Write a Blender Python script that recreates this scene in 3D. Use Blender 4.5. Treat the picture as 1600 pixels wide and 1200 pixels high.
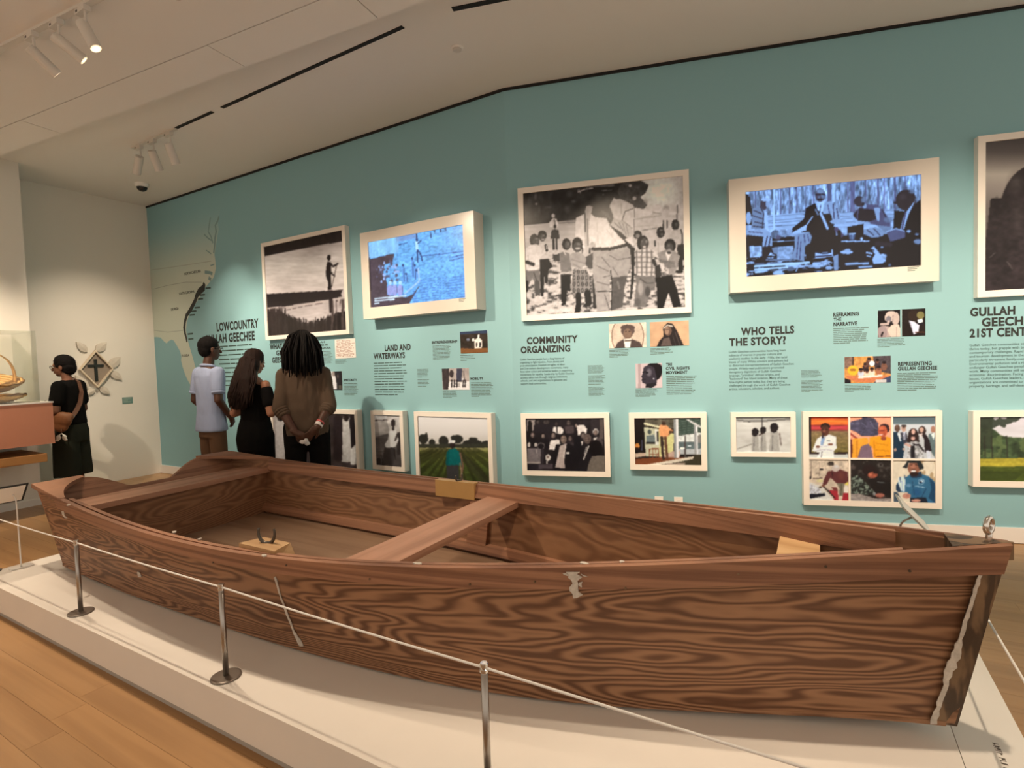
import bpy, bmesh, math, random
import numpy as np
from mathutils import Vector, Matrix, Quaternion

for o in list(bpy.data.objects):
    bpy.data.objects.remove(o)
scene = bpy.context.scene
C = scene.collection
PI = math.pi
V = Vector

# ------------------------------------------------------------------ camera
CAM_H = 1.4
FPX = 833.06
PITCH, ROLL, YAW = math.radians(-2.3888), math.radians(-1.8763), math.radians(29.921)


def cam_axes():
    cp, sp = math.cos(PITCH), math.sin(PITCH)
    f = np.array([0, cp, sp]); r = np.array([1., 0, 0]); u = np.cross(r, f)
    c, s = math.cos(ROLL), math.sin(ROLL)
    r2 = c * r + s * u; u2 = -s * r + c * u
    c, s = math.cos(YAW), math.sin(YAW)
    R = np.array([[c, -s, 0], [s, c, 0], [0, 0, 1]])
    return R @ r2, R @ u2, R @ f


AR, AU, AF = cam_axes()
AC = np.array([0, 0, CAM_H])
cam_data = bpy.data.cameras.new('camera')
cam = bpy.data.objects.new('camera', cam_data)
C.objects.link(cam)
cam_data.sensor_fit = 'HORIZONTAL'
cam_data.sensor_width = 36.0
cam_data.lens = FPX / 1600 * 36.0
cam_data.clip_start = 0.05
M = Matrix.Identity(4)
for i in range(3):
    M[i][0] = AR[i]; M[i][1] = AU[i]; M[i][2] = -AF[i]; M[i][3] = AC[i]
cam.matrix_world = M
scene.camera = cam

# ------------------------------------------------------------------ view, world
scene.view_settings.view_transform = 'Standard'
scene.view_settings.look = 'None'
scene.view_settings.gamma = 1.0
scene.view_settings.use_curve_mapping = False
scene.view_settings.exposure = 0.40
world = bpy.data.worlds.new('world')
scene.world = world
world.use_nodes = True
wb = world.node_tree.nodes['Background']
wb.inputs[0].default_value = (1.0, 0.83, 0.66, 1)     # warm light of the rest of the gallery
wb.inputs[1].default_value = 0.66
LAMP_COL = (1.0, 0.80, 0.59)
# spotlights: (x, y, z of the head) -> (aim point), watts, cone degrees; each becomes a real lamp head further down
TZ = 3.55


def track_y(x):
    return 1.46 + 0.104 * (x + 4.6)


LAMP = 3.5                                      # overall lamp dimmer
WALL_SPOTS = [  # head x, aim (x, y, z), watts, cone
    (-6.3, (-7.3, 1.9, 1.35), 80, 64),
    (-5.2, (-5.3, 4.0, 1.45), 70, 54),
    (-4.23, (-4.1, 4.0, 1.45), 70, 54),
    (-3.96, (-2.9, 4.0, 1.45), 70, 54),
    (-2.2, (-2.0, 4.1, 1.4), 60, 54),
    (-1.1, (-1.2, 4.3, 1.4), 80, 52),
    (0.0, (-0.1, 4.6, 1.4), 88, 52),
    (1.1, (0.9, 4.9, 1.4), 88, 52),
    (2.3, (2.0, 5.2, 1.4), 88, 54),
]
BOAT_SPOTS = [
    (-3.69, (-2.3, 2.2, 0.4), 52, 60),
    (-0.6, (-1.0, 2.1, 0.4), 42, 60),
    (0.5, (0.2, 2.1, 0.3), 42, 64),
]
FLOOR_SPOTS = [  # heads on the same soffit track, turned to the floor in front: x, aim, watts, cone
    (-5.7, (-5.6, 0.4, 0.0), 55, 80),
    (-4.7, (-4.2, 0.1, 0.0), 60, 80),
    (-2.8, (-2.4, -0.1, 0.0), 32, 80),
]
FAR_SPOTS = [
    (-5.93, (-8.0, 3.3, 1.3), 45, 60, 'spotlight furthest from the black slot on the short ceiling track'),
    (-5.68, (-6.3, 4.0, 1.7), 30, 50, 'middle spotlight of the short ceiling track, pointing away'),
    (-5.38, (-5.7, 4.0, 1.2), 35, 50, 'spotlight next to the black ceiling slot'),
]

# ------------------------------------------------------------------ photo pixel -> place


def ray(x, y):
    return AF + AR * ((x - 800) / FPX) - AU * ((y - 600) / FPX)


def hit(x, y, n, p0):
    d = ray(x, y); n = np.array(n, float)
    t = ((np.array(p0, float) - AC) @ n) / (d @ n)
    return AC + d * t


def zhit(x, y, h):
    return hit(x, y, (0, 0, 1), (0, 0, h))


def proj(P):                                   # (N,3) -> pixel x, y
    v = np.asarray(P, float) - AC
    dz = v @ AF
    return 800 + FPX * (v @ AR) / dz, 600 - FPX * (v @ AU) / dz


XC, YW, HC = -8.044, 4.0, 3.709                # corner, left wall plane, ceiling height
KX = -2.289                                    # where the wall bends
A2 = math.radians(15.94)


class Wall:
    def __init__(s, o, u):
        s.o = np.array(o, float); s.u = np.array(u, float); s.n = np.cross(s.u, (0, 0, 1.)); s.n /= np.linalg.norm(s.n)

    def sz(s, x, y, off=0.0):                  # pixel -> (s, z) on the wall (off metres in front of it)
        P = hit(x, y, s.n, s.o + s.n * off)
        return float((P - s.o) @ s.u), float(P[2])

    def P(s, a, z, off=0.0):
        return s.o + s.u * a + np.array([0, 0, 1.]) * z + s.n * off

    def M(s, a, z, off=0.0):                   # local x along the wall, y up, z out of the wall
        p = s.P(a, z, off); m = Matrix.Identity(4)
        for i in range(3):
            m[i][0] = s.u[i]; m[i][1] = (0, 0, 1)[i]; m[i][2] = s.n[i]; m[i][3] = p[i]
        return m


WL = Wall((KX, YW, 0), (1, 0, 0))              # s < 0 left of the bend
WR = Wall((KX, YW, 0), (math.cos(A2), math.sin(A2), 0))
WE = Wall((XC, 0, 0), (0, 1, 0))

# ------------------------------------------------------------------ materials


def lin(c):
    return tuple(((v / 255) / 12.92 if v / 255 <= 0.04045 else ((v / 255 + 0.055) / 1.055) ** 2.4) for v in c)


MATS = {}


def mat(name, col, rough=0.5, metal=0.0, bump=0.0, bscale=60.0, var=0.0, vscale=6.0, spec=0.5, emit=None):
    if name in MATS:
        return MATS[name]
    m = bpy.data.materials.new(name); m.use_nodes = True
    nt = m.node_tree; b = nt.nodes['Principled BSDF']
    b.inputs['Base Color'].default_value = (*col, 1)
    b.inputs['Roughness'].default_value = rough
    b.inputs['Metallic'].default_value = metal
    b.inputs['Specular IOR Level'].default_value = spec
    tc = nt.nodes.new('ShaderNodeTexCoord')
    if var:
        n = nt.nodes.new('ShaderNodeTexNoise'); n.inputs['Scale'].default_value = vscale; n.inputs['Detail'].default_value = 5
        r = nt.nodes.new('ShaderNodeMapRange'); r.inputs[3].default_value = 1 - var; r.inputs[4].default_value = 1 + var
        mx = nt.nodes.new('ShaderNodeMix'); mx.data_type = 'RGBA'; mx.blend_type = 'MULTIPLY'; mx.inputs[0].default_value = 1
        mx.inputs[6].default_value = (*col, 1)
        nt.links.new(tc.outputs['Object'], n.inputs['Vector'])
        nt.links.new(n.outputs[0], r.inputs[0]); nt.links.new(r.outputs[0], mx.inputs[7])
        nt.links.new(mx.outputs[2], b.inputs['Base Color'])
    if bump:
        n = nt.nodes.new('ShaderNodeTexNoise'); n.inputs['Scale'].default_value = bscale; n.inputs['Detail'].default_value = 6
        bp = nt.nodes.new('ShaderNodeBump'); bp.inputs['Strength'].default_value = bump; bp.inputs['Distance'].default_value = 0.01
        nt.links.new(tc.outputs['Object'], n.inputs['Vector'])
        nt.links.new(n.outputs[0], bp.inputs['Height']); nt.links.new(bp.outputs[0], b.inputs['Normal'])
    if emit:
        b.inputs['Emission Color'].default_value = (*emit[0], 1); b.inputs['Emission Strength'].default_value = emit[1]
    MATS[name] = m
    return m


def wood(name, dark, light, stretch=(1, 1, 1), scale=3.0, rings=9.0, dist=0.6, fine=0.25, rough=0.55, sharp=(0.3, 0.7), rnd=0.0, blot=0.25, coord='Object', detail=2.5, second=0.0):
    """growth-ring figure: contour lines of a stretched noise field, plus fine fibre"""
    if name in MATS:
        return MATS[name]
    m = bpy.data.materials.new(name); m.use_nodes = True
    nt = m.node_tree; N = nt.nodes; L = nt.links; b = N['Principled BSDF']
    tc = N.new('ShaderNodeTexCoord'); mp = N.new('ShaderNodeMapping'); mp.inputs['Scale'].default_value = stretch
    L.new(tc.outputs[coord], mp.inputs['Vector'])
    src = mp.outputs[0]
    if rnd:
        oi = N.new('ShaderNodeObjectInfo'); vm = N.new('ShaderNodeVectorMath'); vm.operation = 'SCALE'
        cv = N.new('ShaderNodeCombineXYZ'); L.new(oi.outputs['Random'], cv.inputs[0]); L.new(oi.outputs['Random'], cv.inputs[1]); L.new(oi.outputs['Random'], cv.inputs[2])
        vm.inputs['Scale'].default_value = 37.0; L.new(cv.outputs[0], vm.inputs[0])
        ad = N.new('ShaderNodeVectorMath'); L.new(src, ad.inputs[0]); L.new(vm.outputs[0], ad.inputs[1]); src = ad.outputs[0]
    n1 = N.new('ShaderNodeTexNoise'); n1.inputs['Scale'].default_value = scale; n1.inputs['Detail'].default_value = detail
    n1.inputs['Roughness'].default_value = 0.45; n1.inputs['Distortion'].default_value = dist
    L.new(src, n1.inputs['Vector'])
    mu = N.new('ShaderNodeMath'); mu.operation = 'MULTIPLY'; mu.inputs[1].default_value = rings
    fld = n1.outputs[0]
    if second:
        nb = N.new('ShaderNodeTexNoise'); nb.inputs['Scale'].default_value = scale * 1.6; nb.inputs['Detail'].default_value = 3
        mpb = N.new('ShaderNodeMapping'); mpb.inputs['Scale'].default_value = (3.5, 1, 1)
        L.new(src, mpb.inputs['Vector']); L.new(mpb.outputs[0], nb.inputs['Vector'])
        ma = N.new('ShaderNodeMath'); ma.operation = 'MULTIPLY_ADD'; ma.inputs[1].default_value = second
        L.new(nb.outputs[0], ma.inputs[0]); L.new(fld, ma.inputs[2]); fld = ma.outputs[0]
    L.new(fld, mu.inputs[0])
    pp = N.new('ShaderNodeMath'); pp.operation = 'PINGPONG'; pp.inputs[1].default_value = 0.5
    L.new(mu.outputs[0], pp.inputs[0])
    m2 = N.new('ShaderNodeMapRange'); m2.interpolation_type = 'SMOOTHSTEP'
    m2.inputs[1].default_value = sharp[0] * 0.5; m2.inputs[2].default_value = sharp[1] * 0.5
    L.new(pp.outputs[0], m2.inputs[0])
    n2 = N.new('ShaderNodeTexNoise'); n2.inputs['Scale'].default_value = scale * 14; n2.inputs['Detail'].default_value = 6; n2.inputs['Roughness'].default_value = 0.65
    mp2 = N.new('ShaderNodeMapping'); mp2.inputs['Scale'].default_value = (0.25, 1, 1)
    L.new(src, mp2.inputs['Vector']); L.new(mp2.outputs[0], n2.inputs['Vector'])
    a = N.new('ShaderNodeMath'); a.operation = 'MULTIPLY_ADD'; a.inputs[1].default_value = fine
    sb = N.new('ShaderNodeMath'); sb.operation = 'SUBTRACT'; sb.inputs[1].default_value = fine * 0.5
    L.new(n2.outputs[0], a.inputs[0]); L.new(m2.outputs[0], a.inputs[2]); L.new(a.outputs[0], sb.inputs[0])
    mix = N.new('ShaderNodeMix'); mix.data_type = 'RGBA'; mix.clamp_factor = True
    mix.inputs[6].default_value = (*dark, 1); mix.inputs[7].default_value = (*light, 1)
    L.new(sb.outputs[0], mix.inputs[0])
    n3 = N.new('ShaderNodeTexNoise'); n3.inputs['Scale'].default_value = 1.7; n3.inputs['Detail'].default_value = 4
    L.new(tc.outputs[coord], n3.inputs['Vector'])
    r3 = N.new('ShaderNodeMapRange'); r3.inputs[1].default_value = 0.3; r3.inputs[2].default_value = 0.7
    r3.inputs[3].default_value = 1 - blot; r3.inputs[4].default_value = 1 + blot
    L.new(n3.outputs[0], r3.inputs[0])
    val = r3.outputs[0]
    if rnd:
        oi2 = N.new('ShaderNodeObjectInfo'); r4 = N.new('ShaderNodeMapRange'); r4.inputs[3].default_value = 1 - rnd; r4.inputs[4].default_value = 1 + rnd
        L.new(oi2.outputs['Random'], r4.inputs[0])
        mm = N.new('ShaderNodeMath'); mm.operation = 'MULTIPLY'; L.new(val, mm.inputs[0]); L.new(r4.outputs[0], mm.inputs[1]); val = mm.outputs[0]
    mx = N.new('ShaderNodeMix'); mx.data_type = 'RGBA'; mx.blend_type = 'MULTIPLY'; mx.inputs[0].default_value = 1
    L.new(mix.outputs[2], mx.inputs[6]); L.new(val, mx.inputs[7])
    L.new(mx.outputs[2], b.inputs['Base Color'])
    b.inputs['Roughness'].default_value = rough
    bp = N.new('ShaderNodeBump'); bp.inputs['Strength'].default_value = 0.15; bp.inputs['Distance'].default_value = 0.004
    L.new(sb.outputs[0], bp.inputs['Height']); L.new(bp.outputs[0], b.inputs['Normal'])
    MATS[name] = m
    return m


TEAL = mat('teal_paint', (0.245, 0.47, 0.53), 0.6, bump=0.03, bscale=180)
CREAM = mat('cream_wall_paint', (0.78, 0.76, 0.70), 0.65, bump=0.03, bscale=180)
CEIL = mat('ceiling_paint', (0.82, 0.80, 0.77), 0.75)
WHITE = mat('white_lacquer', (0.86, 0.84, 0.80), 0.4)
BASEB = mat('baseboard_white', (0.80, 0.78, 0.75), 0.45)
BLACK = mat('black_recess', (0.008, 0.008, 0.008), 0.8)
INK = mat('black_vinyl_lettering', (0.012, 0.016, 0.016), 0.6)
INK2 = mat('dark_print_ink', (0.035, 0.07, 0.065), 0.7)
GREYINK = mat('grey_print_ink', (0.09, 0.15, 0.14), 0.7)
STEEL = mat('brushed_steel', (0.42, 0.40, 0.38), 0.32, 1.0)
CHROME = mat('chrome', (0.75, 0.74, 0.72), 0.12, 1.0)
BASEMET = mat('stanchion_base_metal', (0.20, 0.17, 0.145), 0.45, 0.7)
DARKMET = mat('dark_metal', (0.10, 0.085, 0.07), 0.4, 0.8)
PLINTH = mat('plinth_white_paint', (0.80, 0.76, 0.70), 0.5, var=0.03)
PLY = wood('plywood_figure', (0.108, 0.043, 0.017), (0.310, 0.158, 0.080), stretch=(0.085, 0.12, 1.0), scale=2.9, rings=52, dist=0.12, fine=0.45, sharp=(0.05, 0.95), blot=0.12, detail=3.2, second=0.13)
PLYIN = wood('plywood_inside', (0.175, 0.080, 0.037), (0.285, 0.145, 0.072), stretch=(0.12, 0.2, 1.0), scale=2.6, rings=38, dist=0.2, fine=0.45, sharp=(0.0, 1.0), blot=0.14, detail=2.6, second=0.16)
RAILW = wood('rail_wood', (0.185, 0.080, 0.042), (0.325, 0.158, 0.088), stretch=(0.035, 0.15, 3.2), scale=8, rings=3, dist=0.1, fine=1.0, sharp=(0.0, 1.0), blot=0.16, detail=5)
THWW = wood('thwart_wood', (0.30, 0.150, 0.090), (0.42, 0.225, 0.145), stretch=(1.5, 0.05, 1.5), scale=7, rings=3, dist=0.1, fine=0.9, sharp=(0.0, 1.0), blot=0.12, detail=4)
STEMW = wood('weathered_stem_wood', (0.06, 0.034, 0.018), (0.20, 0.120, 0.062), stretch=(1, 1, 0.2), scale=7, rings=4, dist=0.6, fine=0.8, blot=0.4, detail=4)
BLOCKW = wood('new_pine', (0.44, 0.26, 0.12), (0.58, 0.375, 0.19), stretch=(0.2, 1, 1.5), scale=5, rings=4, dist=0.2, fine=0.5, sharp=(0, 1), blot=0.08)
BOATFL = wood('boat_floor_wood', (0.22, 0.130, 0.078), (0.29, 0.185, 0.118), stretch=(0.06, 1.2, 1), scale=7, rings=3, dist=0.1, fine=0.8, sharp=(0, 1), blot=0.12, detail=4)
OAK = wood('oak_plank', (0.35, 0.190, 0.078), (0.42, 0.238, 0.102), stretch=(0.07, 1.6, 1), scale=5, rings=3, dist=0.2, fine=0.7, sharp=(0, 1), rough=0.33, rnd=0.09, blot=0.06, detail=4)
OAKEND = mat('oak_beyond', (0.40, 0.215, 0.085), 0.35, var=0.15, vscale=3)
PUTTY = mat('white_filler', (0.54, 0.49, 0.43), 0.8, var=0.4, vscale=60, bump=0.3, bscale=120)

# ------------------------------------------------------------------ mesh building


class MB:
    def __init__(s):
        s.v = []; s.f = []

    def add(s, vs, fs):
        k = len(s.v); s.v += [tuple(float(c) for c in v) for v in vs]; s.f += [tuple(i + k for i in f) for f in fs]
        return s

    def box(s, a, b):
        (x0, y0, z0), (x1, y1, z1) = a, b
        x0, x1 = sorted((x0, x1)); y0, y1 = sorted((y0, y1)); z0, z1 = sorted((z0, z1))
        return s.add([(x0, y0, z0), (x1, y0, z0), (x1, y1, z0), (x0, y1, z0), (x0, y0, z1), (x1, y0, z1), (x1, y1, z1), (x0, y1, z1)],
                     [(0, 3, 2, 1), (4, 5, 6, 7), (0, 1, 5, 4), (1, 2, 6, 5), (2, 3, 7, 6), (3, 0, 4, 7)])

    def rings(s, rs, cap=True, closed=False):
        n = len(rs[0]); k = len(s.v)
        vs = [p for r in rs for p in r]; fs = []
        m = len(rs)
        for i in range(m if closed else m - 1):
            for j in range(n):
                a = i * n + j; b = i * n + (j + 1) % n; c = ((i + 1) % m) * n + (j + 1) % n; d = ((i + 1) % m) * n + j
                fs.append((a, b, c, d))
        if cap and not closed:
            fs.append(tuple(range(n - 1, -1, -1))); fs.append(tuple((m - 1) * n + j for j in range(n)))
        return s.add(vs, fs)

    def tube(s, pts, r, n=10, cap=True, closed=False):
        pts = [V(p) for p in pts]; rs = []
        m = len(pts)
        rad = r if hasattr(r, '__len__') else [r] * m
        up = None
        for i in range(m):
            if closed:
                t = pts[(i + 1) % m] - pts[i - 1]
            else:
                t = pts[min(i + 1, m - 1)] - pts[max(i - 1, 0)]
            t.normalize()
            if up is None:
                up = V((0, 0, 1)) if abs(t.z) < 0.9 else V((1, 0, 0))
            a = t.cross(up).normalized(); b = a.cross(t).normalized(); up = b
            rs.append([tuple(pts[i] + (a * math.cos(2 * PI * j / n) + b * math.sin(2 * PI * j / n)) * rad[i]) for j in range(n)])
        return s.rings(rs, cap, closed)

    def sweep(s, pts, prof_a, prof_b):
        """sweep a rectangle: for each i the four corner offsets are given explicitly"""
        return s

    def lathe(s, prof, n=24, c=(0, 0, 0)):
        rs = [[(c[0] + r * math.cos(2 * PI * j / n), c[1] + r * math.sin(2 * PI * j / n), c[2] + z) for j in range(n)] for r, z in prof]
        return s.rings(rs)

    def capsule(s, p0, p1, r0, r1, n=12, k=4):
        p0, p1 = V(p0), V(p1); ax = (p1 - p0)
        L = ax.length or 1e-6; ax = ax / L
        up = V((0, 0, 1)) if abs(ax.z) < 0.9 else V((1, 0, 0))
        a = ax.cross(up).normalized(); b = a.cross(ax).normalized(); rs = []
        for i in range(k + 1):
            th = -PI / 2 + (PI / 2) * i / k
            rr = max(r0 * math.cos(th), r0 * 0.05); cc = p0 + ax * (r0 * math.sin(th))
            rs.append([tuple(cc + (a * math.cos(2 * PI * j / n) + b * math.sin(2 * PI * j / n)) * rr) for j in range(n)])
        for i in range(k + 1):
            th = (PI / 2) * i / k
            rr = max(r1 * math.cos(th), r1 * 0.05); cc = p1 + ax * (r1 * math.sin(th))
            rs.append([tuple(cc + (a * math.cos(2 * PI * j / n) + b * math.sin(2 * PI * j / n)) * rr) for j in range(n)])
        return s.rings(rs)

    def ell(s, c, r, rot=None, n=16, k=9):
        rs = []
        for i in range(k + 1):
            th = -PI / 2 + PI * i / k
            q = max(math.cos(th), 0.03)
            rs.append([(r[0] * q * math.cos(2 * PI * j / n), r[1] * q * math.sin(2 * PI * j / n), r[2] * math.sin(th)) for j in range(n)])
        if rot is not None:
            rs = [[tuple(rot @ V(p)) for p in r_] for r_ in rs]
        rs = [[(p[0] + c[0], p[1] + c[1], p[2] + c[2]) for p in r_] for r_ in rs]
        return s.rings(rs)

    def loft(s, rows, n=20):
        """rows: (z, cx, cy, rx, ry) elliptical sections (squarish exponent)"""
        rs = []
        for z, cx, cy, rx, ry in rows:
            r_ = []
            for j in range(n):
                t = 2 * PI * j / n; c_, s_ = math.cos(t), math.sin(t)
                r_.append((cx + rx * math.copysign(abs(c_) ** 0.85, c_), cy + ry * math.copysign(abs(s_) ** 0.85, s_), z))
            rs.append(r_)
        return s.rings(rs)

    def prism(s, poly, z0, z1):
        n = len(poly)
        vs = [(p[0], p[1], z0) for p in poly] + [(p[0], p[1], z1) for p in poly]
        fs = [tuple(range(n - 1, -1, -1)), tuple(range(n, 2 * n))] + [(i, (i + 1) % n, n + (i + 1) % n, n + i) for i in range(n)]
        return s.add(vs, fs)

    def quad(s, a, b, c, d):
        return s.add([a, b, c, d], [(0, 1, 2, 3)])

    def mesh(s, name):
        me = bpy.data.meshes.new(name); me.from_pydata(s.v, [], s.f)
        bm = bmesh.new(); bm.from_mesh(me); bmesh.ops.recalc_face_normals(bm, faces=bm.faces); bm.to_mesh(me); bm.free()
        return me

    def build(s, name, m, parent=None, smooth=False, bevel=0.0):
        return obj(name, s.mesh(name), m, parent, smooth, bevel)


def obj(name, me, m, parent=None, smooth=False, bevel=0.0):
    if bevel:
        bm = bmesh.new(); bm.from_mesh(me)
        bmesh.ops.bevel(bm, geom=[e for e in bm.edges], offset=bevel, segments=2, affect='EDGES', profile=0.6)
        bm.to_mesh(me); bm.free()
    o = bpy.data.objects.new(name, me); C.objects.link(o)
    me.materials.clear(); me.materials.append(m)
    if smooth:
        me.polygons.foreach_set('use_smooth', [True] * len(me.polygons))
    if parent is not None:
        o.parent = parent
    return o


def tag(o, label, cat, group=None):
    o['label'] = label; o['category'] = cat
    if group:
        o['group'] = group
    return o


def thing(name, label, cat, loc=(0, 0, 0), rotz=0.0, group=None, M=None):
    o = bpy.data.objects.new(name, None); C.objects.link(o); o.empty_display_size = 0.1
    if M is not None:
        o.matrix_world = M
    else:
        o.location = loc; o.rotation_euler = (0, 0, rotz)
    return tag(o, label, cat, group)


def struct(o):
    o['kind'] = 'structure'
    return o


def remesh(mb, name, m, parent, voxel=0.012, smooth=6, disp=None, fac=0.5):
    """union of overlapping closed solids -> one continuous smooth skin"""
    me = mb.mesh(name)
    t = bpy.data.objects.new('tmp', me); C.objects.link(t)
    r = t.modifiers.new('r', 'REMESH'); r.mode = 'VOXEL'; r.voxel_size = voxel
    if smooth:
        q = t.modifiers.new('s', 'SMOOTH'); q.iterations = smooth; q.factor = fac
    dg = bpy.context.evaluated_depsgraph_get()
    me2 = bpy.data.meshes.new_from_object(t.evaluated_get(dg))
    bpy.data.objects.remove(t); bpy.data.meshes.remove(me)
    me2.name = name
    if disp:
        n = len(me2.vertices); co = np.zeros(n * 3); no = np.zeros(n * 3)
        me2.vertices.foreach_get('co', co); me2.vertices.foreach_get('normal', no)
        co = co.reshape(-1, 3); no = no.reshape(-1, 3)
        co = co + no * disp(co)[:, None]
        me2.vertices.foreach_set('co', co.ravel()); me2.update()
    return obj(name, me2, m, parent, True)

# ================================================================== the room
def wall_box(w, s0, s1, z0, z1, d0, d1):
    mb = MB()
    for a in (s0, s1):
        pass
    c = [w.P(a, z, d) for z in (z0, z1) for (a, d) in ((s0, d0), (s1, d0), (s1, d1), (s0, d1))]
    return mb.add(c, [(0, 3, 2, 1), (4, 5, 6, 7), (0, 1, 5, 4), (1, 2, 6, 5), (2, 3, 7, 6), (3, 0, 4, 7)])


S_L = XC - KX                                   # left end of the left wall
struct(wall_box(WL, S_L, 0, 0, HC, 0, -0.15).build('wall_left', TEAL))
struct(wall_box(WR, 0, 6.2, 0, HC, 0, -0.15).build('wall_right', TEAL))
struct(wall_box(WE, 2.445, YW + 0.15, 0, HC, 0, -0.15).build('wall_end', CREAM))
PX = -7.431
struct(MB().box((XC, -1.5, 0), (PX, 2.445, HC)).build('wall_pillar', CREAM))
struct(MB().prism([(-8.3, -3.2), (4.2, -3.2), (4.2, 6.0), (-8.3, 6.0)], HC, HC + 0.15).build('ceiling', CEIL))
struct(wall_box(WL, S_L, 0, 0, 0.11, 0.014, 0).build('baseboard_left', BASEB))
struct(wall_box(WR, 0, 6.2, 0, 0.11, 0.014, 0).build('baseboard_right', BASEB))
struct(MB().box((PX, -1.5, 0), (PX + 0.012, 2.445, 0.07)).build('baseboard_pillar', BASEB))
# dark reveal where the teal wall meets the ceiling
struct(wall_box(WL, S_L, 0, HC - 0.022, HC, 0.010, 0).build('trim_1', BLACK))
struct(wall_box(WR, 0, 6.2, HC - 0.022, HC, 0.010, 0).build('trim_2', BLACK))
# ceiling light slots
SL = 2.91
struct(MB().box((-5.24, SL - 0.016, HC - 0.004), (-4.655, SL + 0.016, HC)).build('trim_3', BLACK))
struct(MB().box((-4.515, SL - 0.016, HC - 0.004), (-2.44, SL + 0.016, HC)).build('trim_4', BLACK))
struct(wall_box(WR, -0.06, 1.62, HC - 0.004, HC, 1.06, 1.10).build('trim_5', BLACK))
struct(wall_box(WR, 1.70, 5.2, HC - 0.004, HC, 1.06, 1.10).build('trim_6', BLACK))

# soffit hung below the ceiling on the near side, made of panels with open joints
TH = math.radians(5.75)
SO = V((-6.83, 2.115, 3.55))
soff = bpy.data.objects.new('soffit', None); C.objects.link(soff)
soff.location = SO; soff.rotation_euler = (0, 0, TH); struct(soff)
MB().box((-0.55, -5.0, 0.006), (11.2, -0.006, 0.155)).build('soffit_core', mat('joint_grey', (0.30, 0.28, 0.26), 0.8), soff)


def soff_a(x, y):
    P = V(zhit(x, y, 3.55)) - SO
    return P.x * math.cos(TH) + P.y * math.sin(TH)


cuts = [-0.55, soff_a(60, 197), soff_a(352, 87), soff_a(573, 13), 5.6, 7.9, 9.6, 11.2]
for i in range(len(cuts) - 1):
    MB().box((cuts[i] + 0.004, -0.285, 0.0), (cuts[i + 1] - 0.004, 0.0, 0.012)).build('panel', CEIL, soff)
    MB().box((cuts[i] + (0.0 if i else 0.004), -1.9, 0.0), (cuts[i + 1] - 0.0, -0.293, 0.012)).build('panel', CEIL, soff)
    MB().box((cuts[i] + (0.0 if i else 0.004), -4.99, 0.0), (cuts[i + 1], -1.908, 0.012)).build('panel', CEIL, soff)

# oak floor: every plank its own piece
floor = MB().box((-8.3, -3.2, -0.1), (4.2, 6.0, -0.004)).build('floor', OAKEND)
struct(floor)
rnd = random.Random(4)
PWD = 0.1275
shared = {}
for r in range(-11, 37):
    y0 = 0.746 + PWD * r
    xs = -8.04 if y0 + PWD < YW + 0.01 else KX + (y0 + PWD - YW) / math.tan(A2)
    if y0 + PWD < 2.445:
        xs = max(xs, PX)
    x = xs
    first = True
    while x < 2.9:
        L = 1.9 if not first else rnd.uniform(0.7, 1.9)
        if abs(x + 2.6) < 0.5 and r == 0:
            L = -2.60 - x if -2.60 - x > 0.3 else L
        first = False
        x1 = min(x + L, 2.95)
        if x1 - x < 0.25:
            break
        key = round(x1 - x, 3)
        if key not in shared:
            w = key
            shared[key] = MB().box((0, 0, -0.004), (w - 0.0012, PWD - 0.0012, 0.0)).mesh('plank')
        o = bpy.data.objects.new('plank', shared[key]); C.objects.link(o)
        if not shared[key].materials:
            shared[key].materials.append(OAK)
        o.location = (x, y0, 0); o.parent = floor
        x = x1

# ================================================================== plinth
PT = 0.18
pl = thing('display_plinth', 'low white plinth carrying the wooden boat, on the oak floor', 'plinth', (-2.0, 2.08, 0))


def shift(mb, o):
    l = o.location
    mb.v = [(v[0] - l.x, v[1] - l.y, v[2] - l.z) for v in mb.v]
    return mb


shift(MB().box((-4.55, 1.145, 0.03), (0.545, 3.01, PT - 0.018)), pl).build('body', PLINTH, pl)
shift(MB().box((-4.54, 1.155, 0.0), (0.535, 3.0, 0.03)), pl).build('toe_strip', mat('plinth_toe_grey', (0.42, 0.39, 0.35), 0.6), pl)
shift(MB().box((-4.55, 1.145, PT - 0.018), (0.3605, 3.01, PT)), pl).build('top_panel', PLINTH, pl)
shift(MB().box((0.3625, 1.145, PT - 0.018), (0.545, 3.01, PT)), pl).build('top_panel', PLINTH, pl)
# small dark line of print on the end of the plinth top
pr = MB(); rr = random.Random(9); yy = 2.10
while yy > 1.25:
    for _ in range(rr.randint(2, 6)):                # letter-like strokes, too small to read
        w_ = rr.uniform(0.006, 0.010)
        pr.box((0.455, yy - 0.0025, PT), (0.470, yy, PT + 0.0006)); pr.box((0.455 + rr.choice((0, 0.006, 0.0125)), yy - w_, PT), (0.4575 + rr.choice((0, 0.006, 0.0125)), yy - 0.0025, PT + 0.0006))
        yy -= w_ + 0.004
    yy -= 0.010
shift(pr, pl).build('printed_line', mat('plinth_print', (0.10, 0.08, 0.06), 0.7), pl)

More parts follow.
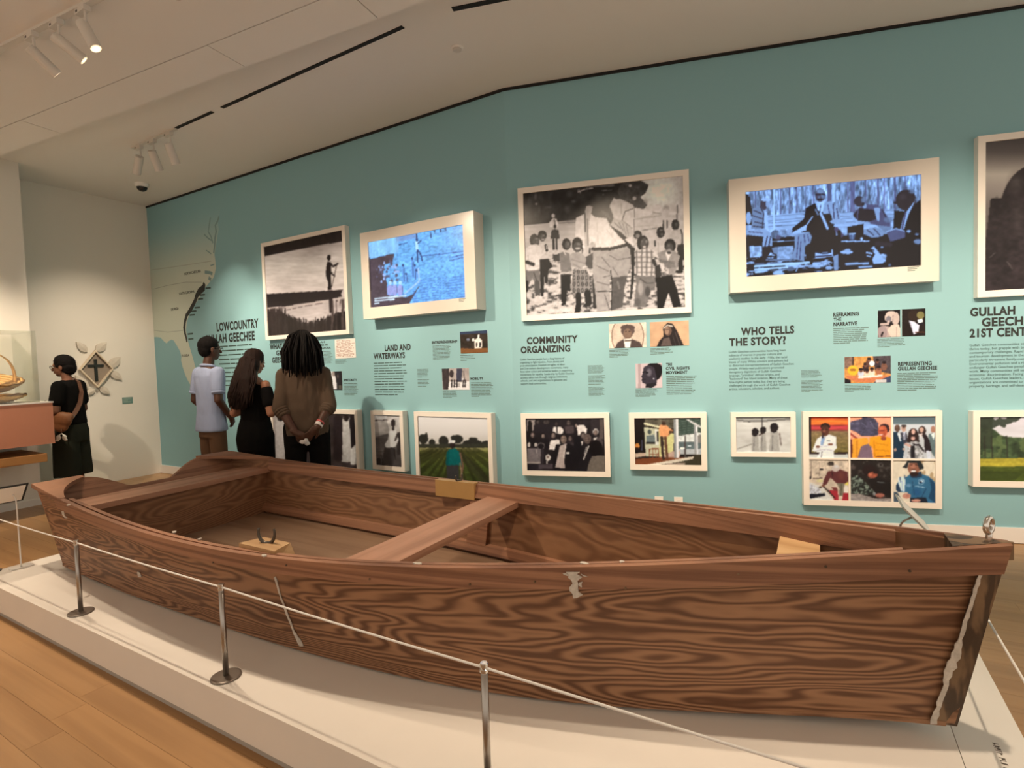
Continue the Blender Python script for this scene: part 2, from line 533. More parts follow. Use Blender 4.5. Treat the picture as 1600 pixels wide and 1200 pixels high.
# ================================================================== the boat
YB = 2.08
gx = np.array([-4.42, -4.3, -4, -3.5, -3, -2.5, -2, -1.5, -1, -.5, -.2, 0, .2, .35, .45, .5])
gw = np.array([.674, .684, .709, .746, .770, .774, .745, .673, .557, .409, .306, .232, .152, .088, .044, .022])
gz = np.array([.708, .699, .680, .655, .639, .633, .639, .658, .690, .729, .754, .772, .790, .803, .812, .816])
cx_ = np.array([-4.17, -4, -3.5, -3, -2.5, -2, -1.5, -1, -.5, -.2, 0, .2, .36])
cw_ = np.array([.626, .633, .643, .642, .631, .607, .560, .468, .312, .196, .120, .056, .012])
KW = np.polyfit(gx, gw, 6); KZ = np.polyfit(gx, gz, 5); KC = np.polyfit(cx_, cw_, 6)
GX0, GX1, CX0, CX1 = -4.42, 0.49, -4.17, 0.36


def gun(s):                                    # outer top edge of the rub rail (half width)
    x = GX0 + (GX1 - GX0) * s
    return x, max(float(np.polyval(KW, x)), 0.02), float(np.polyval(KZ, x))


def chn(s):
    x = CX0 + (CX1 - CX0) * s
    z = 0.198 + 0.012 * max(0, (-2.8 - x) / 1.4) ** 2 + 0.032 * max(0, (x + 1.2) / 1.56) ** 2
    return x, max(float(np.polyval(KC, x)), 0.012), z


RT = 0.022


def side(s, v, off=0.0):
    """v 0 chine .. 1 gunwale; off = metres inboard of the plank's outer face"""
    a, b = chn(s), gun(s)
    x = a[0] + (b[0] - a[0]) * v
    w = a[1] + (max(b[1] - RT, 0.008) - a[1]) * v
    return x, max(w - off, 0.004), a[2] + (b[2] - a[2]) * v


boat = thing('rowing_boat', 'long brown wooden flat-bottomed rowing boat standing on the white plinth', 'boat', (-1.95, YB, PT))


def bshift(mb):
    mb.v = [(v[0] + 1.95, v[1] - YB, v[2] - PT) for v in mb.v]
    return mb


SS = np.linspace(0, 1, 61)
for sg in (-1, 1):
    # plank
    mb = MB(); NV = 6; rings_ = []
    for s in SS:
        o_ = [side(s, v) for v in np.linspace(0, 0.982, NV)]; i_ = [side(s, v, 0.013) for v in np.linspace(0.982, 0, NV)]
        rings_.append([(p[0], YB + sg * p[1], p[2]) for p in o_ + i_])
    mb.rings(rings_)
    o = bshift(mb).build('side_plank', PLY, boat)
    if sg == 1:
        o.data.materials.append(PLYIN)
        for p in o.data.polygons:
            if p.normal.y < -0.5:
                p.material_index = 1
    # rub rail outside, inwale inside
    mb = MB(); rings_ = []
    for s in np.linspace(0.083, 1.0, 56):
        x, w, z = gun(s); h = 0.072 + 0.016 * max(0, (x + 1.6) / 2.1)
        cx0, cw0, cz0 = chn(s); k = (w - RT - cw0) / (z - cz0); kx = (x - cx0) / (z - cz0)
        wi = max(w - RT, 0.003)
        rings_.append([(x, YB + sg * w, z), (x, YB + sg * wi, z + 0.002), (x - kx * h, YB + sg * max(wi - k * h, 0.002), z - h), (x - kx * h, YB + sg * max(w - k * h, 0.006), z - h)])
    bshift(mb.rings(rings_)).build('rub_rail', RAILW, boat)
    mb = MB(); rings_ = []
    for s in np.linspace(0.11, 0.945, 50):
        x, w, z = gun(s); h = 0.085
        cx0, cw0, cz0 = chn(s); k = (w - RT - cw0) / (z - cz0)
        a = w - RT - 0.016; b = a - 0.022
        a = max(a, 0.004); b = max(b, 0.003)
        rings_.append([(x, YB + sg * a, z - 0.002), (x, YB + sg * b, z - 0.002), (x, YB + sg * max(b - k * h, 0.002), z - h), (x, YB + sg * max(a - k * h, 0.003), z - h)])
    bshift(mb.rings(rings_)).build('inwale', RAILW, boat)
    # chine log inside
    mb = MB(); rings_ = []
    for s in np.linspace(0.06, 0.86, 40):
        p = side(s, 0.12, 0.014); q = side(s, 0.235, 0.014)
        rings_.append([(p[0], YB + sg * p[1], p[2]), (q[0], YB + sg * q[1], q[2]), (q[0], YB + sg * (q[1] - 0.022), q[2] - 0.006), (p[0], YB + sg * (p[1] - 0.03), p[2])])
    bshift(mb.rings(rings_)).build('chine_log', RAILW, boat)
    # quarter knee in the stern corner
    top = []
    for x in np.linspace(-4.435, -3.90, 8):
        top.append((x, float(np.polyval(KW, x)) - 0.002))
    arc = []
    x0_, y0_, x1_, y1_ = -3.90, float(np.polyval(KW, -3.90)) - 0.03, -4.385, 0.40
    for t in np.linspace(0, 1, 12):
        # concave curve bulging towards the corner
        bx, by = -4.26, float(np.polyval(KW, -4.2)) - 0.10
        arc.append(((1 - t) ** 2 * x0_ + 2 * t * (1 - t) * bx + t * t * x1_, (1 - t) ** 2 * y0_ + 2 * t * (1 - t) * by + t * t * y1_))
    poly = top + arc + [(-4.45, 0.395)]
    zt = lambda x: float(np.polyval(KZ, max(x, -4.42))) + 0.004
    n = len(poly); mb = MB()
    mb.add([(p[0], YB + sg * p[1], zt(p[0])) for p in poly] + [(p[0], YB + sg * p[1], zt(p[0]) - 0.026) for p in poly],
           [tuple(range(n)), tuple(range(2 * n - 1, n - 1, -1))] + [(i, n + i, n + (i + 1) % n, (i + 1) % n) for i in range(n)])
    bshift(mb).build('quarter_knee', RAILW, boat)

# bottom
mb = MB(); rings_ = []
for s in np.linspace(0, 0.995, 50):
    x, w, z = chn(s)
    rings_.append([(x, YB - w - 0.002, z - 0.010), (x, YB + w + 0.002, z - 0.010), (x, YB + w + 0.002, z + 0.004), (x, YB - w - 0.002, z + 0.004)])
bshift(mb.rings(rings_)).build('bottom_board', PLY, boat)
mb = MB(); rings_ = []
for s in np.linspace(0.03, 0.93, 40):
    p = side(s, 0.075, 0.014)
    rings_.append([(p[0], YB - p[1], p[2] - 0.02), (p[0], YB + p[1], p[2] - 0.02), (p[0], YB + p[1], p[2]), (p[0], YB - p[1], p[2])])
bshift(mb.rings(rings_)).build('floor_board', BOATFL, boat)
# skids the hull rests on
for xx in (-3.3, -0.9):
    bshift(MB().box((xx - 0.05, YB - 0.28, PT + 0.0004), (xx + 0.05, YB + 0.28, 0.189))).build('support_skid', PLINTH, boat)


def inner(x, z):                                # inner half width of the hull
    best = min(((abs((chn(s)[0] + (gun(s)[0] - chn(s)[0]) * ((z - chn(s)[2]) / (gun(s)[2] - chn(s)[2]))) - x), s) for s in np.linspace(0, 1, 161)))[1]
    v = (z - chn(best)[2]) / (gun(best)[2] - chn(best)[2])
    return side(best, v, 0.014)[1]


# transom, raked aft, low in the middle
mb = MB(); prof = []
ys = np.linspace(-0.655, 0.655, 41)


def ttop(y):
    a = abs(y)
    if a < 0.13:
        return 0.592
    if a > 0.40:
        return 0.700
    t = (a - 0.13) / 0.27
    return 0.592 + 0.108 * math.sin(t * PI / 2) ** 1.3


def tx(z):
    return -4.17 + (z - 0.20) * (-0.25 / 0.508)


out = [(y, ttop(y)) for y in ys] + [(0.62, 0.20), (-0.62, 0.20)]
n = len(out)
mb.add([(tx(z), YB + y, z) for y, z in out] + [(tx(z) + 0.028, YB + y, z) for y, z in out],
       [tuple(range(n)), tuple(range(2 * n - 1, n - 1, -1))] + [(i, n + i, n + (i + 1) % n, (i + 1) % n) for i in range(n)])
bshift(mb).build('transom', RAILW, boat)


def board(name, x0, x1, zt_, th, m):
    a, b = inner(x0, zt_ - th), inner(x1, zt_ - th)
    mb = MB().prism([(x0, YB - a), (x1, YB - b), (x1, YB + b), (x0, YB + a)], zt_ - th, zt_)
    return bshift(mb).build(name, m, boat)


board('stern_thwart', -4.17, -3.885, 0.600, 0.034, THWW)
board('middle_thwart', -1.765, -1.530, 0.580, 0.034, THWW)
# boxed front of the stern seat
a, b = inner(-3.92, 0.25), inner(-3.92, 0.56)
bshift(MB().add([(x, YB + y, z) for x in (-3.935, -3.92) for (y, z) in ((-a, 0.235), (a, 0.235), (b, 0.565), (-b, 0.565))],
                [(0, 1, 2, 3), (7, 6, 5, 4), (0, 4, 5, 1), (1, 5, 6, 2), (2, 6, 7, 3), (3, 7, 4, 0)])).build('seat_front', PLYIN, boat)
for sg in (-1, 1):
    rr_ = []
    for z in (0.245, 0.35, 0.45, 0.545):
        w = [inner(-1.90, z), inner(-1.75, z)]
        rr_.append([(-1.90, YB + sg * (w[0] - 0.001), z), (-1.75, YB + sg * (w[1] - 0.001), z), (-1.75, YB + sg * (w[1] - 0.022), z), (-1.90, YB + sg * (w[0] - 0.022), z)])
    bshift(MB().rings(rr_)).build('thwart_support', RAILW, boat)
# bow brace of new pine
a, b = inner(-0.135, 0.66), inner(0.0, 0.66)
bshift(MB().prism([(-0.135, YB - a), (0.0, YB - b), (0.0, YB + b), (-0.135, YB + a)], 0.655, 0.685)).build('bow_brace', BLOCKW, boat)
# stem
rr_ = []
for t in np.linspace(0, 1, 9):
    xf = 0.366 + 0.108 * t; z = 0.222 + 0.525 * t; wd = 0.026 + 0.016 * t
    rr_.append([(xf, YB - 0.011, z), (xf, YB + 0.011, z), (xf - 0.062, YB + wd, z), (xf - 0.062, YB - wd, z)])
bshift(MB().rings(rr_)).build('stem_post', STEMW, boat)
rr_ = []
for x in np.linspace(0.345, 0.497, 6):
    w = max(float(np.polyval(KW, x)) - RT - 0.002, 0.004); z = float(np.polyval(KZ, x))
    rr_.append([(x, YB - w, z + 0.003), (x, YB + w, z + 0.003), (x, YB + w, z - 0.05), (x, YB - w, z - 0.05)])
bshift(MB().rings(rr_)).build('stem_head', STEMW, boat)
# eye bolt
eb = MB()
eb.tube([(0.441 + 0.022 * 0.50 * math.cos(t), YB + 0.022 * 0.86 * math.cos(t), 0.862 + 0.022 * math.sin(t)) for t in np.linspace(0, 2 * PI, 25)[:-1]], 0.0080, 8, closed=True)
eb.capsule((0.441, YB, 0.80), (0.441, YB, 0.842), 0.009, 0.008)
bshift(eb).build('eye_bolt', CHROME, boat, True)
# oarlock blocks with horseshoe oarlocks
w = inner(-2.05, 0.62)


def horseshoe(c, ang, r=0.042):
    h = MB(); pts = []; rad = []
    for t in np.linspace(-1.05 * PI - 0.25, 0.05 * PI + 0.25, 22):
        pts.append((c[0] + r * math.cos(t) * math.cos(ang), c[1] + r * math.cos(t) * math.sin(ang), c[2] + r * 1.05 + r * 1.12 * math.sin(t)))
        u_ = abs((t + PI / 2) / (0.55 * PI + 0.25)); rad.append(0.0090 - 0.0042 * u_)
    h.tube(pts, rad, 8)
    h.capsule((c[0], c[1], c[2] - 0.03), (c[0], c[1], c[2] - 0.002), 0.008, 0.010)
    return h


b1 = bshift(MB().add([(-2.19, YB - 0.70, 0.60), (-1.95, YB - 0.70, 0.60), (-1.95, YB - 0.60, 0.60), (-2.19, YB - 0.60, 0.60),
                      (-2.19, YB - 0.70, 0.652), (-1.95, YB - 0.70, 0.652), (-1.98, YB - 0.60, 0.652), (-2.16, YB - 0.60, 0.652)],
                     [(0, 3, 2, 1), (4, 5, 6, 7), (0, 1, 5, 4), (1, 2, 6, 5), (2, 3, 7, 6), (3, 0, 4, 7)])).build('oarlock_block', BLOCKW, boat)
bshift(horseshoe((-2.075, YB - 0.645, 0.652), 0.25)).build('oarlock', DARKMET, b1, True)
b2 = bshift(MB().box((-2.17, YB + 0.645, 0.545), (-1.865, YB + 0.690, 0.650))).build('oarlock_block', mat('yellow_pine', (0.50, 0.30, 0.11), 0.5, var=0.12, vscale=8), boat)
bshift(horseshoe((-2.0, YB + 0.675, 0.650), 1.25, 0.026)).build('oarlock', DARKMET, b2, True)

# white filler marks on the near side, found on the hull surface under their pixels
gs = np.linspace(0, 1, 900); gv = np.linspace(0, 1.0, 160)
G = np.array([[(side(s, v)[0], YB - side(s, v)[1], side(s, v)[2]) for v in gv[::8]] for s in gs[::6]])


def hull_pt(x, y, rail=False):
    px, py = proj(G.reshape(-1, 3)); d = (px - x) ** 2 + (py - y) ** 2
    i = int(np.argmin(d)); s = gs[::6][i // len(gv[::8])]; v = gv[::8][i % len(gv[::8])]
    for st in (0.004, 0.001, 0.0003):
        for _ in range(6):
            c = []
            for ds in (-st, 0, st):
                for dv in (-st * 6, 0, st * 6):
                    q = side(s + ds, v + dv); a_, b_ = proj(np.array([(q[0], YB - q[1], q[2])])); c.append(((a_[0] - x) ** 2 + (b_[0] - y) ** 2, s + ds, v + dv))
            _, s, v = min(c)
    q = side(s, v)
    off = (RT + 0.002) if rail else 0.002
    return V((q[0], YB - q[1] - off, q[2]))


def filler(name, pts, rail=False, seed=1):
    """pts: (px, py, half width px) down a crack"""
    rg = random.Random(seed); L, R = [], []
    for i, (x, y, hw) in enumerate(pts):
        L.append(hull_pt(x - hw * rg.uniform(0.5, 1.3), y + rg.uniform(-1, 1), rail)); R.append(hull_pt(x + hw * rg.uniform(0.5, 1.3), y + rg.uniform(-1, 1), rail))
    m_ = MB(); n_ = len(pts); off = V((0, -0.003, 0))
    vs = L + R + [p + off for p in L] + [p + off for p in R]
    fs = []
    for i in range(n_ - 1):
        a_, b_, c_, d_ = i, i + 1, n_ + i + 1, n_ + i
        fs += [(2 * n_ + a_, 2 * n_ + b_, 2 * n_ + c_, 2 * n_ + d_), (a_, 2 * n_ + a_, 2 * n_ + b_, b_), (d_, c_, 2 * n_ + c_, 2 * n_ + d_)]
    fs += [(0, n_, 3 * n_, 2 * n_), (n_ - 1, 3 * n_ - 1, 4 * n_ - 1, 2 * n_ - 1)]
    return bshift(m_.add(vs, fs)).build(name, PUTTY, boat)


def lerp_pts(p, q, n_, w0, w1):
    return [(p[0] + (q[0] - p[0]) * t, p[1] + (q[1] - p[1]) * t, w0 + (w1 - w0) * t) for t in np.linspace(0, 1, n_)]


filler('filler_streak', lerp_pts((431, 901), (439, 931), 6, 1.3, 1.1) + lerp_pts((441, 936), (460, 985), 8, 1.2, 1.6) + lerp_pts((462, 989), (472, 1009), 5, 2.2, 3.0), seed=2)
filler('filler_patch', [(899, 889, 10), (902, 893, 7), (904, 898, 9), (902, 903, 5), (903, 908, 7), (901, 914, 6), (904, 919, 9), (905, 924, 8), (903, 929, 4)], True, 5)
rg = random.Random(17); L_, R_ = [], []
for t in np.linspace(0.0, 1.0, 34):                # caulking squeezed out along the stem
    xf = 0.366 + 0.108 * t; z = 0.224 + 0.455 * t * 1.10; wd = 0.026 + 0.016 * t
    fat = 0.0045 + 0.008 * math.exp(-((t - 0.42) / 0.12) ** 2) + 0.003 * (t < 0.2)
    L_.append(V((xf - 0.064 - fat * rg.uniform(0.5, 1.3), YB - wd - 0.0095, z))); R_.append(V((xf - 0.060 + fat * rg.uniform(0.3, 1.2), YB - wd - 0.0010, z)))
n_ = len(L_); off = V((0, -0.0035, 0)); vs = L_ + R_ + [p + off for p in L_] + [p + off for p in R_]; fs = []
for i in range(n_ - 1):
    fs += [(2 * n_ + i, 2 * n_ + i + 1, 3 * n_ + i + 1, 3 * n_ + i), (i, 2 * n_ + i, 2 * n_ + i + 1, i + 1), (n_ + i, n_ + i + 1, 3 * n_ + i + 1, 3 * n_ + i)]
bshift(MB().add(vs, fs)).build('caulking', PUTTY, boat)
filler('filler_fleck', [(886, 891, 3), (888, 893, 3), (893, 896, 2)], True, 21)
filler('filler_fleck', [(915, 893, 2), (917, 896, 3), (920, 897, 2)], True, 22)
filler('filler_fleck', [(912, 905, 2), (911, 909, 2.5), (913, 913, 1.5)], True, 23)
filler('filler_chip', [(106, 797, 2), (108, 803, 2.4), (111, 808, 2)], True, 3)
filler('filler_chip', [(217, 894, 2), (218, 898, 3), (220, 902, 2)], False, 4)
for (x, y, hw, sd) in ((107, 789, 5, 1), (272, 831, 5, 2), (312, 842, 3, 3), (413, 868, 6, 4), (652, 880.5, 7, 5), (912, 880, 7, 6), (971, 877.5, 5, 7)):
    p = zhit(x, y, float(np.polyval(KZ, zhit(x, y, 0.66)[0])) + 0.003)
    rg = random.Random(sd); r0 = hw / FPX * 2.2
    poly = [(p[0] + r0 * rg.uniform(0.5, 1.2) * math.cos(t), p[1] + 0.012 * rg.uniform(0.5, 1.1) * math.sin(t)) for t in np.linspace(0, 2 * PI, 9)[:-1]]
    bshift(MB().prism(poly, p[2] - 0.003, p[2] + 0.002)).build('filler_chip', PUTTY, boat)

for (x, y) in ((341, 876), (584.6, 901), (740, 909), (981, 915), (1290, 881), (1155, 893), (455, 880), (1420, 888), (840, 905)):
    p = hull_pt(x, y, True)
    bshift(MB().tube([p + V((0, 0.004, 0)), p + V((0, -0.0012, 0))], 0.0042, 8)).build('nail_head', STEMW, boat)

# ================================================================== barrier
ST = [(-4.55, 1.215), (-3.31, 1.215), (-2.06, 1.215), (-0.82, 1.215), (0.44, 1.215), (0.47, 2.95)]
lab = ['steel barrier stanchion at the plinth corner beside the boat stern', 'steel barrier stanchion nearest the boat stern along the front',
       'second steel barrier stanchion from the boat stern along the front', 'steel barrier stanchion rising from the bottom edge of the photo',
       'steel barrier stanchion at the front corner by the bow', 'steel barrier stanchion at the rear corner behind the bow']
for i, (x, y) in enumerate(ST):
    t = thing('barrier_stanchion', lab[i], 'stanchion', (x, y, PT), 0, 'low barrier stanchions on the plinth')
    MB().lathe([(0.055, 0), (0.057, 0.002), (0.056, 0.006), (0.050, 0.008), (0.013, 0.009)], 32).build('base_disc', BASEMET, t, False)
    MB().lathe([(0.0105, 0.007), (0.0105, 0.352)], 20).build('pole', STEEL, t, True)
    MB().lathe([(0.0105, 0.352), (0.0125, 0.354), (0.0125, 0.362), (0.0085, 0.365), (0.0085, 0.369), (0.0125, 0.371), (0.0125, 0.378), (0.010, 0.380)], 20).build('cap', CHROME, t, False)
cz = PT + 0.3655
cord = []
for i in range(len(ST) - 1):
    a_, b_ = V((*ST[i], cz)), V((*ST[i + 1], cz))
    for k in range(8):
        q = a_.lerp(b_, k / 8); q.z -= 0.004 * math.sin(PI * k / 8); cord.append(q)
cord.append(V((*ST[-1], cz)))
cd = MB().tube(cord, 0.0036, 8).build('elastic_rope', mat('white_elastic_cord', (0.82, 0.80, 0.76), 0.5), None, True)
tag(cd, 'thin white elastic rope stretched between the low stanchions', 'rope')

# ================================================================== tilted label stands at both ends of the plinth
PANELG = mat('label_panel_grey', (0.36, 0.37, 0.34), 0.4)


def label_stand(loc, flip, lab, width, yoff):
    t = thing('label_stand', lab, 'label stand', loc, 0, None)
    MB().box((-0.03, -0.055, 0), (0.03, 0.055, 0.006)).build('base_plate', WHITE, t)
    top = 0.41
    pts = [(0, 0, 0.005), (0, 0, top)]
    for k in range(1, 9):
        a_ = k / 8 * math.radians(62)
        pts.append((flip * 0.05 * (1 - math.cos(a_)), 0, top + 0.05 * math.sin(a_)))
    last = pts[-1]
    pts.append((last[0] + flip * 0.022, 0, last[2] + 0.015))
    MB().tube(pts, 0.0045, 8).build('stem', WHITE if flip < 0 else STEEL, t, True)
    c = V((pts[-1][0], yoff, pts[-1][2] + 0.004)); al = math.radians(48)
    d = V((flip * math.cos(al), 0, -math.sin(al))); nrm = V((flip * math.sin(al), 0, math.cos(al)))
    h = 0.083

    def slab(hh, ww, t0, t1):
        vs = []
        for tt in (t0, t1):
            for sx_, sy_ in ((-1, -1), (1, -1), (1, 1), (-1, 1)):
                vs.append(c + d * (hh * sx_) + V((0, ww * sy_, 0)) + nrm * tt)
        return MB().add(vs, [(0, 3, 2, 1), (4, 5, 6, 7), (0, 1, 5, 4), (1, 2, 6, 5), (2, 3, 7, 6), (3, 0, 4, 7)])
    slab(h, width / 2, 0.0, 0.006).build('panel', BLACK if flip < 0 else PANELG, t)
    slab(h - 0.012, width / 2 - 0.012, -0.002, 0.0).build('back_sheet', WHITE if flip < 0 else PANELG, t)
    slab(h - 0.008, width / 2 - 0.008, 0.006, 0.0075).build('label_sheet', WHITE, t)
    return t


label_stand((-4.462, 1.340, PT), -1, 'tilted white label panel with black border beside the boat stern', 0.30, -0.085)
label_stand((0.315, 2.93, PT), 1, 'grey tilted label panel on bent stem behind the bow', 0.24, 0.0)

# ================================================================== lamps
LENS = mat('lamp_lens', (1, 0.9, 0.75), 0.3, emit=((1.0, 0.82, 0.60), 14.0))
LAMPW = mat('lamp_white', (0.66, 0.63, 0.58), 0.45)
SLOTG = mat('track_slot_dark', (0.03, 0.025, 0.02), 0.7)


def spot_lamp(base, aim, watts, cone, label, drop=0.10, r=0.032, ln=0.175, group='cylinder spotlights', soft=0.03, blend=0.9):
    t = thing('spotlight', label, 'spotlight', base, 0, group)
    piv = V((0, 0, -drop)); d = (V(aim) - V(base) - piv).normalized()
    ad = MB().box((-0.055, -0.018, -0.030), (0.055, 0.018, 0.0)).build('track_adapter', LAMPW, t)
    MB().box((-0.040, -0.019, -0.022), (-0.022, 0.019, -0.010)).build('latch', SLOTG, ad)
    MB().tube([(0.03, 0, -0.028), (0.03, 0, -drop * 0.75), tuple(piv)], 0.008, 8).build('arm', LAMPW, t)
    a, b = piv - d * ln * 0.12, piv + d * ln * 0.88
    hd = MB().tube([a, a + d * 0.004, b - d * 0.004, b, b, b - d * 0.02, b - d * 0.021], [r * 0.8, r, r, r, r * 0.86, r * 0.84, r * 0.2], 24).build('head', LAMPW, t)
    MB().tube([b - d * 0.018, b - d * 0.014], r * 0.82, 20).build('lens', LENS, hd)
    ld = bpy.data.lights.new('lamp_light', 'SPOT'); ld.energy = watts * LAMP; ld.color = LAMP_COL
    ld.spot_size = math.radians(cone); ld.spot_blend = blend; ld.shadow_soft_size = soft
    lo = bpy.data.objects.new('lamp_light', ld); C.objects.link(lo); lo.parent = t
    lo.location = b + d * 0.004; lo.rotation_euler = d.to_track_quat('-Z', 'Y').to_euler()
    return t


# main track on the soffit
ta, tb = V((-6.6, track_y(-6.6), TZ)), V((3.2, track_y(3.2), TZ))
tr = MB(); dv = (tb - ta).normalized(); nv = V((-dv.y, dv.x, 0)) * 0.018
tr.add([tuple(p + q + V((0, 0, h))) for h in (-0.016, 0.0) for p, q in ((ta, -nv), (tb, -nv), (tb, nv), (ta, nv))],
       [(0, 3, 2, 1), (4, 5, 6, 7), (0, 1, 5, 4), (1, 2, 6, 5), (2, 3, 7, 6), (3, 0, 4, 7)])
tag(tr.build('lighting_track', LAMPW), 'long white lighting track fixed under the panelled soffit', 'track')
tag(MB().box((-6.05, SL - 0.016, HC - 0.014), (-5.25, SL + 0.016, HC)).build('lighting_track', LAMPW), 'short white lighting track near the security camera', 'track')


def on_track(x):
    return (x, track_y(x), TZ - 0.016)


vis = ['white cylinder spotlight aimed at the salmon display case', 'white cylinder spotlight aimed at the boatman photograph', 'leftmost of three white cylinder spotlights on the soffit track', 'middle one of three white cylinder spotlights on the soffit track',
       'white cylinder spotlight aimed at the bend of the teal wall', 'white cylinder spotlight aimed at the children photograph', 'white cylinder spotlight aimed at the porch photograph', 'white cylinder spotlight aimed at the right screen', 'white cylinder spotlight aimed at the meadow photograph']
for (x, aim, wt, cn), lb in zip(WALL_SPOTS, vis):
    spot_lamp(on_track(x), aim, wt, cn, lb, group='soffit track spotlights', soft=0.028)
vis = ['white cylinder spotlight with glowing lens on the soffit track', 'white cylinder spotlight above the middle of the boat', 'white cylinder spotlight above the boat bow']
for (x, aim, wt, cn), lb in zip(BOAT_SPOTS, vis):
    spot_lamp(on_track(x), aim, wt, cn, lb, group='soffit track spotlights', soft=0.035)
vis = ['white cylinder spotlight aimed at the floor by the display case', 'white cylinder spotlight aimed at the floor left of the plinth', 'white cylinder spotlight aimed at the floor before the plinth']
for (x, aim, wt, cn), lb in zip(FLOOR_SPOTS, vis):
    spot_lamp(on_track(x), aim, wt, cn, lb, group='soffit track spotlights', soft=0.05)
for x, aim, wt, cn, lb in FAR_SPOTS:
    spot_lamp((x, SL, HC - 0.014), aim, wt, cn, lb, drop=0.12, r=0.038, ln=0.19, group='spotlights by the security camera', soft=0.03)

# dome camera and smoke detector
t = thing('security_camera', 'white dome security camera with black eye under the ceiling', 'camera', (-7.11, 3.50, HC))
MB().lathe([(0.075, 0), (0.075, -0.02), (0.068, -0.042), (0.060, -0.046)], 28).build('housing', WHITE, t, False)
MB().lathe([(0.057, -0.044)] + [(0.057 * math.cos(a), -0.046 - 0.050 * math.sin(a)) for a in np.linspace(0.1, PI / 2 - 0.03, 8)], 24).build('dome', mat('black_dome', (0.006, 0.006, 0.007), 0.12), t, True)
t = thing('smoke_detector', 'small round white smoke detector on the ceiling', 'detector', (-2.278, 3.312, HC))
MB().lathe([(0.047, 0), (0.047, -0.006), (0.040, -0.010)], 28).build('ring', CEIL, t)
MB().lathe([(0.034, -0.009), (0.033, -0.016), (0.022, -0.021)], 28).build('cover', mat('detector_grey', (0.62, 0.60, 0.57), 0.6), t)

# ================================================================== end wall: cross artwork and plaque
LEAFM = mat('pale_leaf', (0.62, 0.575, 0.50), 0.7, var=0.12, vscale=14, bump=0.4, bscale=30)
art = thing('cross_artwork', 'diamond-shaped framed black cross with pale leaves on the end wall', 'artwork', M=WE.M(3.27, 1.48, 0))
hw, hh = 0.184, 0.240


def wp(x, y, off=0.0):
    s, z = WE.sz(x, y, off); return s - 3.27, z - 1.48


fr = [(-hw, 0), (0, -hh), (hw, 0), (0, hh)]


def dia(k):
    return [(x * k, y * k) for x, y in fr]


o4, i4 = dia(1.0), dia(0.90)
fm = MB(); vs = []
for z in (0.012, 0.065):
    vs += [(x, y, z) for x, y in o4] + [(x, y, z) for x, y in i4]
fs = []
for i in range(4):
    j = (i + 1) % 4
    fs += [(8 + i, 8 + j, 12 + j, 12 + i), (i, 4 + i, 4 + j, j), (i, j, 8 + j, 8 + i), (4 + i, 12 + i, 12 + j, 4 + j)]
fm.add(vs, fs).build('diamond_frame', mat('frame_cream', (0.72, 0.62, 0.48), 0.5), art)
MB().prism(dia(0.91), 0.015, 0.030).build('backing', mat('taupe_cloth', (0.30, 0.25, 0.20), 0.85, var=0.12, vscale=20), art)
cr = MB().box((-0.020, -0.150, 0.030), (0.012, 0.125, 0.045)); cr.box((-0.090, 0.028, 0.030), (0.085, 0.060, 0.0449))
cr.build('cross', mat('black_cross', (0.012, 0.016, 0.014), 0.5), art)
OO, SC = (110, 525), 10.436


def zpx(x, y):
    return OO[0] + x / SC, OO[1] + y / SC


leaves = [((95, 95), (275, 260), 0.26), ((590, 100), (420, 250), 0.30), ((815, 340), (640, 510), 0.30), ((845, 715), (640, 570), 0.25), ((645, 945), (470, 830), 0.28), ((80, 640), (290, 850), 0.24), ((-60, 380), (110, 470), 0.28), ((260, 960), (400, 860), 0.3)]
for tip, bas, wr_ in leaves:
    a = np.array(wp(*zpx(*tip), 0.02)); b = np.array(wp(*zpx(*bas), 0.02)); ax = a - b; ln = np.linalg.norm(ax); ax /= ln; nn = np.array([-ax[1], ax[0]])
    pts = []
    for t_ in np.linspace(0, 1, 9):
        pts.append(b + ax * ln * t_ + nn * ln * wr_ * math.sin(PI * t_ ** 0.8) ** 0.9)
    for t_ in np.linspace(1, 0, 9)[1:-1]:
        pts.append(b + ax * ln * t_ - nn * ln * wr_ * math.sin(PI * t_ ** 0.8) ** 0.9)
    mid = MB(); n = len(pts)
    vs = [(p[0], p[1], 0.004) for p in pts] + [(p[0], p[1], 0.026) for p in pts] + [(*(b + ax * ln * 0.5), 0.036)]
    mid.add(vs, [(n + i, n + (i + 1) % n, 2 * n) for i in range(n)] + [(i, (i + 1) % n, n + (i + 1) % n, n + i) for i in range(n)] + [tuple(range(n - 1, -1, -1))])
    mid.build('leaf', LEAFM, art)
t = thing('wall_plaque', 'small teal label plaque low on the end wall', 'plaque', M=WE.M(3.62, 1.05, 0))
MB().box((-0.062, -0.043, 0), (0.062, 0.043, 0.004)).build('plate', mat('plaque_teal', (0.13, 0.25, 0.225), 0.5), t)
tl = MB(); rr = random.Random(2)
for k in range(6):
    tl.box((-0.052, 0.028 - k * 0.011, 0.004), (rr.uniform(0.0, 0.05), 0.032 - k * 0.011, 0.0045))
tl.build('print', mat('plaque_print', (0.35, 0.45, 0.40), 0.6), t)

# ================================================================== display case by the pillar
FX = -6.78
SALM = mat('salmon_paint', (0.60, 0.265, 0.165), 0.5, var=0.03)
case = thing('display_case', 'salmon-coloured wall case with a clear vitrine at the far left', 'display case', (PX + 0.001, 1.5, 0.72))


def cb(a, b):
    return MB().box((a[0] - PX, a[1] - 1.5, a[2] - 0.72), (b[0] - PX, b[1] - 1.5, b[2] - 0.72))


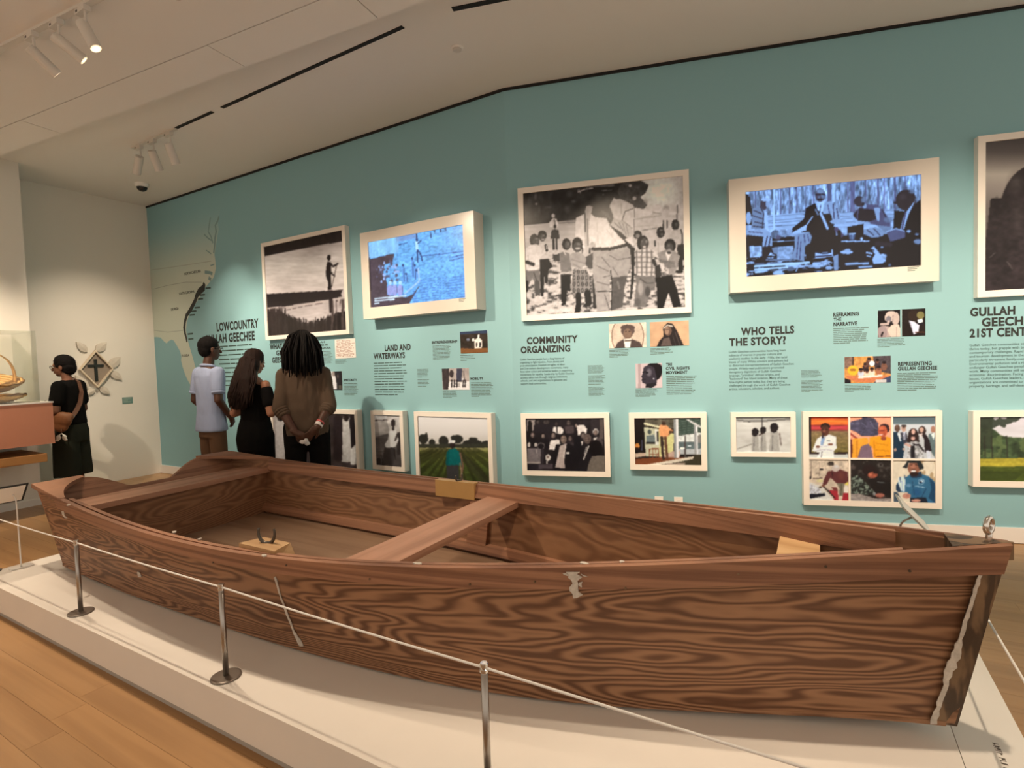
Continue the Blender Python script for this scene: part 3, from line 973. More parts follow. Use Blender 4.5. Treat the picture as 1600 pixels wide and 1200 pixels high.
cb((PX, 0.7, 0.722), (FX, 2.37, 1.137)).build('body', SALM, case)
cb((PX, 0.69, 1.137), (FX + 0.006, 2.376, 1.150)).build('top_slab', WHITE, case)
gl = bpy.data.materials.new('clear_acrylic'); gl.use_nodes = True
nt = gl.node_tree; nt.nodes.remove(nt.nodes['Principled BSDF'])
tp = nt.nodes.new('ShaderNodeBsdfTransparent'); tp.inputs[0].default_value = (0.93, 0.94, 0.92, 1)
gs_ = nt.nodes.new('ShaderNodeBsdfGlossy'); gs_.inputs['Roughness'].default_value = 0.05
fz = nt.nodes.new('ShaderNodeValue'); fz.outputs[0].default_value = 0.05
mxs = nt.nodes.new('ShaderNodeMixShader'); nt.links.new(fz.outputs[0], mxs.inputs[0]); nt.links.new(tp.outputs[0], mxs.inputs[1]); nt.links.new(gs_.outputs[0], mxs.inputs[2])
nt.links.new(mxs.outputs[0], nt.nodes['Material Output'].inputs[0])
zt0, zt1, y0v, y1v, x0v, x1v = 1.150, 1.865, 0.8, 2.285, PX + 0.02, FX - 0.04
for a, b in (((x1v - 0.006, y0v, zt0), (x1v, y1v, zt1)), ((x0v, y1v - 0.006, zt0), (x1v - 0.006, y1v, zt1)), ((x0v, y0v, zt0), (x1v - 0.006, y0v + 0.006, zt1)), ((x0v, y0v + 0.006, zt1 - 0.006), (x1v - 0.006, y1v - 0.006, zt1))):
    cb(a, b).build('pane', gl, case)
shelf = wood('shelf_oak', (0.34, 0.15, 0.045), (0.48, 0.24, 0.08), stretch=(1, 0.12, 1), scale=4, rings=4, dist=0.2, fine=0.5, blot=0.1)
sh = MB().box((PX, 0.7, 0.545), (FX, 2.30, 0.63)).build('wall_shelf', shelf, None, False, 0.006)
tag(sh, 'thick oak shelf on the wall below the salmon case', 'shelf')

STRAW = mat('sweetgrass', (0.72, 0.46, 0.18), 0.7, var=0.3, vscale=25, bump=0.5, bscale=60)
STRAWD = mat('sweetgrass_dark', (0.30, 0.16, 0.05), 0.7, var=0.3, vscale=25)
BC = (-7.115, 1.965)


def coil(mb, r0, r1, z0, z1, n, cr_):
    for k in range(n):
        f = k / (n - 1); r_ = r0 + (r1 - r0) * f ** 0.8; z = z0 + (z1 - z0) * f ** 1.6
        mb.tube([(r_ * math.cos(t_), r_ * math.sin(t_), z + 0.003 * math.sin(9 * t_)) for t_ in np.linspace(0, 2 * PI, 37)[:-1]], cr_, 6, closed=True)
    return mb


t = thing('coiled_basket', 'shallow coiled straw tray under the handled basket in the vitrine', 'basket', (BC[0], BC[1], 1.150))
coil(MB(), 0.06, 0.285, 0.012, 0.075, 9, 0.0150).build('coils', STRAW, t, True)
MB().tube([(0.295 * math.cos(a), 0.295 * math.sin(a), 0.082 + 0.004 * math.sin(14 * a)) for a in np.linspace(0, 2 * PI, 73)[:-1]], 0.009, 6, closed=True).build('rim', STRAWD, t, True)
t = thing('coiled_basket', 'straw basket with tall arched handle in the vitrine', 'basket', (BC[0], BC[1], 1.150 + 0.060))
t.rotation_euler = (0, math.radians(13), 0)           # leans towards the viewers
coil(MB(), 0.05, 0.262, 0.075, 0.175, 9, 0.0150).build('coils', STRAW, t, True)
MB().tube([(0.272 * math.cos(a), 0.272 * math.sin(a), 0.184 + 0.005 * math.sin(16 * a)) for a in np.linspace(0, 2 * PI, 73)[:-1]], 0.010, 6, closed=True).build('rim', STRAWD, t, True)
hm = MB(); rg_ = []
for a in np.linspace(0.0, PI, 21):
    c = V((0, 0.215 * math.cos(a), 0.16 + 0.30 * math.sin(a) ** 0.85)); dn = V((0, math.cos(a), math.sin(a)))
    rg_.append([tuple(c + V((-0.03, 0, 0)) - dn * 0.006), tuple(c + V((0.03, 0, 0)) - dn * 0.006), tuple(c + V((0.03, 0, 0)) + dn * 0.006), tuple(c + V((-0.03, 0, 0)) + dn * 0.006)])
hm.rings(rg_).build('handle', STRAW, t, False)

# ================================================================== printed pictures: painted as colour on a fine grid of the print itself
ILL = np.array([1.07, 0.80, 0.58])
_lat = np.random.RandomState(11).rand(256, 256)


def vnoise(x, y, oct_=3):
    out = 0; amp = 0.5; tot = 0
    for _ in range(oct_):
        xi = np.floor(x).astype(int); yi = np.floor(y).astype(int); fx = x - xi; fy = y - yi
        fx = fx * fx * (3 - 2 * fx); fy = fy * fy * (3 - 2 * fy)
        a = _lat[xi % 256, yi % 256]; b = _lat[(xi + 1) % 256, yi % 256]; c = _lat[xi % 256, (yi + 1) % 256]; d = _lat[(xi + 1) % 256, (yi + 1) % 256]
        out = out + amp * ((a * (1 - fx) + b * fx) * (1 - fy) + (c * (1 - fx) + d * fx) * fy); tot += amp
        amp *= 0.5; x = x * 2.03 + 17; y = y * 2.03 + 31
    return out / tot


class Canvas:
    def __init__(s, wall, s0, s1, z0, z1, off, org, sc, dens=1.1, maxw=400):
        P = [wall.P(a, z, off) for a, z in ((s0, z1), (s1, z1), (s0, z0), (s1, z0))]
        px, py = proj(np.array(P))
        W = math.hypot(px[1] - px[0], py[1] - py[0]); H = math.hypot(px[2] - px[0], py[2] - py[0])
        s.W = int(min(max(W * dens, 8), maxw)); s.H = int(min(max(H * dens, 8), maxw))
        A, Z = np.meshgrid(np.linspace(s0, s1, s.W), np.linspace(z1, z0, s.H))
        G_ = wall.o[None, None] + A[..., None] * wall.u + Z[..., None] * np.array([0, 0, 1.]) + off * wall.n
        px, py = proj(G_.reshape(-1, 3))
        s.px, s.py = px.reshape(s.H, s.W), py.reshape(s.H, s.W); s.view(org, sc)
        s.c = np.zeros((s.H, s.W, 3)); s.A = A; s.Z = Z; s.tex = 0.18

    def view(s, org, sc):
        s.x = (s.px - org[0]) * sc; s.y = (s.py - org[1]) * sc; s.span = float(np.ptp(s.x)) + 1e-6

    def put(s, m, col, a=1.0):
        s.k = getattr(s, 'k', 0) + 1
        f = s.span / 64
        n = vnoise(s.x / f + s.k * 3.7 + 100, s.y / f + s.k * 5.3 + 100, 2) - 0.5
        col = np.array(col, float)[None, None] * (1 + s.tex * n[..., None]) + s.tex * 26 * n[..., None]; m = (m * a)[..., None] if m.dtype != bool else (m.astype(float) * a)[..., None]
        s.c = s.c * (1 - m) + col * m

    def fill(s, col):
        s.c[:] = col

    def vgrad(s, stops):                        # stops: (y, col)
        ys = [q[0] for q in stops]
        for k in range(3):
            s.c[..., k] = np.interp(s.y, ys, [q[1][k] for q in stops])

    def poly(s, pts, col, a=1.0):
        inside = np.zeros(s.x.shape, bool); n = len(pts)
        for i in range(n):
            x0, y0 = pts[i]; x1, y1 = pts[(i + 1) % n]
            if y0 == y1:
                continue
            cond = ((s.y >= min(y0, y1)) & (s.y < max(y0, y1)))
            xx = x0 + (s.y - y0) * (x1 - x0) / (y1 - y0)
            inside ^= cond & (s.x < xx)
        s.put(inside, col, a); return inside

    def rect(s, x0, y0, x1, y1, col, a=1.0):
        s.put((s.x >= x0) & (s.x <= x1) & (s.y >= y0) & (s.y <= y1), col, a)

    def ell(s, cx, cy, rx, ry, col, a=1.0, soft=0.0, rot=0.0):
        dx, dy = s.x - cx, s.y - cy; c_, s_ = math.cos(rot), math.sin(rot)
        d = ((dx * c_ + dy * s_) / rx) ** 2 + ((-dx * s_ + dy * c_) / ry) ** 2
        m = (d <= 1).astype(float) if not soft else np.clip((1 - np.sqrt(d)) / soft, 0, 1)
        s.put(m, col, a)

    def line(s, pts, w, col, a=1.0):
        for (x0, y0), (x1, y1) in zip(pts[:-1], pts[1:]):
            vx, vy = x1 - x0, y1 - y0; L = vx * vx + vy * vy + 1e-9
            t = np.clip(((s.x - x0) * vx + (s.y - y0) * vy) / L, 0, 1)
            d = np.hypot(s.x - x0 - t * vx, s.y - y0 - t * vy)
            s.put(d <= w / 2, col, a)

    def grain(s, fx, fy, amp, seed=0, oct_=3, mask=None):
        n = 1 + (vnoise(s.x / fx + seed * 7.3, s.y / fy + seed * 3.1, oct_) - 0.5) * 2 * amp
        if mask is None:
            s.c *= n[..., None]
        else:
            s.c[mask] *= n[mask][:, None]

    def words(s, x0, y0, x1, y1, n, col, seed=0, a=1.0, hgt=0.5):
        rg = random.Random(seed); ph = (y1 - y0) / n
        for k in range(n):
            x = x0; end = x0 + (x1 - x0) * rg.uniform(0.75, 1.0)
            while x < end:
                L = min(rg.uniform(1.5, 5) * ph, end - x); s.rect(x, y0 + ph * k, x + L, y0 + ph * (k + hgt), col, a); x += L + 0.7 * ph

    def blur(s, k=1):
        for _ in range(k):
            p = np.pad(s.c, ((1, 1), (1, 1), (0, 0)), mode='edge')
            s.c = (p[1:-1, 1:-1] * 4 + p[:-2, 1:-1] * 2 + p[2:, 1:-1] * 2 + p[1:-1, :-2] * 2 + p[1:-1, 2:] * 2 + p[:-2, :-2] + p[:-2, 2:] + p[2:, :-2] + p[2:, 2:]) / 16


def grid_mesh(name, cv, conv, sx0, z0):
    W, H = cv.W, cv.H
    co = np.stack([cv.A - sx0, cv.Z - z0, np.zeros_like(cv.A)], -1).reshape(-1, 3)
    idx = np.arange(W * H).reshape(H, W)
    f = np.stack([idx[1:, :-1], idx[1:, 1:], idx[:-1, 1:], idx[:-1, :-1]], -1).reshape(-1, 4)
    me = bpy.data.meshes.new(name)
    me.vertices.add(W * H); me.vertices.foreach_set('co', co.ravel())
    me.loops.add(f.size); me.loops.foreach_set('vertex_index', f.ravel())
    me.polygons.add(len(f)); me.polygons.foreach_set('loop_start', np.arange(0, f.size, 4)); me.polygons.foreach_set('loop_total', np.full(len(f), 4))
    me.update(calc_edges=True)
    at = me.color_attributes.new('Col', 'FLOAT_COLOR', 'POINT')
    col = np.ones((W * H, 4)); col[:, :3] = conv(cv.c.reshape(-1, 3))
    at.data.foreach_set('color', col.ravel())
    return me


def s2l(c):
    c = np.clip(c, 0, 255) / 255
    return np.where(c <= 0.04045, c / 12.92, ((c + 0.055) / 1.055) ** 2.4)


def attr_mat(name, rough, spec, emit=0.0):
    m = bpy.data.materials.new(name); m.use_nodes = True; nt = m.node_tree; b = nt.nodes['Principled BSDF']
    at = nt.nodes.new('ShaderNodeAttribute'); at.attribute_name = 'Col'
    b.inputs['Roughness'].default_value = rough; b.inputs['Specular IOR Level'].default_value = spec
    if emit:
        b.inputs['Base Color'].default_value = (0.01, 0.01, 0.012, 1)
        nt.links.new(at.outputs[0], b.inputs['Emission Color']); b.inputs['Emission Strength'].default_value = emit
    else:
        nt.links.new(at.outputs[0], b.inputs['Base Color'])
    return m


PRINT = attr_mat('photo_print', 0.28, 0.35)
PRINTM = attr_mat('matt_photo_print', 0.7, 0.15)
SCREEN = attr_mat('lit_screen', 0.25, 0.3, 0.9)


def alb(c, g=1.0):
    return np.clip(s2l(c) * g / ILL, 0.003, 0.92)


# ---- the pictures, each in the coordinates of a crop of the photograph
def G8(v):                                       # warm grey of the black and white prints
    return (v, v * 0.885, v * 0.80)


def BL(v):                                       # blue-white tone of the screens
    return (v * 0.62, v * 0.81, min(255, v * 1.06 + 8))


def p_children(c):
    c.tex = 0.16; S = G8
    c.view((815, 275), 8.277)
    c.fill(S(188)); c.grain(300, 16, 0.10, 3)
    t = c.poly([(-60, -300), (2300, -300), (2300, 480), (850, 562), (470, 595), (20, 640), (-60, 650)], S(47)); c.grain(90, 110, 0.55, 4, 4, mask=t)
    for x, y, a, b, v in ((180, 265, 26, 60, 112), (190, 362, 24, 20, 160), (350, 405, 62, 24, 88), (590, 430, 48, 60, 82), (670, 330, 42, 30, 96), (620, 235, 60, 58, 76), (740, 190, 26, 30, 140), (960, 140, 22, 15, 150), (100, 330, 36, 80, 74), (230, 440, 18, 70, 78), (1000, 335, 28, 26, 140), (760, 215, 14, 20, 150)):
        c.ell(x, y, a, b, S(v), 0.9, 0.7)
    c.line([(470, 602), (660, 585), (930, 560)], 26, S(160)); c.line([(480, 612), (930, 590)], 8, S(120)); c.line([(855, 410), (860, 535)], 22, S(182))
    c.ell(408, 515, 24, 28, S(196)); c.poly([(358, 600), (400, 545), (450, 550), (476, 625), (466, 665), (368, 665)], S(214)); c.line([(425, 570), (430, 620)], 22, S(120))
    c.ell(432, 652, 19, 27, S(38)); c.poly([(386, 705), (430, 686), (480, 702), (491, 810), (373, 812)], S(52)); c.line([(410, 825), (415, 945)], 28, S(38)); c.line([(450, 825), (456, 945)], 26, S(42))
    # left pair, seen to their feet
    c.ell(268, 766, 56, 62, S(28)); c.ell(270, 795, 40, 50, S(60)); c.ell(282, 770, 24, 14, S(126), 0.9, 0.5); c.ell(276, 822, 22, 9, S(180)); c.ell(262, 800, 14, 20, S(100), 0.8, 0.5)
    c.poly([(215, 900), (290, 850), (360, 930), (340, 1050), (220, 1080)], S(206))
    c.ell(165, 830, 60, 80, S(26)); c.ell(186, 852, 42, 60, S(58)); c.ell(196, 812, 30, 16, S(108), 0.9, 0.5); c.ell(182, 888, 26, 10, S(160)); c.ell(200, 850, 14, 22, S(104), 0.8, 0.5)
    c.ell(580, 882, 56, 76, S(34)); c.ell(592, 892, 34, 50, S(78)); c.ell(600, 880, 16, 26, S(116), 0.8, 0.5)
    c.ell(842, 755, 38, 56, S(40)); c.ell(850, 765, 20, 24, S(104), 0.8, 0.5); c.ell(842, 795, 14, 6, S(150)); c.poly([(775, 825), (840, 800), (906, 815), (900, 1000), (780, 1000)], S(42)); c.poly([(798, 870), (868, 868), (872, 1000), (790, 1000)], S(190))
    # ---- upper right
    c.view((940, 270), 7.936)
    c.poly([(395, -60), (1300, -60), (1300, 560), (400, 580)], S(206)); c.ell(720, 220, 330, 260, (255, 241, 212), 1, 0.95); c.grain(60, 60, 0.06, 5)
    c.poly([(395, 545), (1300, 500), (1300, 960), (395, 960)], S(194)); c.line([(500, 715), (700, 682)], 12, S(126)); c.line([(410, 578), (740, 530)], 8, S(150)); c.line([(410, 670), (690, 640)], 6, S(165))
    t = c.poly([(195, 230), (230, 150), (300, 115), (480, 92), (585, 150), (545, 250), (480, 300), (565, 400), (520, 450), (405, 430), (330, 345), (240, 330)], S(66)); c.grain(40, 40, 0.5, 6, 4, mask=t); c.ell(355, 160, 20, 18, S(196)); c.ell(405, 318, 24, 26, S(190)); c.ell(540, 370, 50, 60, S(120), 0.6, 0.8)
    for x, y, a, b in ((455, 470, 52, 34), (570, 492, 62, 34), (690, 440, 56, 52)):
        c.ell(x, y, a, b, S(214))
    c.line([(640, 490), (740, 510)], 10, S(140)); c.ell(800, 450, 48, 66, S(166), 0.9, 0.4); c.line([(800, 480), (790, 580)], 70, S(196)); c.line([(765, 595), (765, 690)], 18, S(62)); c.line([(810, 595), (812, 680)], 18, S(70)); c.line([(940, 405), (935, 580)], 15, S(108))
    # kids behind on the right
    c.ell(732, 740, 50, 70, S(36)); c.ell(738, 712, 30, 13, S(120), 0.9, 0.5); c.ell(748, 765, 22, 24, S(86), 0.9, 0.5); c.poly([(655, 840), (715, 812), (790, 790), (830, 800), (840, 1060), (650, 1060)], S(194)); c.line([(660, 850), (664, 905)], 22, S(60)); c.line([(700, 860), (705, 1000)], 10, S(150))
    c.ell(915, 645, 48, 68, S(38)); c.ell(925, 640, 26, 34, S(76), 0.9, 0.5); c.poly([(830, 800), (888, 712), (980, 700), (1005, 800), (990, 920), (880, 920)], S(178)); c.line([(985, 708), (1003, 780), (998, 900)], 17, S(46)); c.poly([(940, 890), (1060, 880), (1050, 1080), (950, 1080)], S(30))
    c.ell(445, 768, 52, 52, S(32)); c.ell(448, 785, 36, 36, S(122), 1, 0.4)
    # man: head, hat, jacket
    c.poly([(-130, 240), (130, 236), (152, 300), (104, 400), (80, 450), (-130, 470)], S(44)); c.ell(-40, 300, 60, 60, S(66), 0.8, 0.6); c.ell(70, 330, 30, 40, S(62), 0.8, 0.6); c.ell(20, 270, 16, 12, S(120), 0.8, 0.5)
    c.poly([(-190, 165), (-60, 100), (150, 130), (168, 190), (-190, 200)], S(104)); c.poly([(-170, 178), (170, 172), (172, 240), (-20, 250), (-175, 230)], S(32)); c.line([(0, 222), (130, 214)], 10, S(116)); c.line([(-290, 238), (-210, 205), (-110, 193)], 14, S(196))
    c.poly([(95, 412), (150, 308), (185, 330), (235, 325), (300, 350), (392, 400), (406, 450), (406, 700), (396, 785), (340, 792), (250, 700), (130, 600), (140, 520)], S(206)); c.line([(402, 438), (290, 480), (256, 590)], 10, S(78)); c.line([(240, 385), (250, 540)], 6, S(150)); c.line([(405, 450), (405, 760)], 7, S(84))
    c.poly([(-90, 545), (60, 562), (92, 640), (240, 780), (312, 892), (100, 930), (-330, 930), (-320, 560), (-160, 480)], S(224)); c.line([(-60, 620), (-40, 900)], 5, S(186)); c.line([(60, 700), (180, 850)], 6, S(190)); c.line([(95, 640), (150, 900)], 5, S(196))
    c.poly([(100, 622), (140, 555), (262, 600), (352, 650), (396, 720), (390, 800), (320, 802), (200, 702)], S(182))
    for a in (((160, 620), (235, 690)), ((215, 620), (275, 730)), ((262, 630), (305, 770)), ((305, 650), (335, 780)), ((270, 600), (380, 690))):
        c.line(a, 9, S(112), 0.9)
    c.poly([(88, 640), (124, 662), (245, 742), (335, 832), (405, 905), (408, 960), (338, 905), (200, 765)], S(36)); c.poly([(282, 822), (380, 792), (405, 930)], S(214))
    c.poly([(-40, 505), (0, 465), (60, 450), (104, 482), (146, 560), (112, 642), (84, 605), (60, 560), (10, 530)], S(54))
    for k in range(4):
        c.line([(0 + 24 * k, 470 + 8 * k), (30 + 24 * k, 520 + 18 * k)], 7, S(128), 0.9)
    c.poly([(-210, 480), (-190, 410), (-150, 405), (-110, 420), (-120, 480), (-150, 580), (-165, 720), (-150, 960), (-200, 960), (-215, 720)], S(186)); c.line([(-205, 500), (-198, 730)], 14, S(48)); c.line([(-175, 570), (-168, 900)], 12, S(120))
    # front boy's head
    c.ell(510, 872, 72, 96, S(29)); c.ell(530, 885, 48, 76, S(74)); c.ell(556, 852, 18, 26, S(140), 0.9, 0.5); c.ell(500, 850, 16, 14, S(110), 0.9, 0.5); c.ell(528, 918, 22, 13, S(206))
    # ---- lower half ground
    c.view((815, 380), 7.93)
    g = (c.y > 170); n = vnoise(c.x / 70, c.y / 26, 4)
    low = g & (np.abs(c.c[..., 0] - 190) < 26); c.put(low & (n < 0.42), S(96), 0.85); c.put(low & (n < 0.34), S(60), 0.9); c.put(low & (n > 0.6), S(206), 0.7)
    c.poly([(245, 160), (300, 118), (326, 170), (262, 205)], S(192)); c.poly([(222, 200), (332, 195), (388, 290), (332, 330), (322, 492), (285, 492), (284, 345), (272, 655), (235, 655), (228, 400)], S(34)); c.line([(300, 30), (312, 90)], 34, S(30)); c.line([(306, 30), (308, 70)], 14, S(176))
    c.poly([(45, 70), (120, 18), (205, 20), (255, 70), (226, 182), (222, 312), (100, 352), (50, 325)], S(216)); c.line([(80, 150), (95, 300)], 8, S(170)); c.line([(60, 232), (142, 262)], 44, S(42)); c.poly([(55, 342), (222, 332), (232, 480), (172, 492), (132, 432), (92, 512), (58, 570)], S(112)); c.line([(150, 360), (190, 470)], 12, S(70)); c.line([(190, 492), (200, 640)], 66, S(78)); c.ell(208, 668, 42, 18, S(208)); c.line([(70, 480), (62, 590)], 34, S(34))
    c.poly([(380, 120), (440, 100), (470, 130), (468, 225), (395, 215)], S(58)); c.ell(415, 110, 52, 30, S(196)); c.poly([(466, 130), (520, 100), (592, 130), (622, 345), (488, 372)], S(112)); c.line([(520, 100), (550, 150)], 12, S(200)); c.line([(482, 362), (622, 362)], 12, S(168)); c.poly([(484, 388), (612, 388), (604, 600), (562, 585), (548, 765), (492, 775)], S(28)); c.ell(505, 792, 58, 15, S(192)); c.line([(430, 770), (500, 740)], 14, S(200))
    c.ell(690, 18, 66, 90, S(26)); c.ell(690, 50, 50, 64, S(64)); c.ell(694, 66, 30, 18, S(164)); c.ell(705, 10, 34, 22, S(112), 0.9, 0.5)
    c.line([(880, 20), (890, 110)], 70, S(176)); c.poly([(792, 175), (920, 95), (925, 312), (832, 315), (785, 255)], S(70)); c.poly([(588, 152), (640, 112), (735, 122), (802, 182), (792, 275), (722, 312), (618, 292)], S(152)); c.line([(620, 200), (780, 250)], 7, S(112)); c.line([(640, 260), (720, 300)], 7, S(110))
    k = c.poly([(640, 330), (802, 328), (884, 480), (882, 602), (640, 632), (608, 572)], S(128)); c.put(k & (((np.mod(c.x, 52) - 26) / 17) ** 2 + ((np.mod(c.y, 78) - 39) / 31) ** 2 < 1), S(46)); c.put(k & (((np.mod(c.x, 52) - 26) / 5) ** 2 + ((np.mod(c.y, 78) - 39) / 24) ** 2 < 1), S(150))
    c.line([(702, 640), (705, 760), (690, 860)], 66, S(28)); c.line([(818, 622), (832, 735)], 84, S(30)); c.line([(832, 740), (765, 800)], 40, S(34)); c.ell(765, 808, 30, 20, S(176)); c.line([(905, 380), (908, 785)], 52, S(44)); c.poly([(835, 320), (925, 315), (915, 365), (840, 365)], S(170))
    # ---- man's trousers and the boys on the right
    c.view((940, 380), 7.936)
    c.poly([(-110, 80), (100, 90), (380, 40), (392, 150), (342, 332), (282, 560), (262, 835), (108, 845), (124, 405), (104, 345), (104, 842), (-60, 850), (-80, 600), (-110, 400)], S(154)); c.poly([(132, 425), (322, 402), (282, 560), (262, 790), (118, 835)], S(80)); c.line([(-110, 72), (100, 72), (312, 20)], 38, S(28)); c.line([(312, 20), (395, 90)], 30, S(32))
    for a in (((100, 150), (205, 212)), ((0, 170), (102, 292)), ((205, 205), (352, 180)), ((-60, 280), (90, 350)), ((140, 300), (205, 402)), ((20, 420), (110, 400)), ((-60, 480), (90, 520))):
        c.line(a, 10, S(90), 0.9)
    c.line([(-60, 598), (130, 596)], 13, S(56)); c.line([(112, 340), (132, 520), (118, 830)], 12, S(44)); c.line([(40, 640), (100, 830)], 10, S(90)); c.line([(200, 480), (220, 560)], 26, S(118), 0.8)
    c.poly([(352, 60), (412, 60), (402, 400), (372, 695), (350, 695), (376, 300)], S(28))
    q = c.poly([(408, 92), (560, 58), (642, 100), (664, 270), (652, 404), (428, 404)], S(200)); c.line([(640, 105), (712, 172)], 48, S(204)); c.put(q & ((np.mod(c.x + 10, 62) < 22)), S(96), 0.75); c.put(q & ((np.mod(c.y + 20, 62) < 18)), S(96), 0.6); c.line([(645, 215), (662, 262)], 44, S(46))
    c.poly([(418, 412), (662, 402), (674, 540), (622, 562), (545, 785), (398, 795), (430, 500)], S(112)); c.ell(482, 560, 42, 110, S(162), 0.9, 0.5); c.ell(570, 600, 42, 76, S(64), 0.9, 0.4); c.line([(480, 440), (560, 500), (640, 490)], 10, S(64)); c.ell(450, 730, 46, 60, S(84), 0.8, 0.4)
    c.line([(965, 60), (985, 325)], 58, S(26)); c.ell(962, 355, 46, 20, S(24)); c.ell(850, 30, 70, 84, S(28)); c.ell(842, 50, 46, 56, S(72)); c.ell(838, 78, 20, 10, S(140)); c.ell(832, 30, 18, 20, S(110), 0.8, 0.5)
    c.poly([(688, 125), (790, 82), (902, 92), (974, 160), (925, 332), (882, 432), (832, 385), (832, 300), (740, 262)], S(142)); c.poly([(702, 192), (902, 222), (914, 302), (822, 312), (722, 242)], S(116)); c.line([(720, 215), (900, 250)], 6, S(80)); c.poly([(788, 112), (866, 130), (822, 222)], S(226)); c.ell(835, 120, 24, 18, S(50)); c.poly([(700, 240), (772, 250), (792, 402), (742, 332)], S(202)); c.ell(768, 390, 40, 36, S(120)); c.line([(760, 370), (780, 410)], 9, S(44)); c.poly([(668, 280), (720, 260), (745, 400), (720, 430), (664, 430)], S(48))
    c.poly([(664, 432), (872, 390), (932, 560), (992, 795), (890, 795), (830, 612), (762, 805), (688, 805), (690, 600)], S(20))
    c.blur(1)


def p_tv2(c):
    c.tex = 0.10; K = (12, 11, 18); B = BL
    c.view((1160, 280), 6.14)
    c.fill(B(176)); t = c.y < 345; c.grain(13, 46, 0.75, 1, 4, mask=t); c.grain(30, 200, 0.35, 2, 2, mask=t)
    for x, w, v in ((120, 12, 60), (365, 10, 66), (450, 14, 60), (520, 9, 70), (600, 10, 66), (680, 9, 70), (830, 40, 62), (1010, 10, 80), (1055, 46, 70), (1180, 14, 66), (1300, 16, 70), (1360, 10, 90), (1460, 18, 66), (1560, 12, 70)):
        c.line([(x, -40), (x + 4, 345)], w, (v, v * 1.05, v * 1.7), 0.8)
    c.line([(878, -20), (872, 210)], 30, B(232)); c.poly([(60, 365), (600, 318), (1000, 320), (1700, 290), (1700, 520), (60, 520)], B(214)); c.grain(90, 14, 0.16, 5, 3, mask=(c.y > 320))
    for y in (352, 392, 412, 446):
        c.line([(250, y + 10), (600, y - 18), (1700, y - 60)], 6, B(112), 0.8)
    lo = c.poly([(20, 560), (1800, 520), (1800, 1000), (20, 1000)], K); n = vnoise(c.x / 90, c.y / 26, 4); c.put(lo & (c.y > 700) & (n > 0.58), B(170)); c.put(lo & (c.y > 700) & (n > 0.66), B(226))
    c.line([(303, 90), (303, 490)], 15, B(245))
    c.poly([(65, 642), (185, 640), (186, 742), (75, 756)], B(208)); c.poly([(338, 650), (492, 640), (472, 782), (330, 772)], B(188)); c.grain(26, 20, 0.35, 7, 3, mask=(c.y > 640) & (c.y < 780) & (c.c[..., 2] > 150)); c.poly([(700, 642), (866, 645), (872, 742), (698, 762)], B(226)); c.line([(705, 700), (780, 715), (870, 700)], 12, (30, 40, 70)); c.line([(700, 745), (870, 730)], 10, (26, 30, 56))
    c.line([(230, 775), (500, 775)], 16, B(130)); c.line([(60, 812), (500, 800)], 9, B(120)); c.line([(690, 800), (860, 800)], 10, B(190)); c.ell(830, 850, 36, 18, B(200)); c.ell(720, 848, 30, 10, B(180)); c.line([(515, 880), (540, 830)], 14, B(190)); c.ell(460, 860, 40, 22, B(110))
    # man on the left
    c.poly([(-20, 120), (60, 150), (96, 300), (92, 440), (-20, 440)], K); c.ell(60, 372, 27, 60, B(196)); c.ell(80, 170, 26, 36, B(120), 0.8); c.ell(60, 190, 16, 26, K)
    c.ell(205, 245, 36, 50, (48, 46, 66)); c.ell(240, 240, 18, 30, B(190)); c.ell(225, 196, 46, 19, B(216)); c.poly([(95, 285), (170, 250), (212, 320), (216, 482), (85, 475)], B(150))
    for a in (((110, 300), (180, 330)), ((100, 350), (190, 380)), ((120, 410), (205, 430)), ((170, 260), (205, 330), (190, 470)), ((100, 450), (200, 460))):
        c.line(a, 9, (26, 26, 46), 0.9)
    c.poly([(206, 320), (236, 318), (254, 512), (220, 522)], B(226)); c.poly([(42, 492), (210, 470), (282, 530), (288, 642), (215, 745), (188, 640), (200, 552), (80, 532)], B(188)); c.line([(240, 550), (205, 690)], 10, (30, 32, 58)); c.line([(270, 550), (250, 660)], 9, (30, 32, 58)); c.line([(60, 505), (190, 515)], 7, (40, 44, 80)); c.poly([(40, 535), (200, 552), (190, 642), (40, 640)], K); c.poly([(190, 650), (260, 640), (340, 650), (330, 740), (270, 700), (215, 780), (185, 780)], (22, 20, 30)); c.poly([(280, 660), (345, 645), (338, 720), (300, 715)], B(150))
    c.ell(320, 530, 46, 44, B(120)); c.ell(400, 520, 60, 36, B(170)); c.ell(345, 560, 24, 24, (60, 64, 96)); c.grain(24, 20, 0.4, 9, 3, mask=(c.x > 270) & (c.x < 480) & (c.y > 480) & (c.y < 590)); c.line([(285, 599), (495, 590)], 8, B(232)); c.poly([(285, 606), (500, 598), (500, 632), (285, 642)], K)
    # man in black suit
    c.poly([(610, 275), (700, 230), (722, 300), (842, 330), (882, 400), (902, 600), (882, 702), (690, 702), (690, 640), (672, 820), (610, 820), (610, 640), (662, 560), (620, 505), (470, 512), (480, 470), (592, 380)], K); c.poly([(770, 232), (850, 208), (930, 300), (950, 430), (862, 402), (852, 332), (770, 332)], B(186)); c.line([(870, 240), (880, 380)], 9, (40, 44, 80)); c.line([(905, 280), (925, 400)], 8, (40, 44, 80)); c.line([(820, 250), (835, 325)], 7, (50, 56, 100))
    c.ell(746, 152, 50, 64, (62, 62, 88)); c.ell(748, 116, 46, 26, B(160), 1, 0.4); c.ell(772, 158, 22, 36, B(150), 0.9, 0.5); c.line([(705, 150), (745, 146)], 14, (24, 22, 36)); c.line([(765, 146), (790, 146)], 12, (30, 28, 44)); c.line([(722, 196), (760, 194)], 16, (26, 24, 38)); c.ell(735, 172, 12, 16, B(140), 0.9, 0.5)
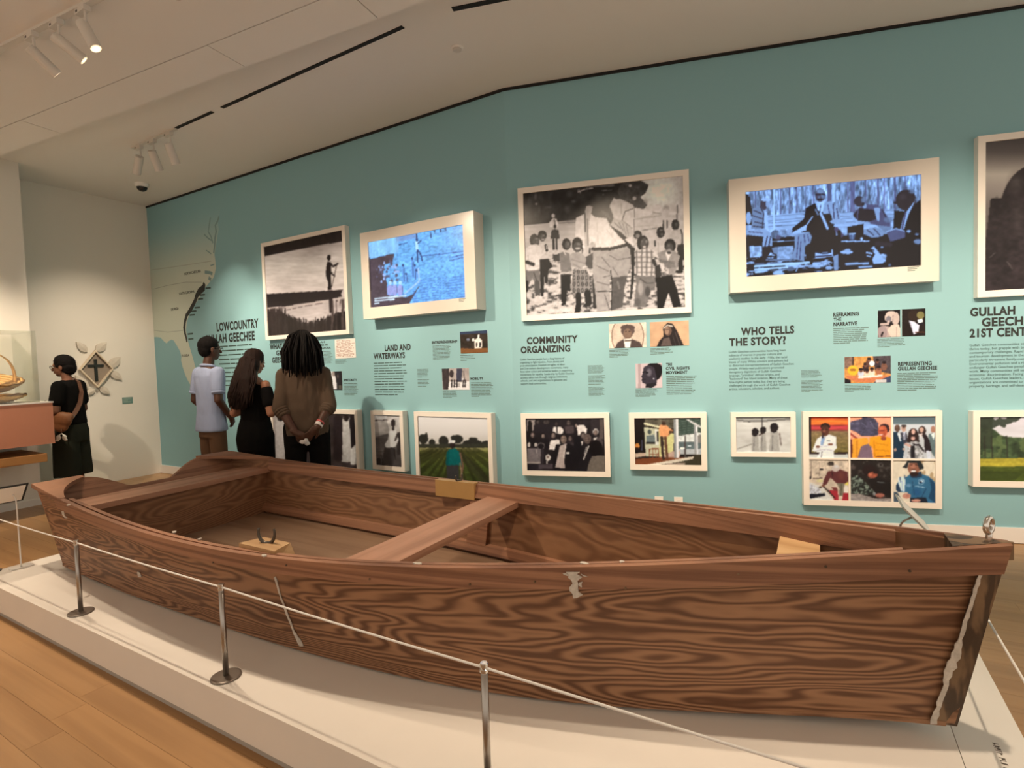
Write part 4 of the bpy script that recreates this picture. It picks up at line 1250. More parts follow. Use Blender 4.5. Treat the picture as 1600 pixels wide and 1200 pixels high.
    c.poly([(724, 232), (792, 200), (772, 300), (750, 332), (735, 290)], B(240)); c.line([(750, 250), (745, 310)], 7, (50, 56, 96)); c.line([(750, 330), (782, 392), (816, 472)], 26, B(216)); c.line([(622, 432), (672, 360)], 13, B(206)); c.poly([(470, 516), (622, 430), (612, 492), (540, 512)], B(222)); c.ell(452, 496, 30, 18, B(186)); c.line([(700, 290), (725, 340)], 16, B(150))
    c.poly([(498, 542), (640, 505), (668, 552), (652, 612), (602, 642), (592, 788), (468, 762), (502, 650)], B(164))
    for a in (((540, 545), (520, 750)), ((590, 530), (600, 610)), ((625, 530), (640, 600)), ((560, 600), (550, 770))):
        c.line(a, 8, (44, 50, 96), 0.9)
    # ---- right half
    c.view((1300, 270), 6.14)
    c.ell(60, 470, 80, 26, B(190)); c.line([(20, 510), (170, 505)], 16, B(216)); c.line([(40, 540), (90, 600)], 40, (60, 60, 100)); c.line([(70, 560), (70, 680)], 30, K); c.poly([(150, 520), (300, 490), (300, 640), (150, 640)], K)
    c.poly([(330, 300), (440, 308), (520, 400), (562, 470), (562, 545), (420, 500), (330, 482), (240, 472), (200, 400), (240, 350)], (62, 68, 108)); c.poly([(205, 402), (260, 338), (420, 358), (432, 440), (330, 482), (228, 472)], (20, 18, 30)); c.poly([(400, 335), (462, 335), (452, 472), (428, 452)], B(190)); c.line([(480, 350), (540, 470)], 12, (30, 32, 56)); c.ell(540, 450, 56, 34, B(140), 0.8, 0.4); c.line([(250, 350), (240, 450)], 12, (70, 76, 116))
    c.ell(265, 275, 55, 50, (40, 38, 54)); c.ell(302, 262, 30, 40, B(146), 0.9, 0.5); c.ell(312, 318, 20, 26, B(176)); c.ell(300, 300, 12, 16, (20, 18, 28)); c.line([(185, 415), (240, 470), (355, 482)], 24, B(192)); c.poly([(298, 545), (420, 520), (522, 572), (480, 612), (380, 622), (308, 592)], B(170)); c.line([(340, 550), (400, 600)], 9, (30, 34, 60)); c.line([(400, 535), (460, 600)], 9, (30, 34, 60)); c.poly([(420, 500), (580, 520), (520, 580)], B(150))
    c.poly([(60, 672), (372, 664), (420, 622), (470, 640), (470, 905), (60, 905)], (15, 14, 22)); c.poly([(158, 586), (225, 582), (216, 642), (168, 642)], (60, 84, 130)); c.line([(158, 586), (225, 583)], 9, B(240)); c.line([(200, 592), (195, 638)], 8, B(180)); c.ell(283, 634, 13, 14, B(236)); c.line([(95, 657), (355, 655)], 13, B(228))
    c.ell(140, 762, 62, 18, B(212)); c.ell(150, 742, 30, 12, B(200)); c.line([(135, 875), (345, 868)], 22, B(196)); c.line([(260, 905), (380, 900)], 16, B(210)); c.poly([(10, 800), (60, 780), (60, 930), (20, 940)], B(170)); c.line([(0, 740), (5, 800)], 14, B(200))
    c.poly([(370, 722), (402, 704), (502, 830), (492, 870), (400, 876), (384, 832), (412, 780)], B(216)); c.line([(330, 765), (380, 775)], 15, B(226)); c.line([(335, 795), (370, 805)], 13, B(210)); c.line([(372, 730), (400, 745)], 10, (30, 36, 60))
    c.poly([(598, 362), (690, 370), (850, 258), (900, 260), (900, 900), (500, 900), (560, 662), (700, 602), (586, 542)], (11, 10, 15)); c.ell(710, 262, 98, 100, (34, 30, 38)); c.ell(770, 184, 44, 22, B(128), 0.9, 0.6); c.ell(606, 286, 16, 13, (30, 26, 36)); c.ell(680, 230, 50, 40, (48, 44, 54), 0.8, 0.6); c.line([(800, 250), (812, 275)], 14, B(120))
    c.poly([(655, 545), (680, 432), (716, 368), (802, 258), (735, 402), (692, 540)], B(206)); c.line([(705, 380), (672, 540)], 16, (58, 62, 100)); c.poly([(520, 562), (600, 530), (702, 560), (702, 622), (560, 662)], (66, 76, 118)); c.line([(525, 566), (612, 535), (690, 556)], 12, B(202)); c.ell(735, 560, 20, 15, B(192)); c.ell(822, 660, 40, 24, B(150)); c.ell(812, 590, 20, 10, B(140)); c.line([(430, 680), (560, 690)], 40, (30, 28, 40)); c.ell(480, 715, 16, 8, B(170)); c.ell(552, 885, 16, 14, B(110))
    c.view((1160, 280), 6.14)
    for a, w in ((((120, 836), (640, 800)), 22), (((120, 866), (430, 846)), 18), (((125, 893), (170, 890)), 16)):
        c.line(a, w, B(250))
    c.blur(1)


def p_six(i):
    def f(c):
        c.tex = 0.14
        if i in (0, 3):
            c.view((1255, 645 if i == 0 else 715), 11.545)
        else:
            c.view((1360, 645 if i < 3 else 715), 11.043)
        if i == 0:
            c.vgrad([(90, (180, 60, 30)), (150, (232, 118, 44)), (215, (226, 100, 40)), (225, (120, 34, 34)), (250, (196, 62, 66)), (290, (206, 66, 60)), (315, (120, 44, 44)), (340, (134, 104, 68)), (700, (120, 100, 50))]); c.grain(140, 14, 0.25, 1); c.grain(20, 20, 0.2, 2, mask=c.y > 330)
            c.rect(80, 80, 146, 830, (26, 18, 20)); c.rect(80, 712, 830, 746, (42, 26, 22)); c.rect(80, 746, 830, 840, (190, 180, 164))
            c.poly([(325, 420), (395, 430), (462, 388), (590, 432), (604, 642), (552, 692), (552, 820), (240, 820), (292, 720), (158, 692), (200, 590), (250, 470)], (228, 214, 202)); c.poly([(322, 462), (400, 430), (352, 582), (318, 582)], (134, 152, 176)); c.ell(352, 432, 20, 30, (34, 26, 38)); c.line([(400, 430), (355, 590)], 9, (176, 160, 150)); c.line([(180, 690), (420, 660), (552, 690)], 10, (176, 160, 148)); c.line([(290, 615), (430, 600), (560, 560)], 8, (184, 168, 156)); c.line([(230, 640), (330, 660)], 8, (190, 174, 162)); c.ell(265, 612, 36, 22, (112, 62, 42)); c.ell(490, 570, 46, 21, (122, 68, 46)); c.line([(425, 506), (478, 502)], 11, (70, 84, 70)); c.line([(340, 700), (324, 815)], 13, (96, 86, 80))
            c.ell(398, 250, 88, 62, (30, 18, 15)); c.ell(396, 318, 74, 98, (88, 46, 32)); c.ell(378, 330, 34, 44, (142, 82, 60), 0.9, 0.6); c.ell(395, 245, 60, 34, (66, 36, 26), 0.8, 0.5); c.line([(345, 300), (375, 298)], 10, (36, 18, 14)); c.line([(405, 298), (440, 300)], 10, (36, 18, 14)); c.ell(365, 375, 30, 26, (52, 26, 20), 0.9, 0.4)
        elif i == 1:
            c.fill((240, 152, 112)); c.grain(140, 60, 0.12, 1); t = c.poly([(-460, 250), (-330, 150), (-150, 104), (-130, 60), (60, 90), (142, 180), (132, 392), (0, 402), (-150, 402), (-250, 330)], (72, 64, 78)); c.grain(60, 40, 0.4, 2, mask=t); c.line([(-330, 190), (-150, 170), (-60, 250)], 8, (112, 104, 120)); c.line([(0, 150), (60, 260), (120, 280)], 10, (120, 112, 124)); c.line([(-200, 320), (-60, 340)], 9, (40, 34, 46))
            c.poly([(-490, 300), (-360, 280), (-350, 420), (-490, 430)], (226, 122, 100)); c.rect(-490, 430, -370, 530, (206, 84, 64)); c.rect(-490, 470, -380, 520, (236, 160, 130)); c.rect(-490, 540, -345, 840, (110, 86, 96)); c.line([(-340, 480), (-335, 790)], 52, (92, 36, 30)); c.line([(-380, 330), (-200, 460)], 40, (150, 50, 36)); c.line([(-360, 320), (-190, 450)], 8, (236, 200, 180)); c.poly([(-312, 450), (-60, 430), (-30, 470), (-40, 560), (-150, 800), (-312, 800)], (234, 150, 44)); c.line([(-230, 480), (-240, 780)], 26, (206, 122, 36)); c.poly([(-160, 580), (0, 520), (50, 800), (-230, 800)], (122, 92, 98))
            c.poly([(-20, 425), (150, 402), (290, 412), (370, 440), (370, 840), (62, 840), (40, 600), (-20, 560)], (236, 146, 26)); c.line([(80, 520), (300, 560)], 12, (206, 118, 18)); c.line([(90, 640), (330, 660)], 12, (206, 118, 18)); c.line([(60, 480), (80, 760)], 14, (200, 112, 18)); c.line([(100, 760), (350, 745)], 18, (110, 48, 24))
            c.ell(228, 440, 46, 36, (150, 66, 42)); c.ell(240, 250, 88, 56, (44, 25, 28)); c.ell(295, 285, 34, 52, (44, 25, 28)); c.ell(212, 318, 80, 100, (192, 86, 52)); c.ell(190, 270, 50, 34, (214, 108, 70), 0.8, 0.5); c.line([(145, 312), (255, 304)], 15, (124, 44, 34)); c.ell(186, 376, 34, 11, (240, 206, 188)); c.ell(240, 360, 26, 40, (160, 66, 42), 0.7, 0.5)
        elif i == 2:
            c.vgrad([(80, (84, 92, 92)), (192, (100, 110, 108)), (198, (206, 196, 186)), (500, (190, 180, 170))])
            c.ell(575, 268, 42, 60, (192, 142, 116)); c.ell(575, 226, 46, 22, (50, 35, 30)); c.poly([(515, 345), (565, 330), (622, 342), (644, 470), (604, 565), (560, 520)], (58, 54, 60)); c.poly([(555, 335), (600, 335), (600, 470), (575, 460)], (214, 204, 206)); c.line([(580, 350), (585, 450)], 10, (70, 62, 70)); c.line([(545, 268), (605, 262)], 6, (60, 44, 40))
            c.ell(465, 268, 46, 62, (92, 62, 48)); c.ell(455, 240, 30, 26, (122, 86, 66), 0.8, 0.5); c.poly([(390, 335), (470, 330), (562, 480), (584, 640), (552, 840), (390, 840)], (22, 44, 58)); c.poly([(458, 350), (502, 350), (532, 492), (510, 492)], (226, 216, 210)); c.ell(428, 640, 24, 30, (176, 130, 108)); c.ell(575, 625, 24, 22, (190, 150, 130)); c.line([(470, 380), (500, 560)], 6, (12, 26, 38))
            c.ell(1082, 288, 42, 58, (166, 112, 86)); c.poly([(1000, 372), (1060, 350), (1150, 350), (1150, 840), (1040, 660)], (96, 106, 100)); c.poly([(1040, 362), (1115, 350), (1092, 472)], (226, 220, 210))
            c.ell(892, 312, 66, 82, (50, 32, 28)); c.ell(884, 292, 34, 48, (202, 152, 126)); c.poly([(892, 380), (960, 370), (1022, 480), (1058, 660), (940, 690), (930, 470)], (34, 22, 25)); c.poly([(838, 372), (902, 350), (882, 432)], (222, 192, 176)); c.poly([(960, 650), (1040, 660), (1050, 840), (990, 840)], (206, 196, 190))
            c.ell(740, 372, 86, 102, (44, 27, 24)); c.poly([(640, 390), (832, 390), (846, 502), (636, 520)], (44, 27, 24)); c.ell(740, 326, 34, 46, (214, 160, 136)); c.ell(735, 440, 36, 32, (206, 152, 132)); m = c.poly([(690, 500), (800, 480), (880, 570), (930, 840), (630, 840), (650, 580)], (168, 156, 146)); c.grain(26, 30, 0.6, 3, 3, mask=m); c.poly([(690, 570), (760, 560), (770, 780), (700, 780)], (30, 25, 27)); c.line([(750, 545), (840, 555), (920, 660)], 30, (34, 26, 28)); c.line([(610, 540), (680, 570)], 40, (206, 150, 128))
        elif i == 3:
            c.fill((204, 174, 144)); c.grain(90, 60, 0.14, 1); c.line([(145, 60), (140, 370)], 16, (110, 88, 74)); c.line([(200, 280), (290, 285)], 10, (96, 76, 64)); c.rect(290, 90, 300, 340, (150, 124, 104)); c.ell(332, 212, 34, 20, (34, 30, 30)); c.ell(125, 365, 18, 28, (36, 30, 30)); c.line([(180, 380), (340, 370)], 22, (120, 96, 80)); c.ell(300, 420, 60, 26, (214, 190, 130)); c.ell(500, 110, 60, 40, (60, 48, 40)); c.grain(24, 24, 0.2, 4, mask=c.y < 420)
            c.poly([(90, 430), (340, 520), (580, 800), (90, 800)], (216, 198, 178)); m = c.poly([(110, 470), (300, 560), (330, 640), (120, 660)], (196, 184, 178)); c.grain(24, 18, 0.4, 5, 3, mask=m); c.poly([(110, 660), (300, 650), (390, 640), (396, 690), (120, 742)], (22, 23, 32)); c.ell(310, 536, 28, 18, (70, 52, 36))
            c.poly([(470, 590), (620, 580), (645, 800), (580, 800)], (172, 44, 50)); c.poly([(715, 640), (830, 640), (830, 800), (700, 800)], (166, 40, 46)); c.ell(795, 460, 42, 42, (226, 196, 92)); c.poly([(740, 500), (830, 520), (830, 640), (730, 640)], (232, 206, 180)); c.poly([(500, 540), (600, 530), (630, 600), (560, 600)], (120, 56, 50))
            c.poly([(440, 252), (520, 232), (652, 208), (802, 260), (822, 432), (742, 472), (602, 472), (522, 382), (482, 372), (424, 482), (348, 512), (372, 400)], (94, 44, 42)); c.ell(680, 330, 80, 90, (112, 56, 46), 0.7, 0.6); c.line([(520, 250), (530, 370)], 14, (58, 26, 28)); c.ell(588, 190, 74, 64, (194, 168, 148)); c.ell(600, 160, 50, 34, (214, 196, 180), 0.8, 0.5); c.poly([(600, 462), (742, 462), (722, 690), (640, 695), (652, 560)], (128, 112, 88)); c.line([(690, 480), (680, 680)], 20, (90, 78, 60)); c.line([(350, 512), (450, 600), (570, 730)], 24, (48, 32, 30)); c.ell(360, 510, 26, 26, (120, 70, 52))
        elif i == 4:
            c.fill((38, 30, 26)); n = vnoise(c.x / 60, c.y / 46, 4); c.put(n > 0.6, (74, 62, 54), 0.8); c.ell(170, 130, 70, 50, (110, 96, 84), 0.7, 0.5); c.ell(180, 125, 24, 20, (36, 28, 26)); c.ell(-300, 170, 60, 50, (96, 78, 68), 0.7, 0.5)
            m = c.poly([(-430, 430), (-350, 340), (-220, 300), (-110, 400), (20, 540), (120, 620), (-150, 650), (-400, 610)], (92, 96, 80)); k = vnoise(c.x / 26, c.y / 22, 3); c.put(m & (k < 0.45), (36, 34, 30)); c.put(m & (k > 0.62), (136, 138, 116))
            c.poly([(-60, 380), (120, 340), (360, 420), (360, 640), (100, 640)], (30, 24, 22)); c.ell(-20, 220, 120, 100, (38, 24, 22)); c.ell(40, 300, 84, 56, (150, 74, 52)); c.ell(0, 295, 40, 30, (214, 116, 82), 0.9, 0.6); c.ell(70, 310, 30, 26, (190, 90, 62), 0.8, 0.6); c.ell(90, 250, 60, 40, (36, 22, 22), 0.9, 0.5)
            c.poly([(-480, 630), (-200, 620), (100, 712), (370, 700), (370, 800), (-480, 800)], (150, 130, 116)); c.grain(40, 16, 0.3, 6, mask=c.y > 640); c.ell(165, 650, 80, 36, (168, 96, 76)); c.line([(110, 680), (200, 700)], 14, (90, 46, 40)); c.line([(125, 420), (240, 436)], 20, (84, 80, 74)); c.ell(70, 625, 26, 26, (140, 130, 122))
        else:
            c.fill((228, 200, 166)); n = vnoise(c.x / 70 + 3, c.y / 90, 3); c.put((n > 0.56) & (c.x > 850), (176, 136, 92), 0.8); c.grain(60, 60, 0.08, 2)
            c.poly([(600, 345), (680, 290), (880, 282), (1000, 320), (1105, 410), (1150, 560), (1150, 800), (880, 790), (690, 720), (640, 600), (482, 590), (438, 480), (480, 420)], (52, 98, 122)); c.poly([(1010, 340), (1150, 480), (1150, 800), (1000, 700), (1050, 540)], (28, 58, 82), 0.85); c.ell(800, 600, 110, 90, (36, 80, 116), 0.8, 0.6); c.line([(720, 400), (760, 640)], 18, (36, 74, 98)); c.line([(960, 540), (880, 690)], 16, (30, 64, 90)); c.ell(660, 480, 60, 40, (120, 150, 170), 0.7, 0.5)
            c.poly([(486, 352), (560, 330), (604, 380), (592, 592), (520, 572), (478, 440)], (212, 214, 216)); c.line([(512, 340), (520, 420)], 18, (70, 84, 100)); c.line([(590, 310), (600, 370)], 20, (74, 90, 104)); c.poly([(440, 480), (480, 440), (530, 580), (490, 600), (440, 560)], (34, 52, 70)); c.line([(545, 400), (555, 570)], 10, (150, 160, 166))
            c.poly([(682, 300), (880, 240), (890, 330), (780, 355), (700, 345)], (34, 50, 66)); c.ell(748, 180, 104, 118, (146, 88, 64)); c.ell(755, 285, 76, 40, (46, 28, 24)); c.ell(735, 150, 60, 50, (182, 116, 88), 0.8, 0.6); c.poly([(556, 168), (605, 110), (640, 50), (860, 50), (902, 120), (924, 188), (850, 214), (826, 150), (800, 90), (660, 92), (632, 190)], (34, 37, 37)); c.line([(680, 128), (720, 124)], 12, (60, 30, 24)); c.line([(770, 122), (812, 128)], 12, (60, 30, 24)); c.ell(742, 234, 48, 15, (240, 226, 216)); c.ell(745, 205, 50, 10, (70, 38, 30), 0.8, 0.4)
            c.ell(878, 415, 54, 50, (184, 196, 200)); c.ell(878, 415, 45, 41, (48, 90, 114)); c.ell(882, 412, 30, 22, (224, 226, 230)); c.ell(868, 425, 20, 16, (28, 36, 52)); c.line([(770, 490), (935, 516)], 13, (168, 188, 198)); c.poly([(690, 690), (960, 690), (1000, 800), (690, 800)], (26, 32, 42)); c.ell(625, 662, 72, 46, (202, 134, 108)); c.ell(640, 660, 36, 26, (176, 104, 82), 0.8, 0.5); c.ell(790, 742, 84, 24, (204, 138, 112)); c.poly([(405, 590), (470, 600), (560, 790), (405, 790)], (70, 78, 84))
        c.blur(1)
    return f


def p_boatman(c):
    c.vgrad([(0, (184, 160, 146)), (350, (218, 194, 174)), (650, (204, 178, 160)), (820, (176, 152, 138)), (1000, (190, 166, 150))]); c.grain(220, 26, 0.10, 1); c.grain(60, 14, 0.08, 2)
    m = c.poly([(-100, -200), (1100, -200), (1100, 35), (885, 82), (0, 252), (-100, 272)], (40, 28, 26)); c.grain(40, 60, 0.35, 2, mask=m)
    low = c.y > 790 + (500 - c.x) * 0.12
    n = vnoise(c.x / 11, c.y / 300 + 9, 3); lim = 868 + 175 * np.exp(-((c.x - 500) / 290) ** 2) * (0.25 + 1.1 * n)
    c.put(c.y > lim, (26, 18, 17)); c.put((c.y > lim - 40) & (n > 0.55), (48, 36, 33), 0.8)
    c.put(low & (c.x < 230) & (n > 0.42), (44, 32, 29)); c.put(low & (c.x > 740) & (n > 0.5), (70, 54, 48))
    c.poly([(-60, 690), (710, 648), (860, 640), (880, 632), (855, 690), (872, 716), (700, 752), (240, 822), (50, 838), (-60, 850)], (33, 24, 23))
    c.line([(-30, 852), (240, 838), (700, 765), (860, 730)], 9, (188, 160, 142)); c.line([(240, 870), (420, 830), (640, 790)], 5, (60, 45, 40))
    k = (26, 18, 18)
    c.ell(720, 274, 21, 34, k); c.poly([(702, 320), (745, 322), (744, 470), (748, 640), (706, 642), (712, 560), (682, 470), (690, 380)], k)
    c.line([(732, 335), (768, 375), (820, 342)], 20, k); c.line([(738, 440), (782, 482)], 18, k); c.line([(810, 350), (752, 605)], 7, (45, 32, 28))
    c.poly([(722, 740), (760, 735), (752, 900), (728, 900)], (38, 27, 25)); c.blur(1)


def p_tv1(c):
    c.fill((104, 172, 240)); c.grain(20, 11, 0.34, 1, 3); c.grain(160, 40, 0.10, 2)
    m = c.poly([(110, 280), (472, 215), (472, 402), (130, 482)], (132, 192, 246)); c.grain(26, 300, 0.16, 4, mask=m)
    c.line([(470, 250), (660, 215)], 60, (120, 140, 190), 0.6); c.line([(475, 318), (575, 296)], 9, (50, 70, 120))
    d = c.poly([(120, 492), (422, 418), (400, 520), (305, 555), (290, 640), (335, 760), (338, 905), (555, 935), (640, 900), (720, 790), (700, 830), (600, 1000), (570, 1060), (140, 1060)], (74, 62, 72)); c.grain(120, 90, 0.2, 5, mask=d)
    for x, y in ((845, 195), (890, 165), (960, 160), (1020, 145), (680, 195)):
        c.line([(x, y - 20), (x + 6, y + 42 if x < 880 else y + 8)], 13, (40, 52, 90))
    k = (42, 60, 110); w = (172, 220, 252)
    c.line([(682, 285), (690, 375)], 34, w); c.ell(686, 262, 14, 20, k); c.line([(700, 300), (735, 270)], 10, k); c.line([(692, 380), (697, 520)], 16, k); c.line([(700, 385), (735, 440), (748, 505)], 15, k)
    rg = random.Random(3)
    for i in range(46):
        x, y = rg.uniform(215, 470), rg.uniform(500, 760)
        if x < 300 and y < 560: continue
        c.ell(x, y, rg.uniform(7, 19), rg.uniform(8, 22), (150, 178, 235) if rg.random() < .55 else (84, 84, 112))
    for x in (370, 425, 490):
        c.ell(x, 850, 36, 66, (150, 160, 222)); c.ell(x + 3, 765, 20, 24, w); c.line([(x + 28, 800), (x + 26, 890)], 6, (60, 66, 110))
    for x, y, h in ((525, 560, 190), (630, 480, 210), (660, 560, 160), (690, 620, 90), (560, 660, 90)):
        c.line([(x, y + 20), (x + 5, y + h)], 17, (96, 150, 225)); c.ell(x, y, 13, 16, k); c.line([(x + 12, y + 40), (x + 14, y + h)], 7, k)
    c.line([(545, 890), (640, 810), (712, 745), (705, 600)], 20, (158, 198, 250))
    for a in (((760, 448), (1010, 425), (1240, 395)), ((1070, 508), (1245, 462)), ((1095, 465), (1245, 432))):
        c.line(a, 9, (45, 70, 140))
    for i in range(11):
        y = 700 + 30 * i; c.line([(700 + 14 * i if i < 4 else 640, y + 45), (900, y), (1040, y + 14), (1260, y - 18)], 5, (58, 96, 190), 0.8)
    c.rect(0, 0, 0, 0, (0, 0, 0)); c.poly([(118, 470), (136, 470), (152, 1060), (130, 1060)], (16, 14, 22))
    for a in (((195, 950), (555, 916)), ((195, 977), (420, 957)), ((195, 1008), (240, 1002))):
        c.line(a, 17, (215, 238, 255))
    c.blur(1)


def p_coat(c):
    c.tex = 0.2; c.vgrad([(100, (76, 64, 58)), (230, (98, 82, 72)), (370, (182, 158, 134)), (450, (150, 128, 110)), (560, (112, 95, 82)), (900, (70, 58, 50))])
    d = np.zeros(c.x.shape, bool)
    d |= ((c.x - 1000) / 520) ** 2 + ((c.y - 900) / 600) ** 2 < 1
    d |= ((c.x - 700) / 215) ** 2 + ((c.y - 640) / 325) ** 2 < 1
    d |= (c.x > 432 - 0.12 * (c.y - 520)) & (c.y > 520) & (c.x > 385)
    c.put(d, (38, 28, 27)); c.grain(34, 22, 0.42, 2, 4, mask=d); c.grain(150, 260, 0.3, 5, mask=d); c.ell(590, 420, 70, 90, (96, 80, 70), 0.5, 0.8); c.ell(600, 640, 50, 160, (70, 56, 50), 0.4, 0.8); c.ell(470, 560, 20, 60, (26, 18, 18), 0.8, 0.5); c.line([(425, 890), (458, 862)], 6, (92, 78, 70), 0.7); c.line([(535, 915), (568, 962)], 6, (110, 94, 84), 0.7); c.blur(1)


def p_wedding(c):
    c.fill((60, 48, 44)); c.grain(60, 60, 0.4, 1)
    c.poly([(700, 780), (960, 800), (960, 1140), (700, 1160)], (150, 130, 116)); rg = random.Random(5)
    for x, w, col in ((840, 70, (178, 158, 142)), (900, 60, (150, 132, 120)), (960, 40, (190, 170, 154)), (1290, 70, (40, 30, 30)), (1355, 60, (208, 188, 168)), (1400, 40, (36, 28, 28)), (1140, 40, (176, 156, 140))):
        c.line([(x, 830), (x, 1120)], w, col); c.ell(x, 815, w * .35, 26, (38, 28, 26))
    c.poly([(1335, 900), (1385, 900), (1400, 1160), (1320, 1160)], (196, 178, 160)); c.poly([(1390, 1060), (1440, 1010), (1440, 1180), (1390, 1180)], (216, 196, 176)); c.blur(1)


def p_seated(c):
    c.vgrad([(690, (206, 186, 168)), (820, (186, 166, 148)), (900, (88, 76, 68)), (1070, (70, 60, 54))]); c.grain(30, 30, 0.22, 1)
    c.poly([(200, 700), (290, 705), (280, 740), (205, 742)], (222, 204, 186)); c.line([(200, 742), (290, 738)], 5, (70, 58, 52)); m = c.poly([(200, 860), (300, 830), (300, 1070), (205, 1060)], (90, 78, 70)); c.grain(60, 8, 0.35, 2, mask=m)
    c.poly([(352, 830), (398, 815), (405, 980), (360, 980)], (50, 41, 37)); c.poly([(300, 815), (350, 805), (368, 880), (345, 925), (285, 940), (270, 910), (295, 870)], (208, 190, 172)); c.ell(330, 760, 16, 26, (44, 33, 30)); c.line([(330, 780), (330, 806)], 14, (50, 38, 34)); c.line([(362, 830), (345, 880)], 12, (60, 46, 40))
    c.poly([(270, 930), (340, 930), (330, 1050), (250, 1055)], (52, 44, 40)); c.line([(340, 940), (345, 1010)], 8, (30, 24, 22)); c.line([(385, 950), (390, 1040)], 8, (30, 24, 22)); c.poly([(200, 1010), (240, 1000), (250, 1070), (205, 1070)], (40, 34, 32)); c.blur(1)


def p_field(c):
    c.vgrad([(700, (238, 216, 196)), (830, (226, 204, 184)), (900, (205, 184, 162)), (930, (170, 150, 96)), (960, (108, 104, 46)), (1060, (74, 80, 32)), (1250, (52, 54, 24))])
    dk = (46, 42, 34)
    for x, y, rx, ry in ((540, 870, 34, 34), (600, 895, 22, 24), (680, 885, 34, 36), (775, 872, 40, 30), (760, 860, 30, 16), (885, 870, 30, 12), (880, 900, 70, 24), (980, 905, 40, 22), (840, 915, 60, 16), (560, 850, 10, 24), (700, 915, 40, 14)):
        c.ell(x, y, rx, ry, dk)
    c.rect(510, 905, 1010, 932, (58, 54, 40)); g = c.y > 935; c.grain(26, 14, 0.28, 2, mask=g)
    for x in (-300, -100, 100, 300, 450, 560, 640, 860, 960, 1100, 1300, 1600):
        c.line([(760 + (x - 740) * 0.16, 945), (x, 1300)], 20 if abs(x - 740) < 300 else 34, (38, 36, 16), 0.55)
    c.poly([(800, 950), (1010, 1150), (1010, 1240), (790, 1000)], (50, 44, 30), 0.5)
    c.poly([(712, 945), (760, 935), (790, 960), (808, 1050), (775, 1058), (705, 1055)], (14, 92, 84)); c.poly([(700, 960), (720, 950), (712, 1060), (695, 1050)], (12, 80, 74)); c.line([(795, 970), (815, 1060), (800, 1130)], 13, (120, 84, 62)); c.ell(742, 912, 18, 24, (44, 32, 28)); c.ell(740, 888, 22, 12, (232, 214, 196))
    c.poly([(702, 1055), (785, 1050), (790, 1250), (700, 1250)], (60, 54, 50)); c.line([(795, 1040), (815, 1180)], 10, (150, 116, 84)); c.blur(1)


def face(c, x, y, r, sk=(120, 96, 82), hr=(22, 16, 16)):
    sk_ = np.array(sk)
    c.ell(x, y - r * .25, r * .95, r * 1.1, hr); c.ell(x, y + r * .1, r * .74, r * .98, tuple(sk_ * .72)); c.ell(x - r * .12, y + r * .05, r * .52, r * .8, sk, 1, 0.5); c.line([(x - r * .42, y - r * .12), (x - r * .1, y - r * .1)], r * .14, tuple(sk_ * .35)); c.line([(x + r * .14, y - r * .1), (x + r * .42, y - r * .12)], r * .14, tuple(sk_ * .35)); c.line([(x - r * .2, y + r * .52), (x + r * .2, y + r * .52)], r * .12, tuple(sk_ * .5))


